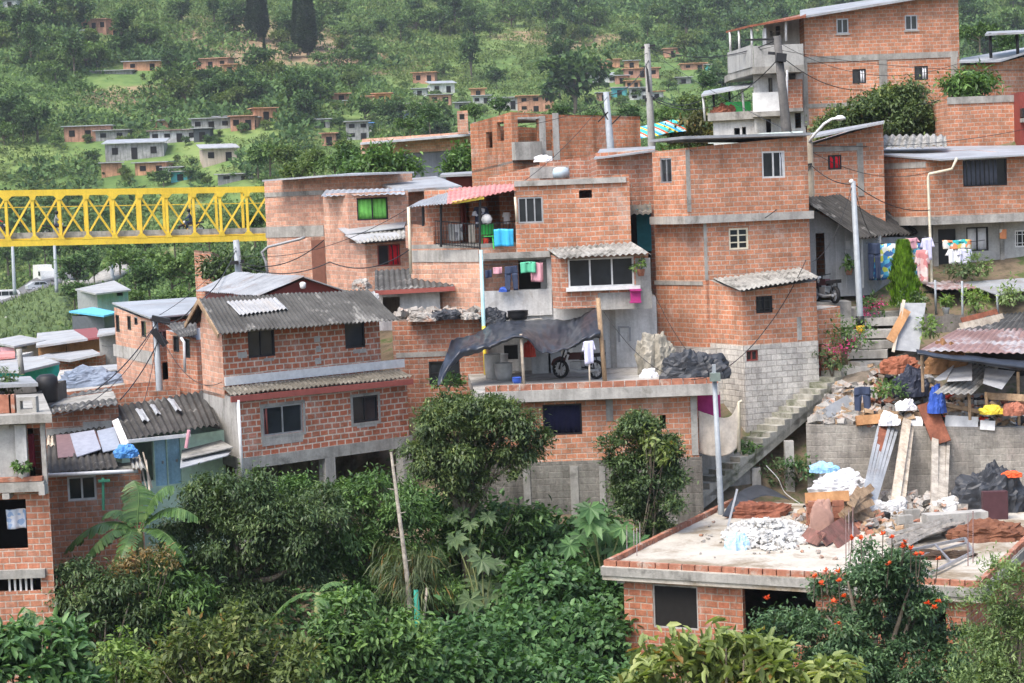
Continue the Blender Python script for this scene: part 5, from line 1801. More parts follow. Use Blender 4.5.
for k, (px, py, Y) in enumerate(((825, 300, 68.8), (850, 306, 69), (880, 310, 69.2))):
    mb.box(P(px, py, Y) + V(0, 0, -.5), (1.6, 1.2, .9), Matrix.Rotation(.1 * k, 3, 'Z'))
tag(mb.build('yard_terrace', CONC), 'grey concrete yard ledge in front of the grey board house', 'ledge')

# ================================================================== poles and wires
def pole(name, label, a, b, r, mat, extra=None, cat='utility pole', arms=(), group=None):
    root = thing(name, label, cat, b, group)
    MB().tube([b - V(0, 0, .6), b, a], [r * 1.15, r * 1.1, r * .8], 10).build('shaft', mat, root, smooth=True)
    for (p, q, w_) in arms:
        MB().bar(p, q, w_).build('crossarm', BLACK, root)
    return root


lp = pole('lamp_pole', 'tall pale galvanised pole with black and yellow painted foot', P(853, 181, 67.4), P(861, 332, 67.4), .105, GALV)
MB().tube([P(860.4, 325, 67.4), P(861, 334, 67.4)], .145, 10).build('yellow_foot', m_plain('worn_yellow', (.6, .35, .02), .7), lp, smooth=True)
MB().tube([P(860, 316, 67.4), P(860.4, 325, 67.4)], .15, 10).build('black_band', BLACK, lp, smooth=True)
MB().tube([P(853, 181.5, 67.4), P(851.5, 181.5, 67.4), P(850.5, 183, 67.4)], .09, 6).build('cap', WHITE, lp, smooth=True)
sl = pole('street_lamp', 'weathered concrete pole with a curved white street lamp arm', P(808.5, 134, 70.6), P(813, 300, 70.6), .17, m_surf('pole_concrete', (.30, .26, .2), (.2, .17, .13), 2), cat='street lamp')
MB().tube([P(809, 142, 70.5), P(815, 134, 70.3), P(824, 124, 70.1), P(832, 119, 70), P(838, 118.5, 70)], .05, 6).build('lamp_arm', WHITE, sl, smooth=True)
MB().lathe(P(840, 120.5, 70), [(.06, 0), (.2, .04), (.2, .1), (.08, .18)], 10).build('lamp_head', WHITE, sl, smooth=True)
MB().bar(P(800, 166, 70.4), P(812, 164, 70.4), .07).build('bracket', BLACK, sl)
pl2 = pole('galvanised_pole', 'galvanised pole with a small grey meter box in front of the canvas screen', P(714, 372, 59), P(721, 508, 59), .085, GALV)
MB().box(P(715, 377, 58.85), (.3, .22, .24)).build('meter_box', m_plain('grey_green_box', (.16, .2, .18), .6), pl2)
MB().box(P(714, 369, 58.95), (.1, .12, .28)).build('cap', GALV, pl2)
p3_ = pole('power_pole', 'dark power pole with crossarms against the white balconies', P(777, 36, 86), P(787, 135, 86), .2, m_surf('pole_dark', (.13, .125, .12), (.07, .07, .07), 2), arms=[(P(745, 40, 86), P(779, 39, 86), .08), (P(768, 53, 86), P(782, 54, 86), .12), (P(776, 57, 85.8), P(786, 58, 85.8), .35)])
p4_ = pole('distribution_pole', 'tall grey power pole rising beside the red roofless houses on the far slope', P(647, 44, 95), P(652, 152, 95), .17, m_surf('pole_grey', (.3, .3, .29), (.22, .22, .21), 2), arms=[(P(641, 48, 95), P(655, 45, 95), .1), (P(646, 58, 95), P(649, 92, 94.7), .09), (P(645, 100, 95), P(655, 98, 95), .16)])
p5_ = pole('short_grey_pole', 'shorter galvanised pole standing in front of the unfinished brick wall', P(606, 92, 80.5), P(611, 152, 80.5), .14, GALV, arms=[(P(598, 122, 80.4), P(608, 112, 80.4), .05), (P(612, 124, 80.4), P(621, 115, 80.4), .05), (P(600, 104, 80.4), P(609, 122, 80.4), .05)])
p6_ = pole('roof_pole', 'pale pole with a small box rising behind the zinc roof under the bridge', P(236, 240, 79), P(241, 296, 79), .15, GALV, arms=[(P(232, 262, 79), P(244, 261, 79), .12), (P(234, 261, 78.7), P(234.5, 264.5, 78.7), .3)])
p7_ = pole('wire_pole', 'pole wrapped in dark cable bundles before the grey roofed brick house', P(155, 318, 68), P(160, 396, 68), .11, GALV, arms=[(P(152, 318, 67.8), P(170, 322, 67.8), .2), (P(153, 330, 67.8), P(166, 345, 67.8), .22)])
MB_ = pole('iron_post', 'thin blue pole with yellow lower half at the terrace tarp', P(481, 250, 65.8), P(484, 333, 65.8), .065, m_plain('pale_blue_paint', (.38, .58, .6), .5))
MB().tube([P(483.7, 326, 65.7), P(486, 380, 65.7)], .06, 8).build('yellow_part', YELPL, MB_, smooth=True)
for k, (px, y0, y1) in enumerate(((12, 236, 290), (54, 236, 288), (110, 240, 278))):
    pole('roadside_pole', ['roadside concrete pole below the bridge nearest the white van', 'roadside concrete pole beside the parked white truck', 'roadside concrete pole above the winding road'][k], P(px, y0, 262), P(px + 2.5, y1, 262), .22, GALV, group='roadside poles')
W = [
    ('cable', 'black cable sagging from the wire pole down to the left edge', [P(157, 322, 68), P(96, 390, 58)], .02, .2),
    ('cable', 'black cable from the wire pole to the patched shack', [P(159, 340, 68), P(120, 400, 60)], .02, .15),
    ('cable', 'cable from wire pole running to the upper left of the red house', [P(157, 320, 68), P(196, 303, 64), P(236, 250, 79)], .02, .3),
    ('cable', 'cable from roof pole to the green window house', [P(239, 262, 79), P(324, 240, 74)], .02, .5),
    ('cable', 'lower cable from roof pole to the corner house pipe', [P(239, 264, 79), P(330, 262, 72), P(409, 250, 68.8)], .02, .4),
    ('cable', 'cable from the street lamp pole to the tower house', [P(811, 166, 70.4), P(765, 218, 66)], .016, .2),
    ('cable', 'cable from street lamp pole to the pale galvanised pole', [P(811, 165, 70.4), P(854, 184, 67.4)], .016, .2),
    ('cable', 'cable from pale galvanised pole to the right brick house', [P(854, 184, 67.4), P(930, 210, 71.4)], .016, .3),
    ('cable', 'upper cable between the two grey poles on the skyline', [P(647, 47, 95), P(777, 40, 86)], .022, .6),
    ('cable', 'second cable between the two grey poles on the skyline', [P(649, 60, 95), P(607, 95, 80.5)], .022, .4),
    ('cable', 'cable from distribution pole towards the upper house terrace', [P(650, 95, 95), P(706, 98, 89.6)], .022, .4),
    ('cable', 'lowest skyline cable from the grey pole to the dark pole', [P(652, 99, 95), P(779, 58, 86)], .022, 1.2),
    ('cable', 'cable climbing from the tower house corner to the meter box', [P(806, 260, 65.4), P(765, 330, 64.4), P(716, 374, 59)], .014, .15),
    ('cable', 'cable from dark pole across the tall brick house', [P(780, 55, 86), P(862, 90, 87.5), P(940, 100, 80)], .018, .4),
]
q_ = random.Random(31)
WX = [((808, 140, 70.6), (648, 50, 95)), ((809, 145, 70.6), (1030, 128, 78)), ((809, 150, 70.6), (930, 172, 71.5)), ((810, 160, 70.6), (690, 150, 66)), ((649, 52, 95), (480, 112, 84)), ((608, 96, 80.5), (517, 186, 70)), ((609, 100, 80.5), (470, 128, 86)),
      ((157, 322, 68), (45, 418, 52)), ((157, 326, 68), (100, 345, 92)), ((158, 330, 68), (222, 382, 59)), ((158, 334, 68), (124, 440, 57)), ((237, 246, 79), (150, 320, 71.5)), ((238, 256, 79), (412, 206, 69)), ((853, 183, 67.4), (812, 262, 66)), ((855, 190, 67.4), (880, 240, 70)), ((778, 42, 86), (957, 64, 84)), ((780, 50, 86), (1024, 70, 82)), ((778, 45, 86), (652, 62, 95)), ((716, 374, 59), (604, 312, 62)), ((716, 376, 59), (652, 288, 66))]
for k, (a_, b_) in enumerate(WX):
    W.append(('thin_wire', ['thin black wire between poles and house fronts', 'thin black wire between poles and house fronts'][0], [P(*a_), P(*b_)], .011, q_.uniform(.2, .9)))
for nm, lb_, pts, r, sg in W:
    wire(nm, lb_, pts, r, sg, group='thin wires' if nm == 'thin_wire' else None)

# ================================================================== terrace under the tarp
mb = MB
top = [P(452, 341, 62.5), P(474, 336, 64.6), P(496, 324, 65.8), P(520, 322, 65.8), P(545, 321, 65.9), P(571, 320, 65.9), P(585, 315, 65.6), P(599, 309, 65.2)]
mid_ = [P(443, 362, 61.4), P(468, 347, 62.6), P(492, 337, 63.6), P(520, 330, 63.4), P(543, 337, 63.6), P(566, 339, 63.6), P(585, 325, 63.4), P(599, 317, 63.8)]
frt = [P(438, 385, 60.5), P(460, 352, 61.3), P(486, 347, 61.6), P(521, 336, 61.4), P(541, 351, 61.5), P(562, 350, 61.5), P(582, 340, 61.6), P(600, 331, 61.8)]
low = [P(441, 386, 60.4), P(458, 362, 61.2), P(485, 353, 61.6), P(521, 339, 61.38), P(541, 353, 61.5), P(562, 352, 61.5), P(582, 344, 61.6), P(600, 339, 61.8)]
cloth('black_tarp', 'large black plastic tarp slung as an awning over the concrete terrace', 'tarp', [top, mid_, frt, low], TARP, 110, 40, .14, 1.1, th=.008)
for nm, lb_, a, b, r, m in (('wooden_pole', 'pale wooden pole propping the middle of the black tarp', P(521, 334, 61.4), P(524, 385, 61.4), .05, WOODP),
                            ('dark_post', 'tall dark timber post at the right end of the black tarp', P(598, 298, 62), P(605, 381, 61.6), .075, WOOD),
                            ('thin_stick', 'thin stick below the lilac shirt on the terrace', P(589, 356, 61.2), P(590, 384, 61.0), .03, WOODP)):
    tag(MB().tube([b, a], r, 7).build(nm, m, smooth=True), lb_, 'pole')
garment('shirt', 'pale lilac shirt hanging at the right edge of the black tarp', 'shirt', P(588.5, 341, 61.1), .42, .7, LILAC)
for k, (nm, lb_, px, py, Y, rx, h, m) in enumerate((('barrel', 'white plastic barrel standing left under the black tarp', 493, 378, 64, .26, .8, m_plain('white_barrel', (.5, .5, .49), .5)),
                                                   ('barrel', 'grey white bucket beside the barrel under the black tarp', 504, 380, 63.4, .28, .55, m_plain('grey_bucket', (.42, .42, .41), .5)),
                                                   ('barrel', 'tall pale cylinder behind the buckets under the black tarp', 502, 362, 65.2, .2, .7, WHITE),
                                                   ('bucket', 'small blue bucket on the terrace kerb by the pole', 517, 385.5, 60.3, .14, .18, BLUEPL),
                                                   ('tub', 'black tub on the ledge above the black tarp', 518, 319, 66.0, .34, .28, BLACK))):
    p = P(px, py, Y)
    if nm != 'tub':
        p.z = zt + (.17 if nm == 'bucket' else 0)
    else:
        MB().box(p + V(0, .1, -.12), (1.6, .5, .2)).build('x', CONCL)
        bpy.data.objects[-1] if False else None
    o = MB().lathe(p, [(rx * .85, 0), (rx, h * .5), (rx, h * .95), (rx * 1.06, h), (rx * .9, h), (rx * .85, h * .9)], 14).build(nm, m, smooth=True)
    tag(o, lb_, nm)
o = bpy.data.objects.get('x')
o.name = 'wall_ledge'; tag(o, 'concrete ledge under the black tub above the tarp', 'ledge')
heap('black_cloth_bundle', 'black bin bag bundle on the ledge left of the black tub', 'bag', P(495, 321, 66.0), .45, .3, .4, TARPB, .1, seed=6)
mb = MB(); mb.box(P(541, 361, 65.6), (.62, .5, 1.0)); tag(mb.build('white_cupboard', PLASTER), 'white cupboard standing in the shade under the black tarp', 'cupboard')
mb = MB(); mb.box(P(556, 361, 65.6), (.5, .5, .95)); tag(mb.build('fridge', m_plain('grey_white', (.5, .51, .52), .5)), 'grey white fridge beside the cupboard under the tarp', 'fridge')
mb = MB(); mb.box(P(511, 352, 65.7), (.45, .4, .45)); tag(mb.build('old_television', BLACK), 'dark old television set on a shelf under the tarp', 'television')
heap('red_bag', 'red bag hanging near the middle pole under the tarp', 'bag', P(529, 356, 64.8), .2, .15, .5, REDP, .05, seed=4)
heap('black_sheet_heap', 'black plastic sheet heaped on the terrace corner beside the tower', 'plastic sheet', V(P(695, 381, 61.3).x, 61.6, zt), .95, .7, .75, TARPB, .3, 1.6, 40, 16, seed=8, fold=.25)
heap('grey_netting_heap', 'beige grey netting and rags hanging against the white wall', 'netting', V(P(657, 374, 63.5).x, 63.6, zt), .6, .5, 1.15, m_surf('netting', (.36, .33, .27), (.2, .19, .16), 4), .25, 2.2, 30, 12, seed=12, fold=.15)
heap('white_rag', 'white rag on the terrace floor near the netting heap', 'rag', V(P(649, 378, 62.5).x, 62.5, zt), .25, .2, .25, WCLOTH, .08, seed=13)


def wheel_mb(c, r, t, axis):
    """tyre as a lathe around the given horizontal axis"""
    tyre, rim = MB(), MB()
    axis = Vector(axis).normalized()
    up = V(0, 0, 1)
    f = axis.cross(up).normalized()
    n = 18
    prof = [(r - t, -t * .7), (r - t * .3, -t * .8), (r, -t * .3), (r, t * .3), (r - t * .3, t * .8), (r - t, t * .7)]
    rows = [[Vector(c) + (f * math.cos(2 * math.pi * (i % n) / n) + up * math.sin(2 * math.pi * (i % n) / n)) * a + axis * b for i in range(n + 1)] for a, b in prof]
    tyre.grid(rows + [rows[0]])
    for i in range(6):
        a = math.pi * i / 6
        d = f * math.cos(a) + up * math.sin(a)
        rim.bar(Vector(c) - d * (r - t), Vector(c) + d * (r - t), .025, .03, up=axis)
    rim.tube([Vector(c) - axis * t * .8, Vector(c) + axis * t * .8], r * .22, 10)
    return tyre, rim


def make_moto(name, label, paint, loc, rotz):
    root = thing(name, label, 'motorcycle', V(0, 0, 0))
    for x in (-.66, .66):
        t_, rm = wheel_mb((x, 0, .3), .3, .075, (0, 1, 0))
        w_ = t_.build('wheel', RUBBER, root, smooth=True)
        rm.build('rim', STEEL, w_)
    b = MB()
    b.hexa([V(-.25, -.13, .62), V(.32, -.1, .6), V(.32, .1, .6), V(-.25, .13, .62)], [V(-.15, -.09, .84), (V(.24, -.07, .82)), V(.24, .07, .82), V(-.15, .09, .84)])
    b.build('fuel_tank', paint, root, smooth=False)
    b = MB(); b.hexa([V(-.95, -.1, .72), V(-.2, -.13, .66), V(-.2, .13, .66), V(-.95, .1, .72)], [V(-.98, -.09, .84), V(-.22, -.1, .78), V(-.22, .1, .78), V(-.98, .09, .84)]); b.build('seat', BLACK, root)
    b = MB(); b.box((.02, 0, .38), (.42, .26, .34)); b.tube([(.15, .17, .3), (-.2, .18, .24), (-.85, .19, .3)], .05, 7); b.build('engine', GREYM, root)
    b = MB()
    for s_ in (-1, 1):
        b.tube([(.66, .1 * s_, .3), (.42, .1 * s_, .92)], .03, 6); b.tube([(-.66, .1 * s_, .3), (-.15, .1 * s_, .38)], .025, 6); b.tube([(-.66, .11 * s_, .3), (-.6, .11 * s_, .72)], .022, 6)
    b.tube([(.38, 0, .82), (-.1, 0, .62), (-.5, 0, .66)], .04, 6); b.build('frame', BLACK, root)
    b = MB(); b.tube([(.28, -.36, .98), (.38, -.2, .96), (.42, 0, .93), (.38, .2, .96), (.28, .36, .98)], .018, 6); b.build('handlebar', BLACK, root)
    b = MB(); b.lathe((.5, 0, .74), [(.06, 0), (.1, .04), (.1, .16), (.05, .2)], 10); b.build('headlight', WHITE, root, smooth=True)
    b = MB(); b.tube([(.97, 0, .42), (.86, 0, .58), (.66, 0, .65), (.48, 0, .6)], .06, 6); b.build('mudguard', paint, root, smooth=True)
    root.location = loc
    root.rotation_euler = (0, 0, rotz)
    return root


REDD = m_plain('dark_red_paint', (.05, .012, .014), .35, .5)
m0 = make_moto('motorcycle', 'black and dark red motorcycle parked under the tarp on the terrace', REDD, V(P(579, 381, 62.6).x, 62.9, zt), 2.55)
m1 = dup(m0, gp(826, 300, 68.6) + V(0, 0, .1), 1.9, 'dark motorcycle parked against the grey board house by the pole'); m1.location.z = P(826, 303, 68.6).z

# ================================================================== laundry and yard things on the right
rd = random.Random(3)
for k, (kind, lb_, px, py, Y, w_, h_, m) in enumerate((
    ('towel', 'blue and white flowered cloth on the line left of the small cypress', 884, 244, 70.2, .9, 1.25, FLORAL),
    ('towel', 'flowered cloth on the line behind the tip of the small cypress', 903, 242, 71.2, .75, 1.1, FLORAL),
    ('towel', 'flowered cloth on the line right of the small cypress tip', 917, 243, 71.4, .55, 1.3, FLORAL),
    ('shirt', 'pink shirt hanging at the top of the clothes line', 911, 238, 71.0, .6, .4, PINK),
    ('shirt', 'white shirt under the eave beside the flowered cloths', 927, 238, 71.2, .5, .8, LILAC),
    ('shirt', 'pink flowered dress hanging right of the small cypress', 922, 250, 70.6, .55, 1.2, m_pattern('pink_flowers', [(.62, .4, .38), (.65, .5, .48), (.55, .22, .22), (.66, .58, .55)])),
    ('trousers', 'long black trousers hanging on the grey porch post', 874, 243, 69.8, .42, 1.3, JEANS),
    ('towel', 'bright flowered towel on the line before the black door', 957, 240, 71.4, 1.05, .32, FLORAR),
    ('shirt', 'white shirt below the bright flowered towel, left one', 954, 249, 71.4, .6, .52, WCLOTH),
    ('shirt', 'pale lilac shirt below the bright flowered towel, right one', 965, 249, 71.38, .6, .56, LILAC),
    ('towel', 'small flowered cloth on the wall right of the white curtained window', 1003, 229, 72.8, .25, .35, FLORAR),
    ('trousers', 'dark blue jeans hanging in the white recessed balcony', 511, 266, 66.2, .42, .82, JEANS),
    ('towel', 'green cloth hanging over the balcony doorway', 528, 262, 66.2, .52, .36, GREENP),
    ('towel', 'rose pink towel hanging right of the green cloth', 536.5, 262.5, 66.25, .42, .64, PINK),
    ('towel', 'small pink cloth hanging left of the jeans', 497.5, 267, 66.2, .3, .22, PINK),
    ('towel', 'small black cloth at the left of the balcony line', 488.5, 270, 66.2, .22, .26, JEANS),
    ('shirt', 'dark checked shirt hanging from the balcony roof', 480.5, 207, 67.6, .6, .7, STRIPE),
    ('towel', 'pale grey curtain cloth on the black railing, left one', 452, 224, 68.2, .26, .58, PLASTG),
    ('towel', 'white striped cloth on the black railing, next to the grey one', 458.5, 224, 68.1, .26, .56, m_pattern('grey_stripe', [(.5, .5, .5), (.2, .2, .22), (.6, .6, .6)])),
    ('towel', 'beige towel on the black railing near its corner', 471.5, 225, 67.5, .22, .62, BEIGEC),
    ('towel', 'sky blue cloth hanging on the right stretch of the railing', 503.5, 229, 67.0, .66, .58, SKYPL),
    ('shirt', 'white shirt hanging by the pipe at the balcony right end', 506.5, 212, 68.4, .3, .4, WCLOTH),
    ('towel', 'red cloth hanging on the back wall of the balcony', 463, 203, 70.8, .2, 1.0, MAROON),
    ('trousers', 'blue jeans hanging on the bank above the grey retaining wall', 862, 387, 62.6, .5, .85, JEANS),
)):
    garment(kind, lb_, {'towel': 'cloth', 'shirt': 'shirt', 'trousers': 'trousers'}[kind], P(px, py, Y), w_, h_, m, seed=k * 1.7)
wire('clothes_line', 'clothes line stretched across the white recessed balcony', [P(484, 265, 66.2), P(546, 261, 66.2)], .012, .03, cat='clothes line')
wire('clothes_line', 'clothes line between porch posts behind the small cypress', [P(866, 243, 69.8), P(929, 240, 71.4)], .012, .05, cat='clothes line')
wire('clothes_line', 'clothes line before the black door of the right house', [P(931, 242, 71.4), P(985, 240, 71.4)], .012, .05, cat='clothes line')
mb = MB(); mb.lathe(P(485, 248, 67.2), [(.13, 0), (.16, .3), (.17, .32), (.1, .32)], 10); tag(mb.build('red_bucket', REDP, smooth=True), 'red bucket behind the corner of the black railing', 'bucket')
bm = MB(); bm.lathe(P(487, 225, 67.2), [(.02, 0), (.14, .06), (.19, .19), (.14, .32), (.02, .38)], 14); tag(bm.build('white_globe', WHITE, smooth=True), 'white globe above the railing at the balcony corner', 'globe')
ch = MB()
cp = P(488, 249, 67.25)
for dx, dy in ((-.2, -.2), (.2, -.2), (-.2, .2), (.2, .2)):
    ch.bar(cp + V(dx, dy, 0), cp + V(dx * .85, dy * .85, .42), .04)
ch.box(cp + V(0, 0, .43), (.44, .44, .03)); ch.box(cp + V(0, .2, .66), (.42, .03, .36), Matrix.Rotation(.15, 3, 'X'))
tag(ch.build('plastic_chair', GREENPL), 'green plastic chair behind the railing by the red bucket', 'chair')
heap('blue_basin', 'blue basin on the white balcony parapet below the jeans', 'basin', P(504, 291, 66.3), .16, .12, .14, BLUEPL, .0)
# leaning boards and panel
pb_ = [P(901, 303, 66.4), P(926, 303, 66.4), P(919, 352, 65.2), P(895, 350, 65.2)]
tag(MB().hexa([p + V(0, .06, 0) for p in pb_], pb_).build('grey_board', GREYM), 'flat grey board leaning in the yard above the staircase', 'board')
planks('orange_plank', 'orange brown plank leaning against the grey board', 'plank', [(P(907, 310, 66), P(890, 341, 65.2), .28)], PLY)
planks('pale_plank', 'pale thin plank along the edge of the grey board', 'plank', [(P(904, 300, 66.2), P(893, 352, 65.0), .1)], WOODP)
planks('wood_fence', 'row of grey vertical boards fencing the yard below the flower shed', 'fence', [(P(922 + 9 * k, 314 + (k % 3), 68.0), P(922 + 9 * k, 338, 68.0), .36) for k in range(9)], m_surf('grey_boards', (.22, .2, .18), (.13, .12, .105), 3), one=True)
planks('red_plank', 'reddish flat board lying on the yard fence', 'plank', [(P(962, 322, 67.4), P(998, 313, 68), .3)], WOODR)
planks('roof_batten', 'pale batten lying on the junk shed roof edge', 'batten', [(P(960, 326, 65.4), P(1003, 316, 67), .18), (P(958, 330, 65.2), P(1000, 321, 66.6), .12)], WOODP)
# debris bank above the retaining wall
planks('red_brown_board', 'big red brown board hanging over the top of the grey retaining wall', 'board', [(P(926, 403, 61.9), P(942, 443, 61.3), .58)], WOODR, h=.06)
planks('log_beam', 'brown timber lying along the bank behind the red brown board', 'timber', [(P(878, 413, 62.3), P(916, 417, 62.2), .2), (P(905, 417, 62.2), P(928, 416, 62.1), .26)], WOOD, h=.2)
planks('short_plank', 'short tan plank on top of the wall under the jeans', 'plank', [(P(856, 421, 61.9), P(880, 419, 61.9), .3)], PLY, h=.2)
planks('white_plank', 'white painted plank lying along the top of the retaining wall', 'plank', [(P(945, 421, 61.8), P(978, 423, 61.6), .36), (P(980, 425, 61.5), P(995, 426, 61.4), .3), (P(910, 421, 61.9), P(923, 422, 61.8), .3)], WHITE, h=.1)
planks('grey_pipe', 'grey square pipe lying on the bank beside the upper steps', 'pipe', [(P(826, 415, 62.4), P(848, 402, 63.2), .4), (P(824, 417, 62.3), P(846, 406, 63.0), .2)], GREYM, h=.3)
planks('bank_timber', 'loose brown timber lying among junk under the shed', 'timber', [(P(940, 404, 61.8), P(985, 413, 61.6), .12), (P(935, 411, 61.7), P(970, 408, 61.9), .1), (P(985, 396, 61.6), P(1040, 399, 61.2), .22), (P(990, 402, 61.5), P(1010, 414, 61.3), .1)], WOOD, h=.08)
heap('yellow_bag', 'yellow bag lying among the junk under the shed', 'bag', P(992, 413, 61.3), .35, .2, .22, YELPL, .05, seed=21)
heap('orange_helmet', 'orange rounded bundle at the right end of the junk bank', 'bundle', P(1014, 414, 61.2), .3, .25, .35, m_plain('faded_orange', (.36, .14, .09), .7), .05, seed=22)
heap('blue_barrel', 'dark blue plastic sheet under the low corrugated roof', 'plastic sheet', P(937, 412, 61.6), .25, .2, .7, BLUEPL, .08, seed=23)
heap('white_bag', 'white bag on the bank below the upper step slabs', 'bag', P(906, 409, 62.0), .28, .22, .28, WCLOTH, .1, seed=24)
heap('white_sack', 'white crumpled sack on the wall top over the metal sheets', 'sack', P(889, 424, 61.8), .3, .25, .35, WCLOTH, .12, seed=25)
heap('dark_bag', 'navy bin bag on the bank beside the shed post', 'bag', P(912, 395, 62.8), .5, .35, .75, m_plain('navy_plastic', (.025, .03, .05), .5), .15, seed=26)
heap('orange_tarp_heap', 'orange and red tarp bundle on the bank below the grey board', 'bundle', P(901, 372, 63.6), .55, .35, .5, m_plain('rust_orange', (.28, .10, .055), .8), .12, seed=27)
heap('cardboard_heap', 'brown cardboard heap in the shade under the rusty shed', 'cardboard', P(944, 372, 62.8), .6, .4, .9, BROWNC, .2, seed=28)
r_ = random.Random(17)
for k, (m, n) in enumerate(((RUBG, 170), (WOOD, 130), (BLACK, 80), (WHITE, 40), (TERRA, 50), (BLUEPL, 14), (REDP, 12), (GREYM, 70))):
    sp = []
    for _ in range(n):
        px = r_.uniform(868, 1030)
        py = r_.uniform(368 if px < 930 else 398, 424)
        Y = 61.9 + (424 - py) * .05
        sp.append(P(px, py, Y) + V(0, 0, r_.uniform(-.1, .12)))
    chunks('junk_scraps', ['grey scraps of rubble strewn over the junk bank', 'bits of broken wood strewn over the junk bank', 'black plastic scraps strewn over the junk bank', 'white plastic scraps strewn over the junk bank',
                           'broken red bricks strewn over the junk bank', 'blue plastic bits strewn over the junk bank', 'red plastic bits strewn over the junk bank', 'grey metal scraps strewn over the junk bank'][k], 'junk', sp, m, (.06, .22), seed=k, flat=.5)
for k, (m, n) in enumerate(((RUBG, 120), (CONCL, 50), (WOOD, 50))):
    chunks('bank_scraps', ['rubble lying on the bank right beside the upper stair flight', 'pale broken concrete lying beside the upper stair flight', 'wood scraps lying beside the upper stair flight'][k], 'junk',
           [P(x_, y_, 62.2 + (424 - y_) * .06) + V(0, 0, r_.uniform(0, .12)) for x_, y_ in ((r_.uniform(818, 870), 0) for _ in range(n)) for y_ in (r_.uniform(max(385, 424 - (x_ - 812) * 1.4), 424),)], m, (.07, .26), seed=30 + k, flat=.5)
bk_ = MB()
bpts = [P(x_, 422, 63.0) for x_ in (826, 852, 900, 950, 1000, 1045)]
tpts = [P(x_, y_, 66) for x_, y_ in ((846, 372), (880, 362), (915, 352), (950, 356), (1000, 356), (1045, 356))]
o = MB().grid(net([bpts, [a.lerp(b, .5) + V(0, 0, .15) for a, b in zip(bpts, tpts)], tpts], 40, 14, .12, 1.2), .5).build('earth_bank', m_surf('bank_earth', (.20, .165, .13), (.10, .085, .065), 2, streak=0, c3=(.07, .09, .03), patch=.6), smooth=True)
o['kind'] = 'structure'

# ================================================================== debris on the concrete slab roof
S = on_slab
r_ = random.Random(9)
sp = []
for _ in range(800):
    a, f = r_.uniform(0, 6.28), r_.random() ** .6
    p = S(768 + 46 * f * math.cos(a), 536 + 15 * f * math.sin(a))
    sp.append(p + V(0, 0, .04 + .38 * (1 - f) * r_.random() + .06 * (1 - f)))
heap('rubble_mound', 'low core of the white rubble mound on the slab roof', 'rubble', S(768, 538), 1.15, .85, .26, RUBW, .2, seed=31)['kind'] = 'stuff'
chunks('white_rubble', 'heap of broken white plaster on the slab roof', 'rubble', sp, RUBW, (.03, .10), seed=4)
chunks('loose_rubble', 'small pale chips scattered around the slab roof', 'rubble', [S(r_.uniform(700, 960), r_.uniform(512, 560)) + V(0, 0, .03) for _ in range(130)], RUBG, (.02, .07), seed=6)
heap('sky_blue_bag', 'pale blue plastic bag at the foot of the white rubble', 'bag', S(737, 549), .32, .25, .45, m_plain('pale_blue_plastic', (.42, .62, .78), .5), .08, seed=33)
heap('white_bags', 'pile of white rubbish bags against the grey retaining wall', 'bags', S(842, 506) + V(0, .4, .3), .9, .5, .6, m_plain('white_sacking', (.55, .55, .56), .8, .1), .22, 2.4, 34, 14, seed=34)
heap('blue_white_bag', 'bright blue plastic bag on top of the white bags', 'bag', S(826, 503) + V(0, .2, .95), .4, .25, .25, m_plain('mid_blue_plastic', (.30, .55, .80), .5), .08, seed=35)
for c in range(3):
    for b_ in range(2):
        for l in range(5):
            if l == 4 and c == 1:
                continue
            o = MB().box(S(826, 530) + V((c - 1) * .34 + r_.uniform(-.03, .03), b_ * .2 + r_.uniform(-.02, .02), .085 + l * .168), (.32, .18, .16), Matrix.Rotation(r_.uniform(-.09, .09), 3, 'Z')).build('stacked_brick', TERRA)
            tag(o, 'red hollow brick in the stack amid the slab debris', 'brick', 'bricks stacked on the slab roof')
planks('slab_planks', 'tan plank lying across the top of the red brick stack', 'plank', [(S(806, 530) + V(0, 0, .90), S(850, 529) + V(0, 0, .94), .3)], PLY, h=.06)
planks('pale_struts', 'pale stick leaning on the red brick stack', 'stick', [(S(818, 534), S(812, 527) + V(0, 0, .92), .05), (S(828, 534), S(835, 527) + V(0, 0, .92), .05)], WOODP)
heap('grey_brown_board', 'rounded pinkish brown drum end leaning on the brick stack', 'drum', S(822, 533), .35, .12, .95, m_plain('pink_brown', (.33, .2, .16), .8), .0)
r2 = random.Random(12)
planks('split_plank', 'split brown plank in the pile beside the red brick stack', 'plank', [(S(840 + r2.uniform(0, 12), 531 + r2.uniform(-4, 3)) + V(0, 0, .05 + .13 * (k % 6)), S(858 + r2.uniform(0, 16), 516 + r2.uniform(-4, 6)) + V(0, 0, .1 + .16 * (k % 6)), r2.uniform(.12, .24)) for k in range(24)], WOOD)
planks('formwork_board', 'maroon formwork board forming a channel on the slab', 'board', [(S(822, 547) + V(0, 0, .2), S(851, 529) + V(0, 0, .25), .42), (S(836, 548) + V(0, 0, .08), S(858, 533) + V(0, 0, .08), .3), (S(804, 541) + V(0, 0, .2), S(822, 547) + V(0, 0, .2), .42)], m_surf('formwork', (.26, .12, .1), (.17, .1, .08), 3), h=.04)
cloth('curved_black_sheet', 'black curved sheet with rust red underside lying on the slab corner', 'sheet',
      [[S(722, 520) + V(0, 0, .1), S(738, 512) + V(0, 0, .55), S(760, 505) + V(0, 0, .6), S(785, 508) + V(0, 0, .35)], [S(730, 519) + V(0, 0, .05), S(745, 515) + V(0, 0, .3), S(765, 511) + V(0, 0, .45), S(790, 510) + V(0, 0, .3)]], TARPB, 16, 6, .03)
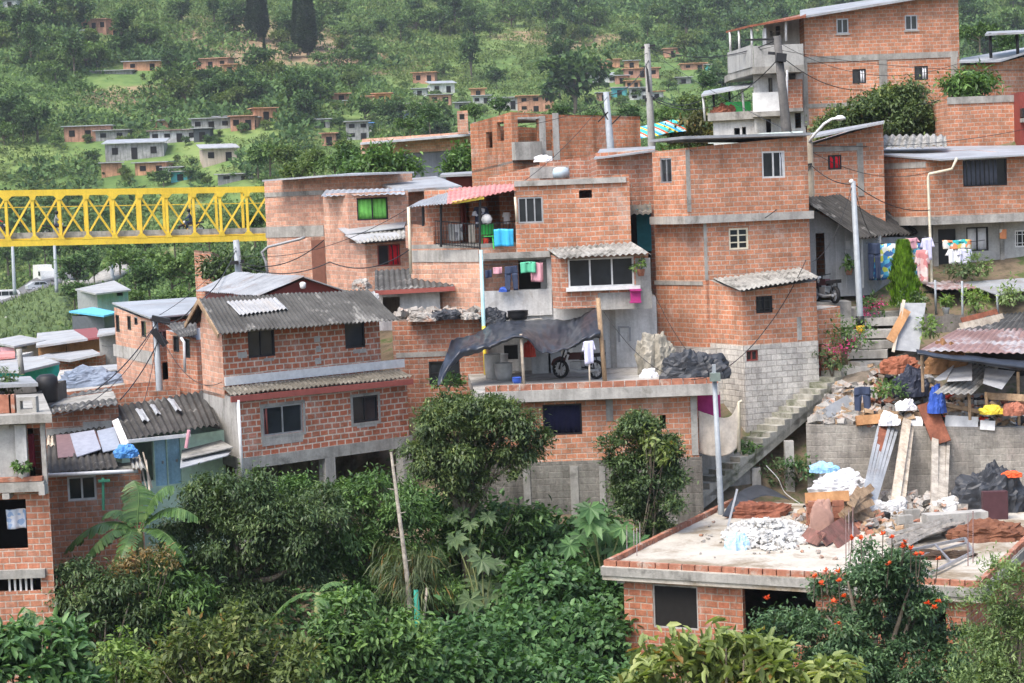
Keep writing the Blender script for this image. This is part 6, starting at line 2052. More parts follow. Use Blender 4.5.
heap('red_brown_pile', 'pile of rust red boards under the curved black sheet', 'boards', S(758, 516), .85, .4, .4, WOODR, .15, seed=37)
planks('grey_stick', 'grey pole leaning over the curved black sheet', 'stick', [(S(727, 530), S(738, 520) + V(0, 0, .9), .06)], GREYM)
for (px, py, lv, rz) in ((905, 531, 0, 0), (905, 531, 1, .2), (915, 531, 0, .1), (899, 525, 0, .5), (912, 525, 1, .1), (912, 525, 0, .05)):
    o = MB().box(S(px, py) + V(0, 0, .11 + .222 * lv), (.42, .22, .22), Matrix.Rotation(rz, 3, 'Z')).build('concrete_block', CONC)
    tag(o, 'grey concrete block in the low stack on the slab roof', 'concrete block', 'concrete blocks stacked on the slab roof')
mb = MB(); mb.bar(S(925, 530) + V(0, 0, .22), S(985, 526) + V(0, 0, .22), .5, .44); tag(mb.build('cement_channel', CONCL), 'long pale cement channel lying across the slab roof', 'channel')
planks('pale_pole', 'pale pole in the tangle of bars on the slab roof', 'pole', [(S(890 + r2.uniform(-6, 20), 548 + r2.uniform(-7, 5)) + V(0, 0, .05 + r2.uniform(0, .2)), S(952 + r2.uniform(-14, 14), 533 + r2.uniform(-4, 5)) + V(0, 0, .1 + r2.uniform(0, .3)), r2.uniform(.03, .1)) for k in range(30)], m_surf('pale_sticks', (.42, .39, .35), (.25, .23, .2), 4), h=.05)
heap('red_soil_mound', 'low mound of rust red soil on the slab roof', 'soil', S(990, 538), 1.05, .75, .42, SOILR, .08, 3, 36, 12, seed=40)
heap('dark_compost', 'dark brown soil patch inside the metal window frame', 'soil', S(936, 557), .9, .4, .16, m_surf('dark_soil', (.07, .045, .03), (.035, .025, .018), 5), .1, 4, 30, 10, seed=41)
fm = MB()
c4 = [S(905, 556) + V(0, 0, .12), S(965, 546) + V(0, 0, .2), S(973, 557) + V(0, 0, .12), S(930, 578) + V(0, 0, .1)]
for a, b in zip(c4, c4[1:] + c4[:1]):
    fm.bar(a, b, .07, .07)
fm.bar(c4[0].lerp(c4[1], .5), c4[3].lerp(c4[2], .5), .05); fm.bar(c4[0].lerp(c4[3], .3), c4[1].lerp(c4[2], .3), .05)
tag(fm.build('metal_window_frame', STEEL), 'old grey metal window frame lying flat on the slab', 'window frame')
heap('black_tarp_heap', 'big black plastic tarp heaped over goods against the retaining wall', 'tarp', S(992, 510), .98, .7, 1.15, TARPB, .35, 1.5, 48, 20, seed=42, fold=.35)
heap('orange_rag', 'bright orange rag on top of the black tarp heap', 'rag', S(1010, 511) + V(0, -.2, 1.05), .28, .15, .14, m_plain('bright_orange_cloth', (.75, .12, .04), .8), .04, seed=43)
mb = MB(); mb.box(S(995, 519) + V(0, 0, .4), (.7, .25, .8)); tag(mb.build('dark_crate', m_plain('dark_red_crate', (.07, .03, .035), .8)), 'dark crate showing under the edge of the black tarp heap', 'crate')
for k, (px, py) in enumerate(((861, 512), (868, 515), (950, 512), (893, 514))):
    heap('grey_sack', ['grey white sack under the foot of the leaning metal sheets', 'second grey sack right under the leaning metal sheets', 'grey sack between leaning planks and black tarp', 'pale grey sack at the foot of the pale planks'][k], 'sack', S(px, py), .5, .3, .4, m_plain('grey_white_sack', (.5, .5, .5), .7), .12, seed=50 + k)
chunks('wall_foot_rubble', 'mixed rubble along the foot of the grey retaining wall', 'rubble', [S(r2.uniform(880, 970), r2.uniform(502, 514)) + V(0, 0, r2.uniform(0, .3)) for _ in range(140)], RUBG, (.06, .2), seed=7)
planks('metal_strip', 'shiny metal strip in the bundle leaning on the retaining wall', 'metal strip', [(S(858 + 2.5 * k, 520 - k * .5), P(879 + 3.6 * k, 425 + (k % 3) * 2, 61.9), .09) for k in range(6)], ZINC, h=.05)
planks('rusty_sheet', 'red brown sheet leaning among the shiny metal strips', 'sheet', [(S(865, 516) + V(0, -.02, 0), P(886, 424, 61.95), .35)], WOODR, h=.02)
planks('leaning_plank', 'tall pale plank leaning on the retaining wall beside the metal strips', 'plank', [(S(893, 515), P(907, 420, 61.8), .26), (S(901, 513), P(911, 428, 61.8), .16)], WOODP, h=.09)
planks('leaning_timber', 'weathered timber leaning on the wall under the red board', 'timber', [(S(934, 515), P(935, 432, 61.8), .2), (S(940, 515), P(942, 440, 61.8), .22), (S(945, 514), P(948, 440, 61.8), .1)], m_surf('timber_grey', (.44, .40, .34), (.3, .27, .23), 3), h=.1)
cloth('plastic_hose', 'pale hose arching from the stairs to the slab debris', 'hose', [[P(766, 465, 61), P(778, 478, 61), P(785, 492, 61), P(800, 503, 61)], [P(766, 466, 61), P(778, 479, 61), P(785, 493, 61), P(800, 504, 61)]], WHITE, 20, 2, 0)

for k, (m, n) in enumerate(((WOOD, 90), (RUBG, 120), (BLACK, 30), (TERRA, 40))):
    chunks('slab_scraps', ['broken wood bits around the brick stack on the slab', 'grey rubble bits around the brick stack on the slab', 'black plastic bits around the brick stack on the slab', 'broken brick bits around the brick stack on the slab'][k], 'junk',
           [S(r2.gauss(858, 34), r2.gauss(522, 7)) + V(0, 0, r2.uniform(.02, .14)) for _ in range(n)], m, (.04, .17), seed=60 + k, flat=.5)
def m_stripes():
    t = NT('striped_awning_cloth')
    pos = t.new('NewGeometry').outputs['Position']
    sx = t.new('SeparateXYZ'); t.l.new(pos, sx.inputs[0])
    f = t.math('FRACT', t.math('MULTIPLY', t.math('ADD', sx.outputs[0], t.math('MULTIPLY', sx.outputs[2], 1.5)), .9))
    r = t.ramp(f, [(0, (.05, .42, .40)), (.3, (.6, .5, .06)), (.45, (.05, .3, .55)), (.65, (.35, .6, .65)), (.85, (.55, .12, .05))])
    r.node.color_ramp.interpolation = 'CONSTANT'
    return t.done(t.principled(r, .8, spec=.1))
cloth('striped_awning', 'gaudy turquoise yellow and blue striped awning behind the tower house roof', 'awning',
      [[P(640, 127, 98), P(655, 124, 98), P(670, 121, 98), P(684, 120, 98)], [P(638, 134, 96.5), P(655, 131, 96.5), P(670, 128, 96.5), P(686, 127, 96.5)], [P(637, 139, 96), P(655, 137, 96), P(670, 133, 96), P(687, 132, 96)]], m_stripes(), 30, 10, .06)
# ================================================================== lower left town roofs
def shack(name, label, chain, zb, mat, roof_pts, roofm, depth=4, wm=None, wins=(), corrug=False, cat='shack', back=None):
    h = House(name, label, chain, zb, depth=depth, mat=mat, wmats=wm or {}, cat=cat, cap=False, back=back)
    for (i, r, m) in wins:
        if m == 'open':
            h.opening(i, r)
        else:
            h.window(i, r, frame=m, mull=0)
    h.finish()
    if corrug:
        corr(h.root, 'roof', *[P(*c) for c in roof_pts], roofm, .28, .025, 1.2, .01)
    else:
        flat_sheet('roof_sheet', [P(*c) for c in roof_pts], .1, roofm, h.root)
    return h


shack('turquoise_shack', 'small shack with white sheet roof and faded turquoise walls below the road', [(77, 290, 128), (97, 293, 125), (128, 291, 126)], -12.5, m_surf('faded_turquoise', (.24, .45, .50), (.36, .42, .42), 1.5), [(75, 289, 129), (96, 293.5, 123), (131, 289.5, 125), (114, 280.5, 134)], WSHEET, wm={0: GREYM}, wins=[(1, (117, 292.5, 123, 296), 'open')])
shack('blue_roof_shack', 'dark board shack under a bright blue sheet roof', [(72, 316, 114), (104, 316, 112), (116, 313, 115)], -10.5, m_plain('dark_boards', (.085, .095, .11), .8), [(69, 311, 116), (104, 315.5, 110), (118, 312, 113.5), (93, 307, 120)], BLUER)
shack('white_house', 'small whitewashed house with one dark window and pale roof', [(0, 347, 101), (14, 347, 98), (44, 343, 99)], -9.8, WHITE, [(-12, 341, 104), (14, 346, 96.5), (46, 340, 98), (20, 335, 106)], WSHEET, wm={0: PINK}, wins=[(1, (22, 342, 27, 348.5), 'open')])
shack('orange_board_shack', 'orange plywood shack with white and maroon roof sheets', [(38, 346, 97), (100, 338, 97)], -9.8, PLY, [(36, 346, 95.5), (88, 338.5, 95.5), (73, 329.5, 103), (37, 333, 104)], WSHEET, wins=[(0, (66, 344, 67, 356), 'open')])
flat_sheet('maroon_roof_sheet', [P(88, 338.5, 95.4), P(102, 336.5, 95.4), P(96, 327.5, 103), P(73, 329.5, 103)], .09, m_plain('maroon_sheet', (.22, .06, .06), .6), bpy.data.objects['orange_board_shack'])
shack('grey_door_shed', 'narrow grey shed beside the pinkish brick house wall', [(99, 336, 91), (118, 333, 91)], -9.8, PLASTG, [(97, 335, 90), (120, 331.5, 90), (120, 327, 95), (99, 329, 95)], WSHEET)
shack('red_roof_hut', 'tiny hut with faded red roof left of the white house', [(-20, 362, 92), (13, 358, 92)], -9.8, WHITE, [(-22, 360, 91), (15, 356, 91), (15, 351, 97), (-20, 352, 97)], REDSH)
shack('turquoise_cloth_yard', 'yard shed wrapped in bright turquoise netting with pale sheet roof', [(-20, 374, 85), (22, 372, 84), (59, 363, 86)], -9.6, TURQ, [(-24, 370, 84.5), (22, 371, 82.5), (60, 362, 84.5), (40, 356, 92), (-22, 360, 93)], WSHEET)
shack('pale_roof_house', 'long low house with pale roof sheets and short brick wall', [(58, 360, 90), (101, 356, 90)], -9.6, BRICK_D, [(38, 356, 91), (70, 360, 88.5), (100, 353, 88.5), (92, 349, 96), (50, 353, 97)], WSHEET)
h = shack('flat_roof_house', 'pink washed house with bare flat concrete roof holding a covered bundle', [(55, 387, 78), (64, 398, 74), (122, 388, 75)], -10, m_surf('pink_wash', (.44, .32, .27), (.34, .25, .21), 1.5), [(54, 386, 78.6), (64, 398, 73.5), (126, 388, 74.5), (118, 366, 82), (60, 370, 83)], CONCL)
heap('blue_tarp_bundle', 'long blue grey tarp bundle lying on the flat concrete roof', 'tarp', P(90, 386, 76.5), 1.25, .5, .62, m_plain('blue_grey_tarp', (.17, .21, .28), .6), .18, 1.8, seed=61)
flat_sheet('pale_board', [P(79, 374, 79), P(118, 369, 79), P(118, 364, 82), P(80, 367, 82)], .05, WSHEET, h.root)
shack('grey_porch_house', 'grey roofed open porch house with dark interior above the left edge house', [(-30, 398, 60), (37, 392, 60)], -9, m_surf('dim_wall', (.16, .15, .14), (.1, .1, .09), 1), [(-34, 386, 58.6), (38, 383, 58.6), (30, 376, 63), (-30, 379, 63)], ZINCD, wins=[(0, (-20, 389, 8, 402), 'open'), (0, (12, 388, 23, 402), 'open')])
tag(MB().tube([P(19, 349, 63.5), P(22, 374.5, 63.5)], .09, 7).build('concrete_stub', CONC, smooth=True), 'short concrete pole stub standing above the grey porch roof', 'pole')
tag(MB().lathe(P(48, 402, 61), [(.3, 0), (.34, .1), (.33, .4), (.35, .45), (.33, .75), (.2, .85)], 14).build('black_tank', BLACK, smooth=True), 'black plastic tank on the roof right of the grey porch', 'tank')
shack('dark_low_roof', 'low dark corrugated roofs between the shack and flat concrete roof', [(56, 404, 66), (180, 388, 67)], -10, BRICK_D, [(40, 399, 69), (112, 388, 69), (112, 397, 64.5), (44, 406, 63.8)], FIBRO, corrug=True)
shack('under_bridge_house', 'bare brick house partly hidden by a tree under the bridge', [(194, 250, 104), (212, 252, 101), (232, 260, 102)], -9, BRICK_D, [(194, 250, 104), (212, 252, 101), (232, 260, 102), (215, 255, 105)], CONC)
shack('bluish_wall_house', 'house with grey rendered wall and long zinc roof behind the red houses', [(362, 146, 108), (470, 139, 104)], -1, m_surf('blue_grey_render', (.24, .255, .30), (.19, .2, .235), 1), [(360, 143, 106), (476, 133.5, 102), (474, 131, 110), (366, 140, 114)], ZINC, depth=6, wm={0: m_surf('blue_grey_render2', (.24, .255, .30), (.19, .2, .235), 1)})
hh = House('chimney_turret', 'small square brick turret with a dark opening on the zinc roofed house', [(457, 111, 101.5), (467.5, 110.5, 101.5)], P(460, 134, 101.5).z, depth=.6, mat=BRICK_C, cat='turret'); hh.window(0, (459.5, 114, 464.5, 119.5), frame=BLACK, mull=0); hh.finish()
bw_ = bpy.data.objects['bluish_wall_house']
MB().bar(P(363, 147.5, 107.8), P(470, 140.5, 103.8), .1, .9).build('brick_course', BRICK_C, bw_)
MB().bar(P(362, 158, 107.8), P(378, 157, 107.1), .12, 1.7).build('brick_pier', BRICK_C, bw_)
shack('dark_gap_roof', 'low roof with dark red wall between the zinc house and unfinished building', [(446, 175, 88), (474, 174, 88)], -1, MAROON, [(440, 175, 87), (476, 173.5, 87), (476, 171, 91), (442, 173, 91)], ZINCD)
shack('small_slate_roof', 'grey slate coloured roof behind the corner house balcony', [(388, 188, 79), (447, 186, 79)], -1, BRICK_C, [(374, 181, 82), (436, 176, 82), (462, 186, 78), (398, 190, 78)], ZINCD, corrug=False)
# ================================================================== trees and plants of the ravine
L_OLIVE = m_leaf('leaves_olive', (.05, .085, .022), (.14, .19, .05), (.26, .28, .09), .5, .35, .9, brown=.02)
def tree_px(name, label, Y, lobes, base, clumps, per, csize, ll, lw, mat, **k):
    lb = [lobe(a, b, c, Y + (d[0] if d else 0)) for a, b, c, *d in lobes]
    bp = P(base[0], base[1], Y)
    bz = min(gz(bp.x, bp.y), bp.z)
    return make_tree(name, label, 'tree', V(bp.x, bp.y, bz), lb, clumps, per, csize, ll, lw, mat, **k)


tree_px('mango_tree', 'rounded mango tree crowding the left end of the terrace house', 56.5,
        [(446, 428, 34), (496, 424, 32), (470, 414, 26), (424, 440, 20), (518, 442, 28), (460, 456, 36), (492, 462, 28), (440, 466, 22), (533, 436, 16), (450, 402, 14), (488, 404, 12), (415, 455, 12), (470, 485, 20), (512, 466, 16)], (470, 560), 620, 60, .3, .135, .05, L_MANGO, r=.16, seed=21, droop=.55)
tree_px('citrus_tree', 'dark upright tree in front of the grey wall right of the navy window', 56.5,
        [(638, 440, 26), (622, 458, 20), (660, 450, 20), (645, 476, 28), (652, 500, 24), (632, 498, 18), (640, 424, 15), (612, 446, 11), (674, 462, 10), (648, 524, 18)], (650, 580), 560, 56, .27, .125, .05, L_DARK, r=.12, seed=22, droop=.3)
tree_px('yellow_shoot_tree', 'sprig of yellow green shoots on the side of the dark upright tree', 55.9,
        [(650, 442, 12), (668, 452, 10), (640, 548, 10), (628, 536, 8), (646, 432, 9)], (648, 560), 30, 22, .25, .2, .075, L_YELLOW, r=.03, seed=23, limbs=4)
tree_px('avocado_tree', 'big dark tree mass below the two storey red brick house', 53.5,
        [(218, 516, 34), (250, 508, 34), (288, 522, 36), (240, 550, 42), (190, 560, 32), (284, 570, 38), (225, 596, 36), (210, 490, 20), (250, 482, 18), (318, 508, 24), (178, 530, 18), (300, 545, 26), (262, 600, 30)], (240, 660), 1150, 56, .36, .14, .045, L_DARK, r=.22, seed=24, droop=.6)
tree_px('dark_ravine_tree', 'shadowy tree between the pillars and the bare leaning trunk', 55,
        [(350, 520, 40), (385, 505, 34), (330, 555, 36), (365, 560, 40), (408, 540, 30), (430, 575, 34), (395, 590, 34), (300, 495, 22)], (370, 640), 560, 46, .38, .15, .05, L_MID, r=.16, seed=25, droop=.5)
tree_px('fern_leaf_tree', 'finely leaved dark green tree near the left edge brick house', 50.5,
        [(88, 584, 26), (75, 606, 24), (116, 600, 28), (100, 630, 32), (125, 645, 30), (70, 640, 24), (70, 570, 12)], (95, 690), 380, 40, .34, .15, .045, L_DARK, r=.12, seed=26, droop=.5)
tree_px('brown_tipped_tree', 'tree with brownish flowering tips left of the big dark tree', 51.5,
        [(150, 570, 28), (172, 590, 30), (140, 600, 28), (160, 620, 30), (190, 610, 26)], (160, 690), 210, 36, .34, .2, .055, L_MID, r=.1, seed=27, droop=.5)
tree_px('brown_tip_sprays', 'pale brown flower sprays crowning the tree beside the banana plant', 51.0,
        [(135, 562, 12), (155, 556, 12), (170, 560, 10), (122, 570, 9)], (150, 600), 50, 22, .26, .13, .05, m_leaf('brown_sprays', (.16, .13, .05), (.25, .19, .08), (.3, .23, .1), brown=.2), r=.03, seed=28, limbs=3)
tree_px('yellow_green_bush', 'yellow green leafy bush at the bottom left of the ravine', 44,
        [(205, 640, 30), (250, 630, 26), (225, 665, 34), (180, 665, 28), (275, 660, 28), (160, 685, 26), (300, 690, 26), (240, 700, 34), (120, 690, 22)], (220, 720), 300, 26, .34, .18, .07, L_OLIVE, r=.1, seed=29, droop=.25)
tree_px('light_green_bush', 'fresh green bush in front of the dark hollow beneath the leaning trunk', 46.5,
        [(350, 620, 26), (385, 628, 28), (330, 645, 26), (365, 655, 36), (400, 650, 28), (340, 685, 34), (390, 690, 32)], (365, 710), 280, 28, .34, .19, .085, L_MID, r=.08, seed=30, tmpl=BROAD)
tree_px('broad_leaf_bush', 'glossy broad leaved bush in the lower left corner', 43,
        [(20, 655, 30), (50, 650, 26), (35, 680, 36), (75, 675, 26), (-5, 680, 34), (5, 640, 20)], (30, 710), 170, 20, .34, .27, .12, L_VINE, r=.07, seed=31, tmpl=BROAD)
tree_px('bright_young_tree', 'bright green young tree low between the fern leaf tree and the yellow bush', 47,
        [(120, 645, 16), (130, 665, 20), (112, 670, 18), (140, 690, 22), (60, 672, 14)], (125, 710), 120, 24, .3, .16, .08, L_LIGHT, r=.06, seed=32)
tree_px('ravine_shrub', 'mid green shrub under the mango tree beside the grey wall', 57,
        [(470, 520, 34), (440, 540, 30), (500, 545, 34), (520, 520, 20), (455, 575, 36), (490, 590, 36), (415, 520, 24)], (475, 640), 300, 34, .38, .22, .08, L_MID, r=.1, seed=33)
tree_px('wall_foot_shrub', 'dense green shrub at the foot of the grey block wall', 57.5,
        [(545, 560, 30), (580, 570, 30), (560, 600, 36), (600, 610, 34), (530, 610, 34), (600, 545, 20)], (565, 650), 320, 34, .38, .2, .09, L_VINE, r=.08, seed=34)
tree_px('tulip_tree', 'dark leafy tulip tree with orange red flowers in front of the slab house', 44,
        [(860, 600, 36), (905, 600, 34), (880, 570, 30), (830, 625, 36), (875, 640, 44), (920, 640, 36), (945, 650, 26), (800, 650, 32), (780, 625, 20), (905, 575, 24), (850, 672, 40), (910, 680, 40), (955, 680, 26), (770, 660, 26), (750, 640, 16), (930, 600, 18)], (880, 740), 900, 52, .28, .115, .048, L_BLUE, r=.16, seed=35, droop=.35)
tree_px('feathery_tree', 'pale feathery tree with flat sprays at the right edge', 40,
        [(985, 600, 18), (1010, 580, 22), (1000, 625, 24), (1030, 610, 26), (980, 645, 22), (1010, 660, 30), (960, 670, 22), (985, 690, 30), (1030, 690, 30), (970, 600, 10)], (1010, 740), 300, 44, .3, .11, .035, L_PALE, r=.08, seed=36, flat=.4, droop=.15)
tree_px('big_leaf_tree', 'yellow green big leaved tree top in front of the slab house window', 30,
        [(650, 668, 22), (690, 655, 24), (730, 660, 26), (770, 665, 24), (810, 668, 24), (845, 672, 18), (670, 690, 30), (720, 695, 34), (780, 695, 34), (830, 700, 28), (625, 685, 14), (670, 640, 10), (715, 636, 10), (750, 640, 10)], (730, 780), 150, 20, .26, .24, .10, L_YELLOW, r=.09, seed=37, tmpl=BROAD, droop=.2)
# orange flowers of the tulip tree
fl = []
tt = bpy.data.objects['tulip_tree']
for k, (px, py) in enumerate(((852, 539), (861, 539), (883, 535), (892, 538), (905, 542), (903, 547), (911, 549), (916, 555), (921, 554), (938, 559), (826, 571), (838, 572), (821, 584), (815, 577), (839, 581), (834, 602), (927, 604), (934, 608), (938, 602), (767, 598), (838, 624), (889, 564), (844, 597), (982, 664))):
    p = P(px, py, 43.2)
    q = random.Random(k)
    mb = MB()
    for j in range(16):
        a = q.uniform(0, 6.28); e = q.uniform(-.3, 1.1); L_ = q.uniform(.05, .11)
        d = V(math.cos(a) * math.cos(e), math.sin(a) * math.cos(e), math.sin(e)); s_ = V(-math.sin(a), math.cos(a), 0)
        mb.add([p, p + d * L_ * .6 + s_ * .035, p + d * L_ + V(0, 0, .01), p + d * L_ * .6 - s_ * .035], [(0, 1, 2, 3)])
    mb.build('flower', L_FLOWER, tt)
    if py < 590:
        MB().tube([p + V(0, 0, .02), p + V(q.uniform(-.05, .05), .15, -.55)], .012, 4).build('flower_stalk', BARK, tt)
# bare leaning trunk with dry fronds at its foot
a, b = P(391, 452, 51.5), P(414, 652, 51.0)
t_ = thing('bare_trunk', 'tall bare grey trunk leaning in front of the dark hollow', 'dead tree', b, None)
mb = MB(); mb.tube([b + V(.1, 0, -1.2), b, b.lerp(a, .4) + V(.05, 0, 0), a], [.10, .085, .065, .035], 9); mb.build('trunk', BARKP, t_, smooth=True)
mb = MB()
for k in range(5):
    c = b.lerp(a, .45 + .12 * k); mb.tube([c, c + V(.2 * (-1) ** k, -.05, .05)], [.02, .008], 5)
mb.build('snag', BARKP, t_)
tag(MB().tube([P(416, 590, 51), P(418, 628, 51), P(421, 655, 50.8)], [.06, .1, .13], 8).build('turquoise_netting', m_plain('green_net', (.03, .28, .2), .6), smooth=True), 'strip of turquoise netting hanging by the foot of the bare trunk', 'netting')
tag(MB().tube([P(427, 588, 51), P(423, 626, 51)], .035, 6).build('bamboo_stick', WOODP, smooth=True), 'short pale bamboo stick beside the turquoise netting', 'stick')
v, f = crown_geo([lobe(408, 575, 22, 51.8), lobe(420, 560, 16, 51.8), lobe(388, 560, 14, 51.8), lobe(418, 590, 12, 51.4)], 60, 26, .4, .5, .03, 1.2, .3, LEAF, np.random.default_rng(4))
o = np_obj('dry_fronds', v, f, m_leaf('dry_fronds', (.045, .075, .025), (.09, .12, .04), (.15, .16, .06), brown=.06), org=P(410, 600, 51.8))
tag(o, 'hanging brownish green fronds behind the bare trunk', 'plant')
# banana plants
bp = P(140, 574, 52.3)
ban = banana('banana_plant', 'banana plant with torn arching leaves below the blue door shack', V(bp.x, bp.y, bp.z), 1.2,
             [(3.15, .62, 1.15), (3.3, .2, .9), (.25, 1.22, 1.3), (.0, .9, 1.2), (1.9, 1.38, 1.15), (-1.8, .45, .75), (-2.6, .5, .85), (-.5, .4, .8), (2.8, 1.0, .9)], 2.1, .40, 5)
banana('banana_plant', 'banana plant with broad hanging leaves in the dark hollow', P(318, 640, 49.5), 1.2,
       [(.1, .35, 1.0), (-.3, .15, 1.0), (2.9, .3, .8), (-1.2, .1, .9), (.4, .9, .7)], 1.75, .26, 8)
banana('banana_plant', 'young banana plant with dark leaves in the lower left corner', P(28, 660, 44.5), .6,
       [(1.2, 1.1, .8), (.3, .8, .8), (2.6, .7, .8), (-.5, .5, .7), (1.9, 1.3, .9), (3.3, .4, .6)], 1.3, .17, 9)
# palmate plants
L_PALMATE = m_leaf('palmate_leaf', (.06, .11, .045), (.11, .17, .07), (.18, .25, .11), .5, .3, 2)
def pal(label, spots, Y, mat, base, size, seed, n='palmate_plant'):
    palmate(n, label, gp(base[0], base[1], Y), [P(a, b, Y + random.Random(a).uniform(-.5, .5)) for a, b in spots], mat, seed, size)


pal('pale palmate plant with star shaped leaves below the mango tree', [(455, 538), (468, 548), (482, 560), (493, 565), (478, 582), (492, 590), (506, 588), (470, 600), (486, 612), (500, 606), (474, 622)], 54.5, L_PALMATE, (485, 640), .5, 3)
pal('dark palmate plant with big lobed leaves beside the upright dark tree', [(590, 520), (606, 530), (580, 535), (600, 545), (622, 528), (570, 545), (618, 548), (640, 540), (590, 508), (612, 585), (632, 592), (606, 598)], 55.5, L_VINE, (605, 600), .62, 5)
pal('small palmate plant at the top of the ravine beside the mango trunk', [(462, 512), (475, 506), (452, 518), (488, 516), (470, 524)], 56.2, L_PALMATE, (470, 560), .4, 7)
# trailing ground cover on the ravine slope: nobody could count it
g = np.random.default_rng(77)
N = 44000
px = g.uniform(-30, 1060, N); Yv = g.uniform(40, 60, N) ** 1.0
xs = (px - 512) * Yv / F
zs_ = terr(xs, Yv)
keep = ~((xs > 2.2) & (Yv > 45.5) & (xs - 2.2 > (51.4 - Yv) * .2) & (xs > 2.5)) & (Yv < 59.2)
keep &= ~((xs > 6.5) & (Yv > 57))
xs, Yv, zs_ = xs[keep], Yv[keep], zs_[keep]
hum = np.clip(.5 + .9 * vnoise(xs, Yv, 2.4, 5) + .5 * vnoise(xs, Yv, .9, 6), .05, 2.0)
pos = np.c_[xs, Yv, zs_ + hum * g.random(len(xs)) ** .5]
dr = unit(len(xs), g); dr[:, 2] = dr[:, 2] * .4 - .15; dr[:, 1] -= .35
nm = unit(len(xs), g) * .5 + np.array([0, -.35, 1])
k_ = .6 + .8 * g.random(len(xs))
v, f = leaf_geo(pos, dr, nm, .24 * k_, .14 * k_, BROAD)
o = np_obj('undergrowth', v, f, L_VINE)
tag(o, 'leafy vines and weeds covering the ravine slope', 'undergrowth', None, 'stuff')
mounds = []
for (a, b, c, Y) in ((545, 590, 34, 54), (590, 640, 40, 52), (520, 640, 36, 52), (460, 650, 36, 50), (560, 680, 40, 50), (610, 690, 30, 49), (430, 670, 30, 49), (505, 690, 34, 49), (640, 650, 28, 52), (540, 545, 20, 57.5), (610, 570, 26, 56), (565, 630, 30, 53), (480, 670, 28, 49.5), (600, 600, 26, 55), (430, 512, 22, 58), (500, 524, 22, 58.6), (560, 532, 20, 58.8), (600, 524, 18, 58.8), (470, 506, 16, 58.4), (535, 528, 18, 58.7)):
    mounds.append(lobe(a, b, c, Y, .7))
v, f = crown_geo(mounds, 620, 34, .42, .2, .125, .3, .7, BROAD, np.random.default_rng(9))
o = np_obj('creeper_vines', v, f, L_VINE)
tag(o, 'mounds of creeping vines burying the bottom of the ravine', 'vines', None, 'stuff')

# ================================================================== plants among the houses
def cyp():
    base = P(905, 312, 68.6)
    root = thing('small_cypress', 'bright green small cypress in front of the flowered laundry', 'tree', base)
    g = np.random.default_rng(5)
    n = 5200
    h = g.random(n) ** .8 * 2.2
    r = .50 * np.clip(1 - h / 2.35, 0, 1) ** .65 * (.5 + .55 * g.random(n)) + .03
    a = g.uniform(0, 6.283, n)
    r *= 1 + .30 * np.sin(a * 2 + h * 5) * np.sin(h * 7 + a) + .15 * np.sin(a * 5 - h * 9)
    pos = np.c_[base.x + r * np.cos(a), base.y + r * np.sin(a), base.z + .15 + h]
    d = np.c_[np.cos(a) * .5, np.sin(a) * .5, np.full(n, 1.1)] + unit(n, g) * .35
    v, f = leaf_geo(pos, d, np.c_[np.cos(a), np.sin(a), np.zeros(n)], .2 * np.ones(n), .055 * np.ones(n))
    np_obj('crown', v, f, L_CYP, root)
    MB().tube([base - V(0, 0, .3), base + V(0, 0, 1.5)], [.06, .03], 7).build('trunk', BARK, root, smooth=True)


cyp()
def shrub_px(name, label, Y, lobes, base, clumps, per, cs, ll, lw, mat, **k):
    return tree_px(name, label, Y, lobes, base, clumps, per, cs, ll, lw, mat, **k)


shrub_px('mango_tree', 'dense dark mango tree below the tall brick house windows', 83, [(890, 100, 18), (912, 106, 20), (866, 112, 17), (842, 121, 14), (927, 122, 13), (895, 122, 20), (906, 92, 10), (875, 130, 14), (824, 128, 9)], (895, 150), 520, 48, .5, .2, .075, L_MANGO, r=.2, seed=41)
shrub_px('small_tree', 'small round tree between the mango tree and the edge roof', 84, [(962, 80, 12), (978, 78, 12), (952, 88, 9), (970, 92, 11), (988, 74, 7)], (970, 105), 70, 26, .5, .3, .1, L_MID, r=.08, seed=42)
shrub_px('roof_tree', 'bushy tree with yellowish leaves behind the tower house roof', 97, [(692, 128, 14), (704, 134, 12), (682, 138, 10), (700, 120, 8), (712, 140, 9)], (694, 165), 90, 28, .6, .32, .11, m_leaf('autumn_green', (.05, .065, .018), (.13, .13, .035), (.24, .14, .04), brown=.06), r=.12, seed=43)
shrub_px('yard_tree', 'round green tree beside the blue grey rendered wall', 99, [(458, 158, 11), (464, 166, 11), (452, 168, 9), (460, 176, 10), (468, 152, 7)], (460, 190), 75, 28, .5, .3, .1, L_MID, r=.1, seed=44)
shrub_px('hedge_tree', 'spreading green tree behind the roof of the long brick house', 98, [(372, 166, 16), (392, 162, 14), (352, 172, 14), (406, 170, 12), (378, 176, 16), (384, 154, 9)], (378, 195), 110, 28, .6, .34, .11, L_MID, r=.14, seed=45)
shrub_px('dark_tree', 'dark round tree overhanging the bare brick house under the bridge', 98, [(218, 264, 9), (230, 262, 10), (238, 268, 9), (224, 272, 9), (244, 274, 7), (212, 270, 6)], (226, 300), 90, 30, .6, .32, .11, L_DARK, r=.12, seed=46)
shrub_px('dark_tree', 'dark tree behind the pale roof pole by the long brick house', 96, [(252, 272, 9), (258, 264, 8), (262, 277, 9), (249, 281, 8)], (254, 305), 70, 30, .6, .32, .11, L_DARK, r=.12, seed=47)
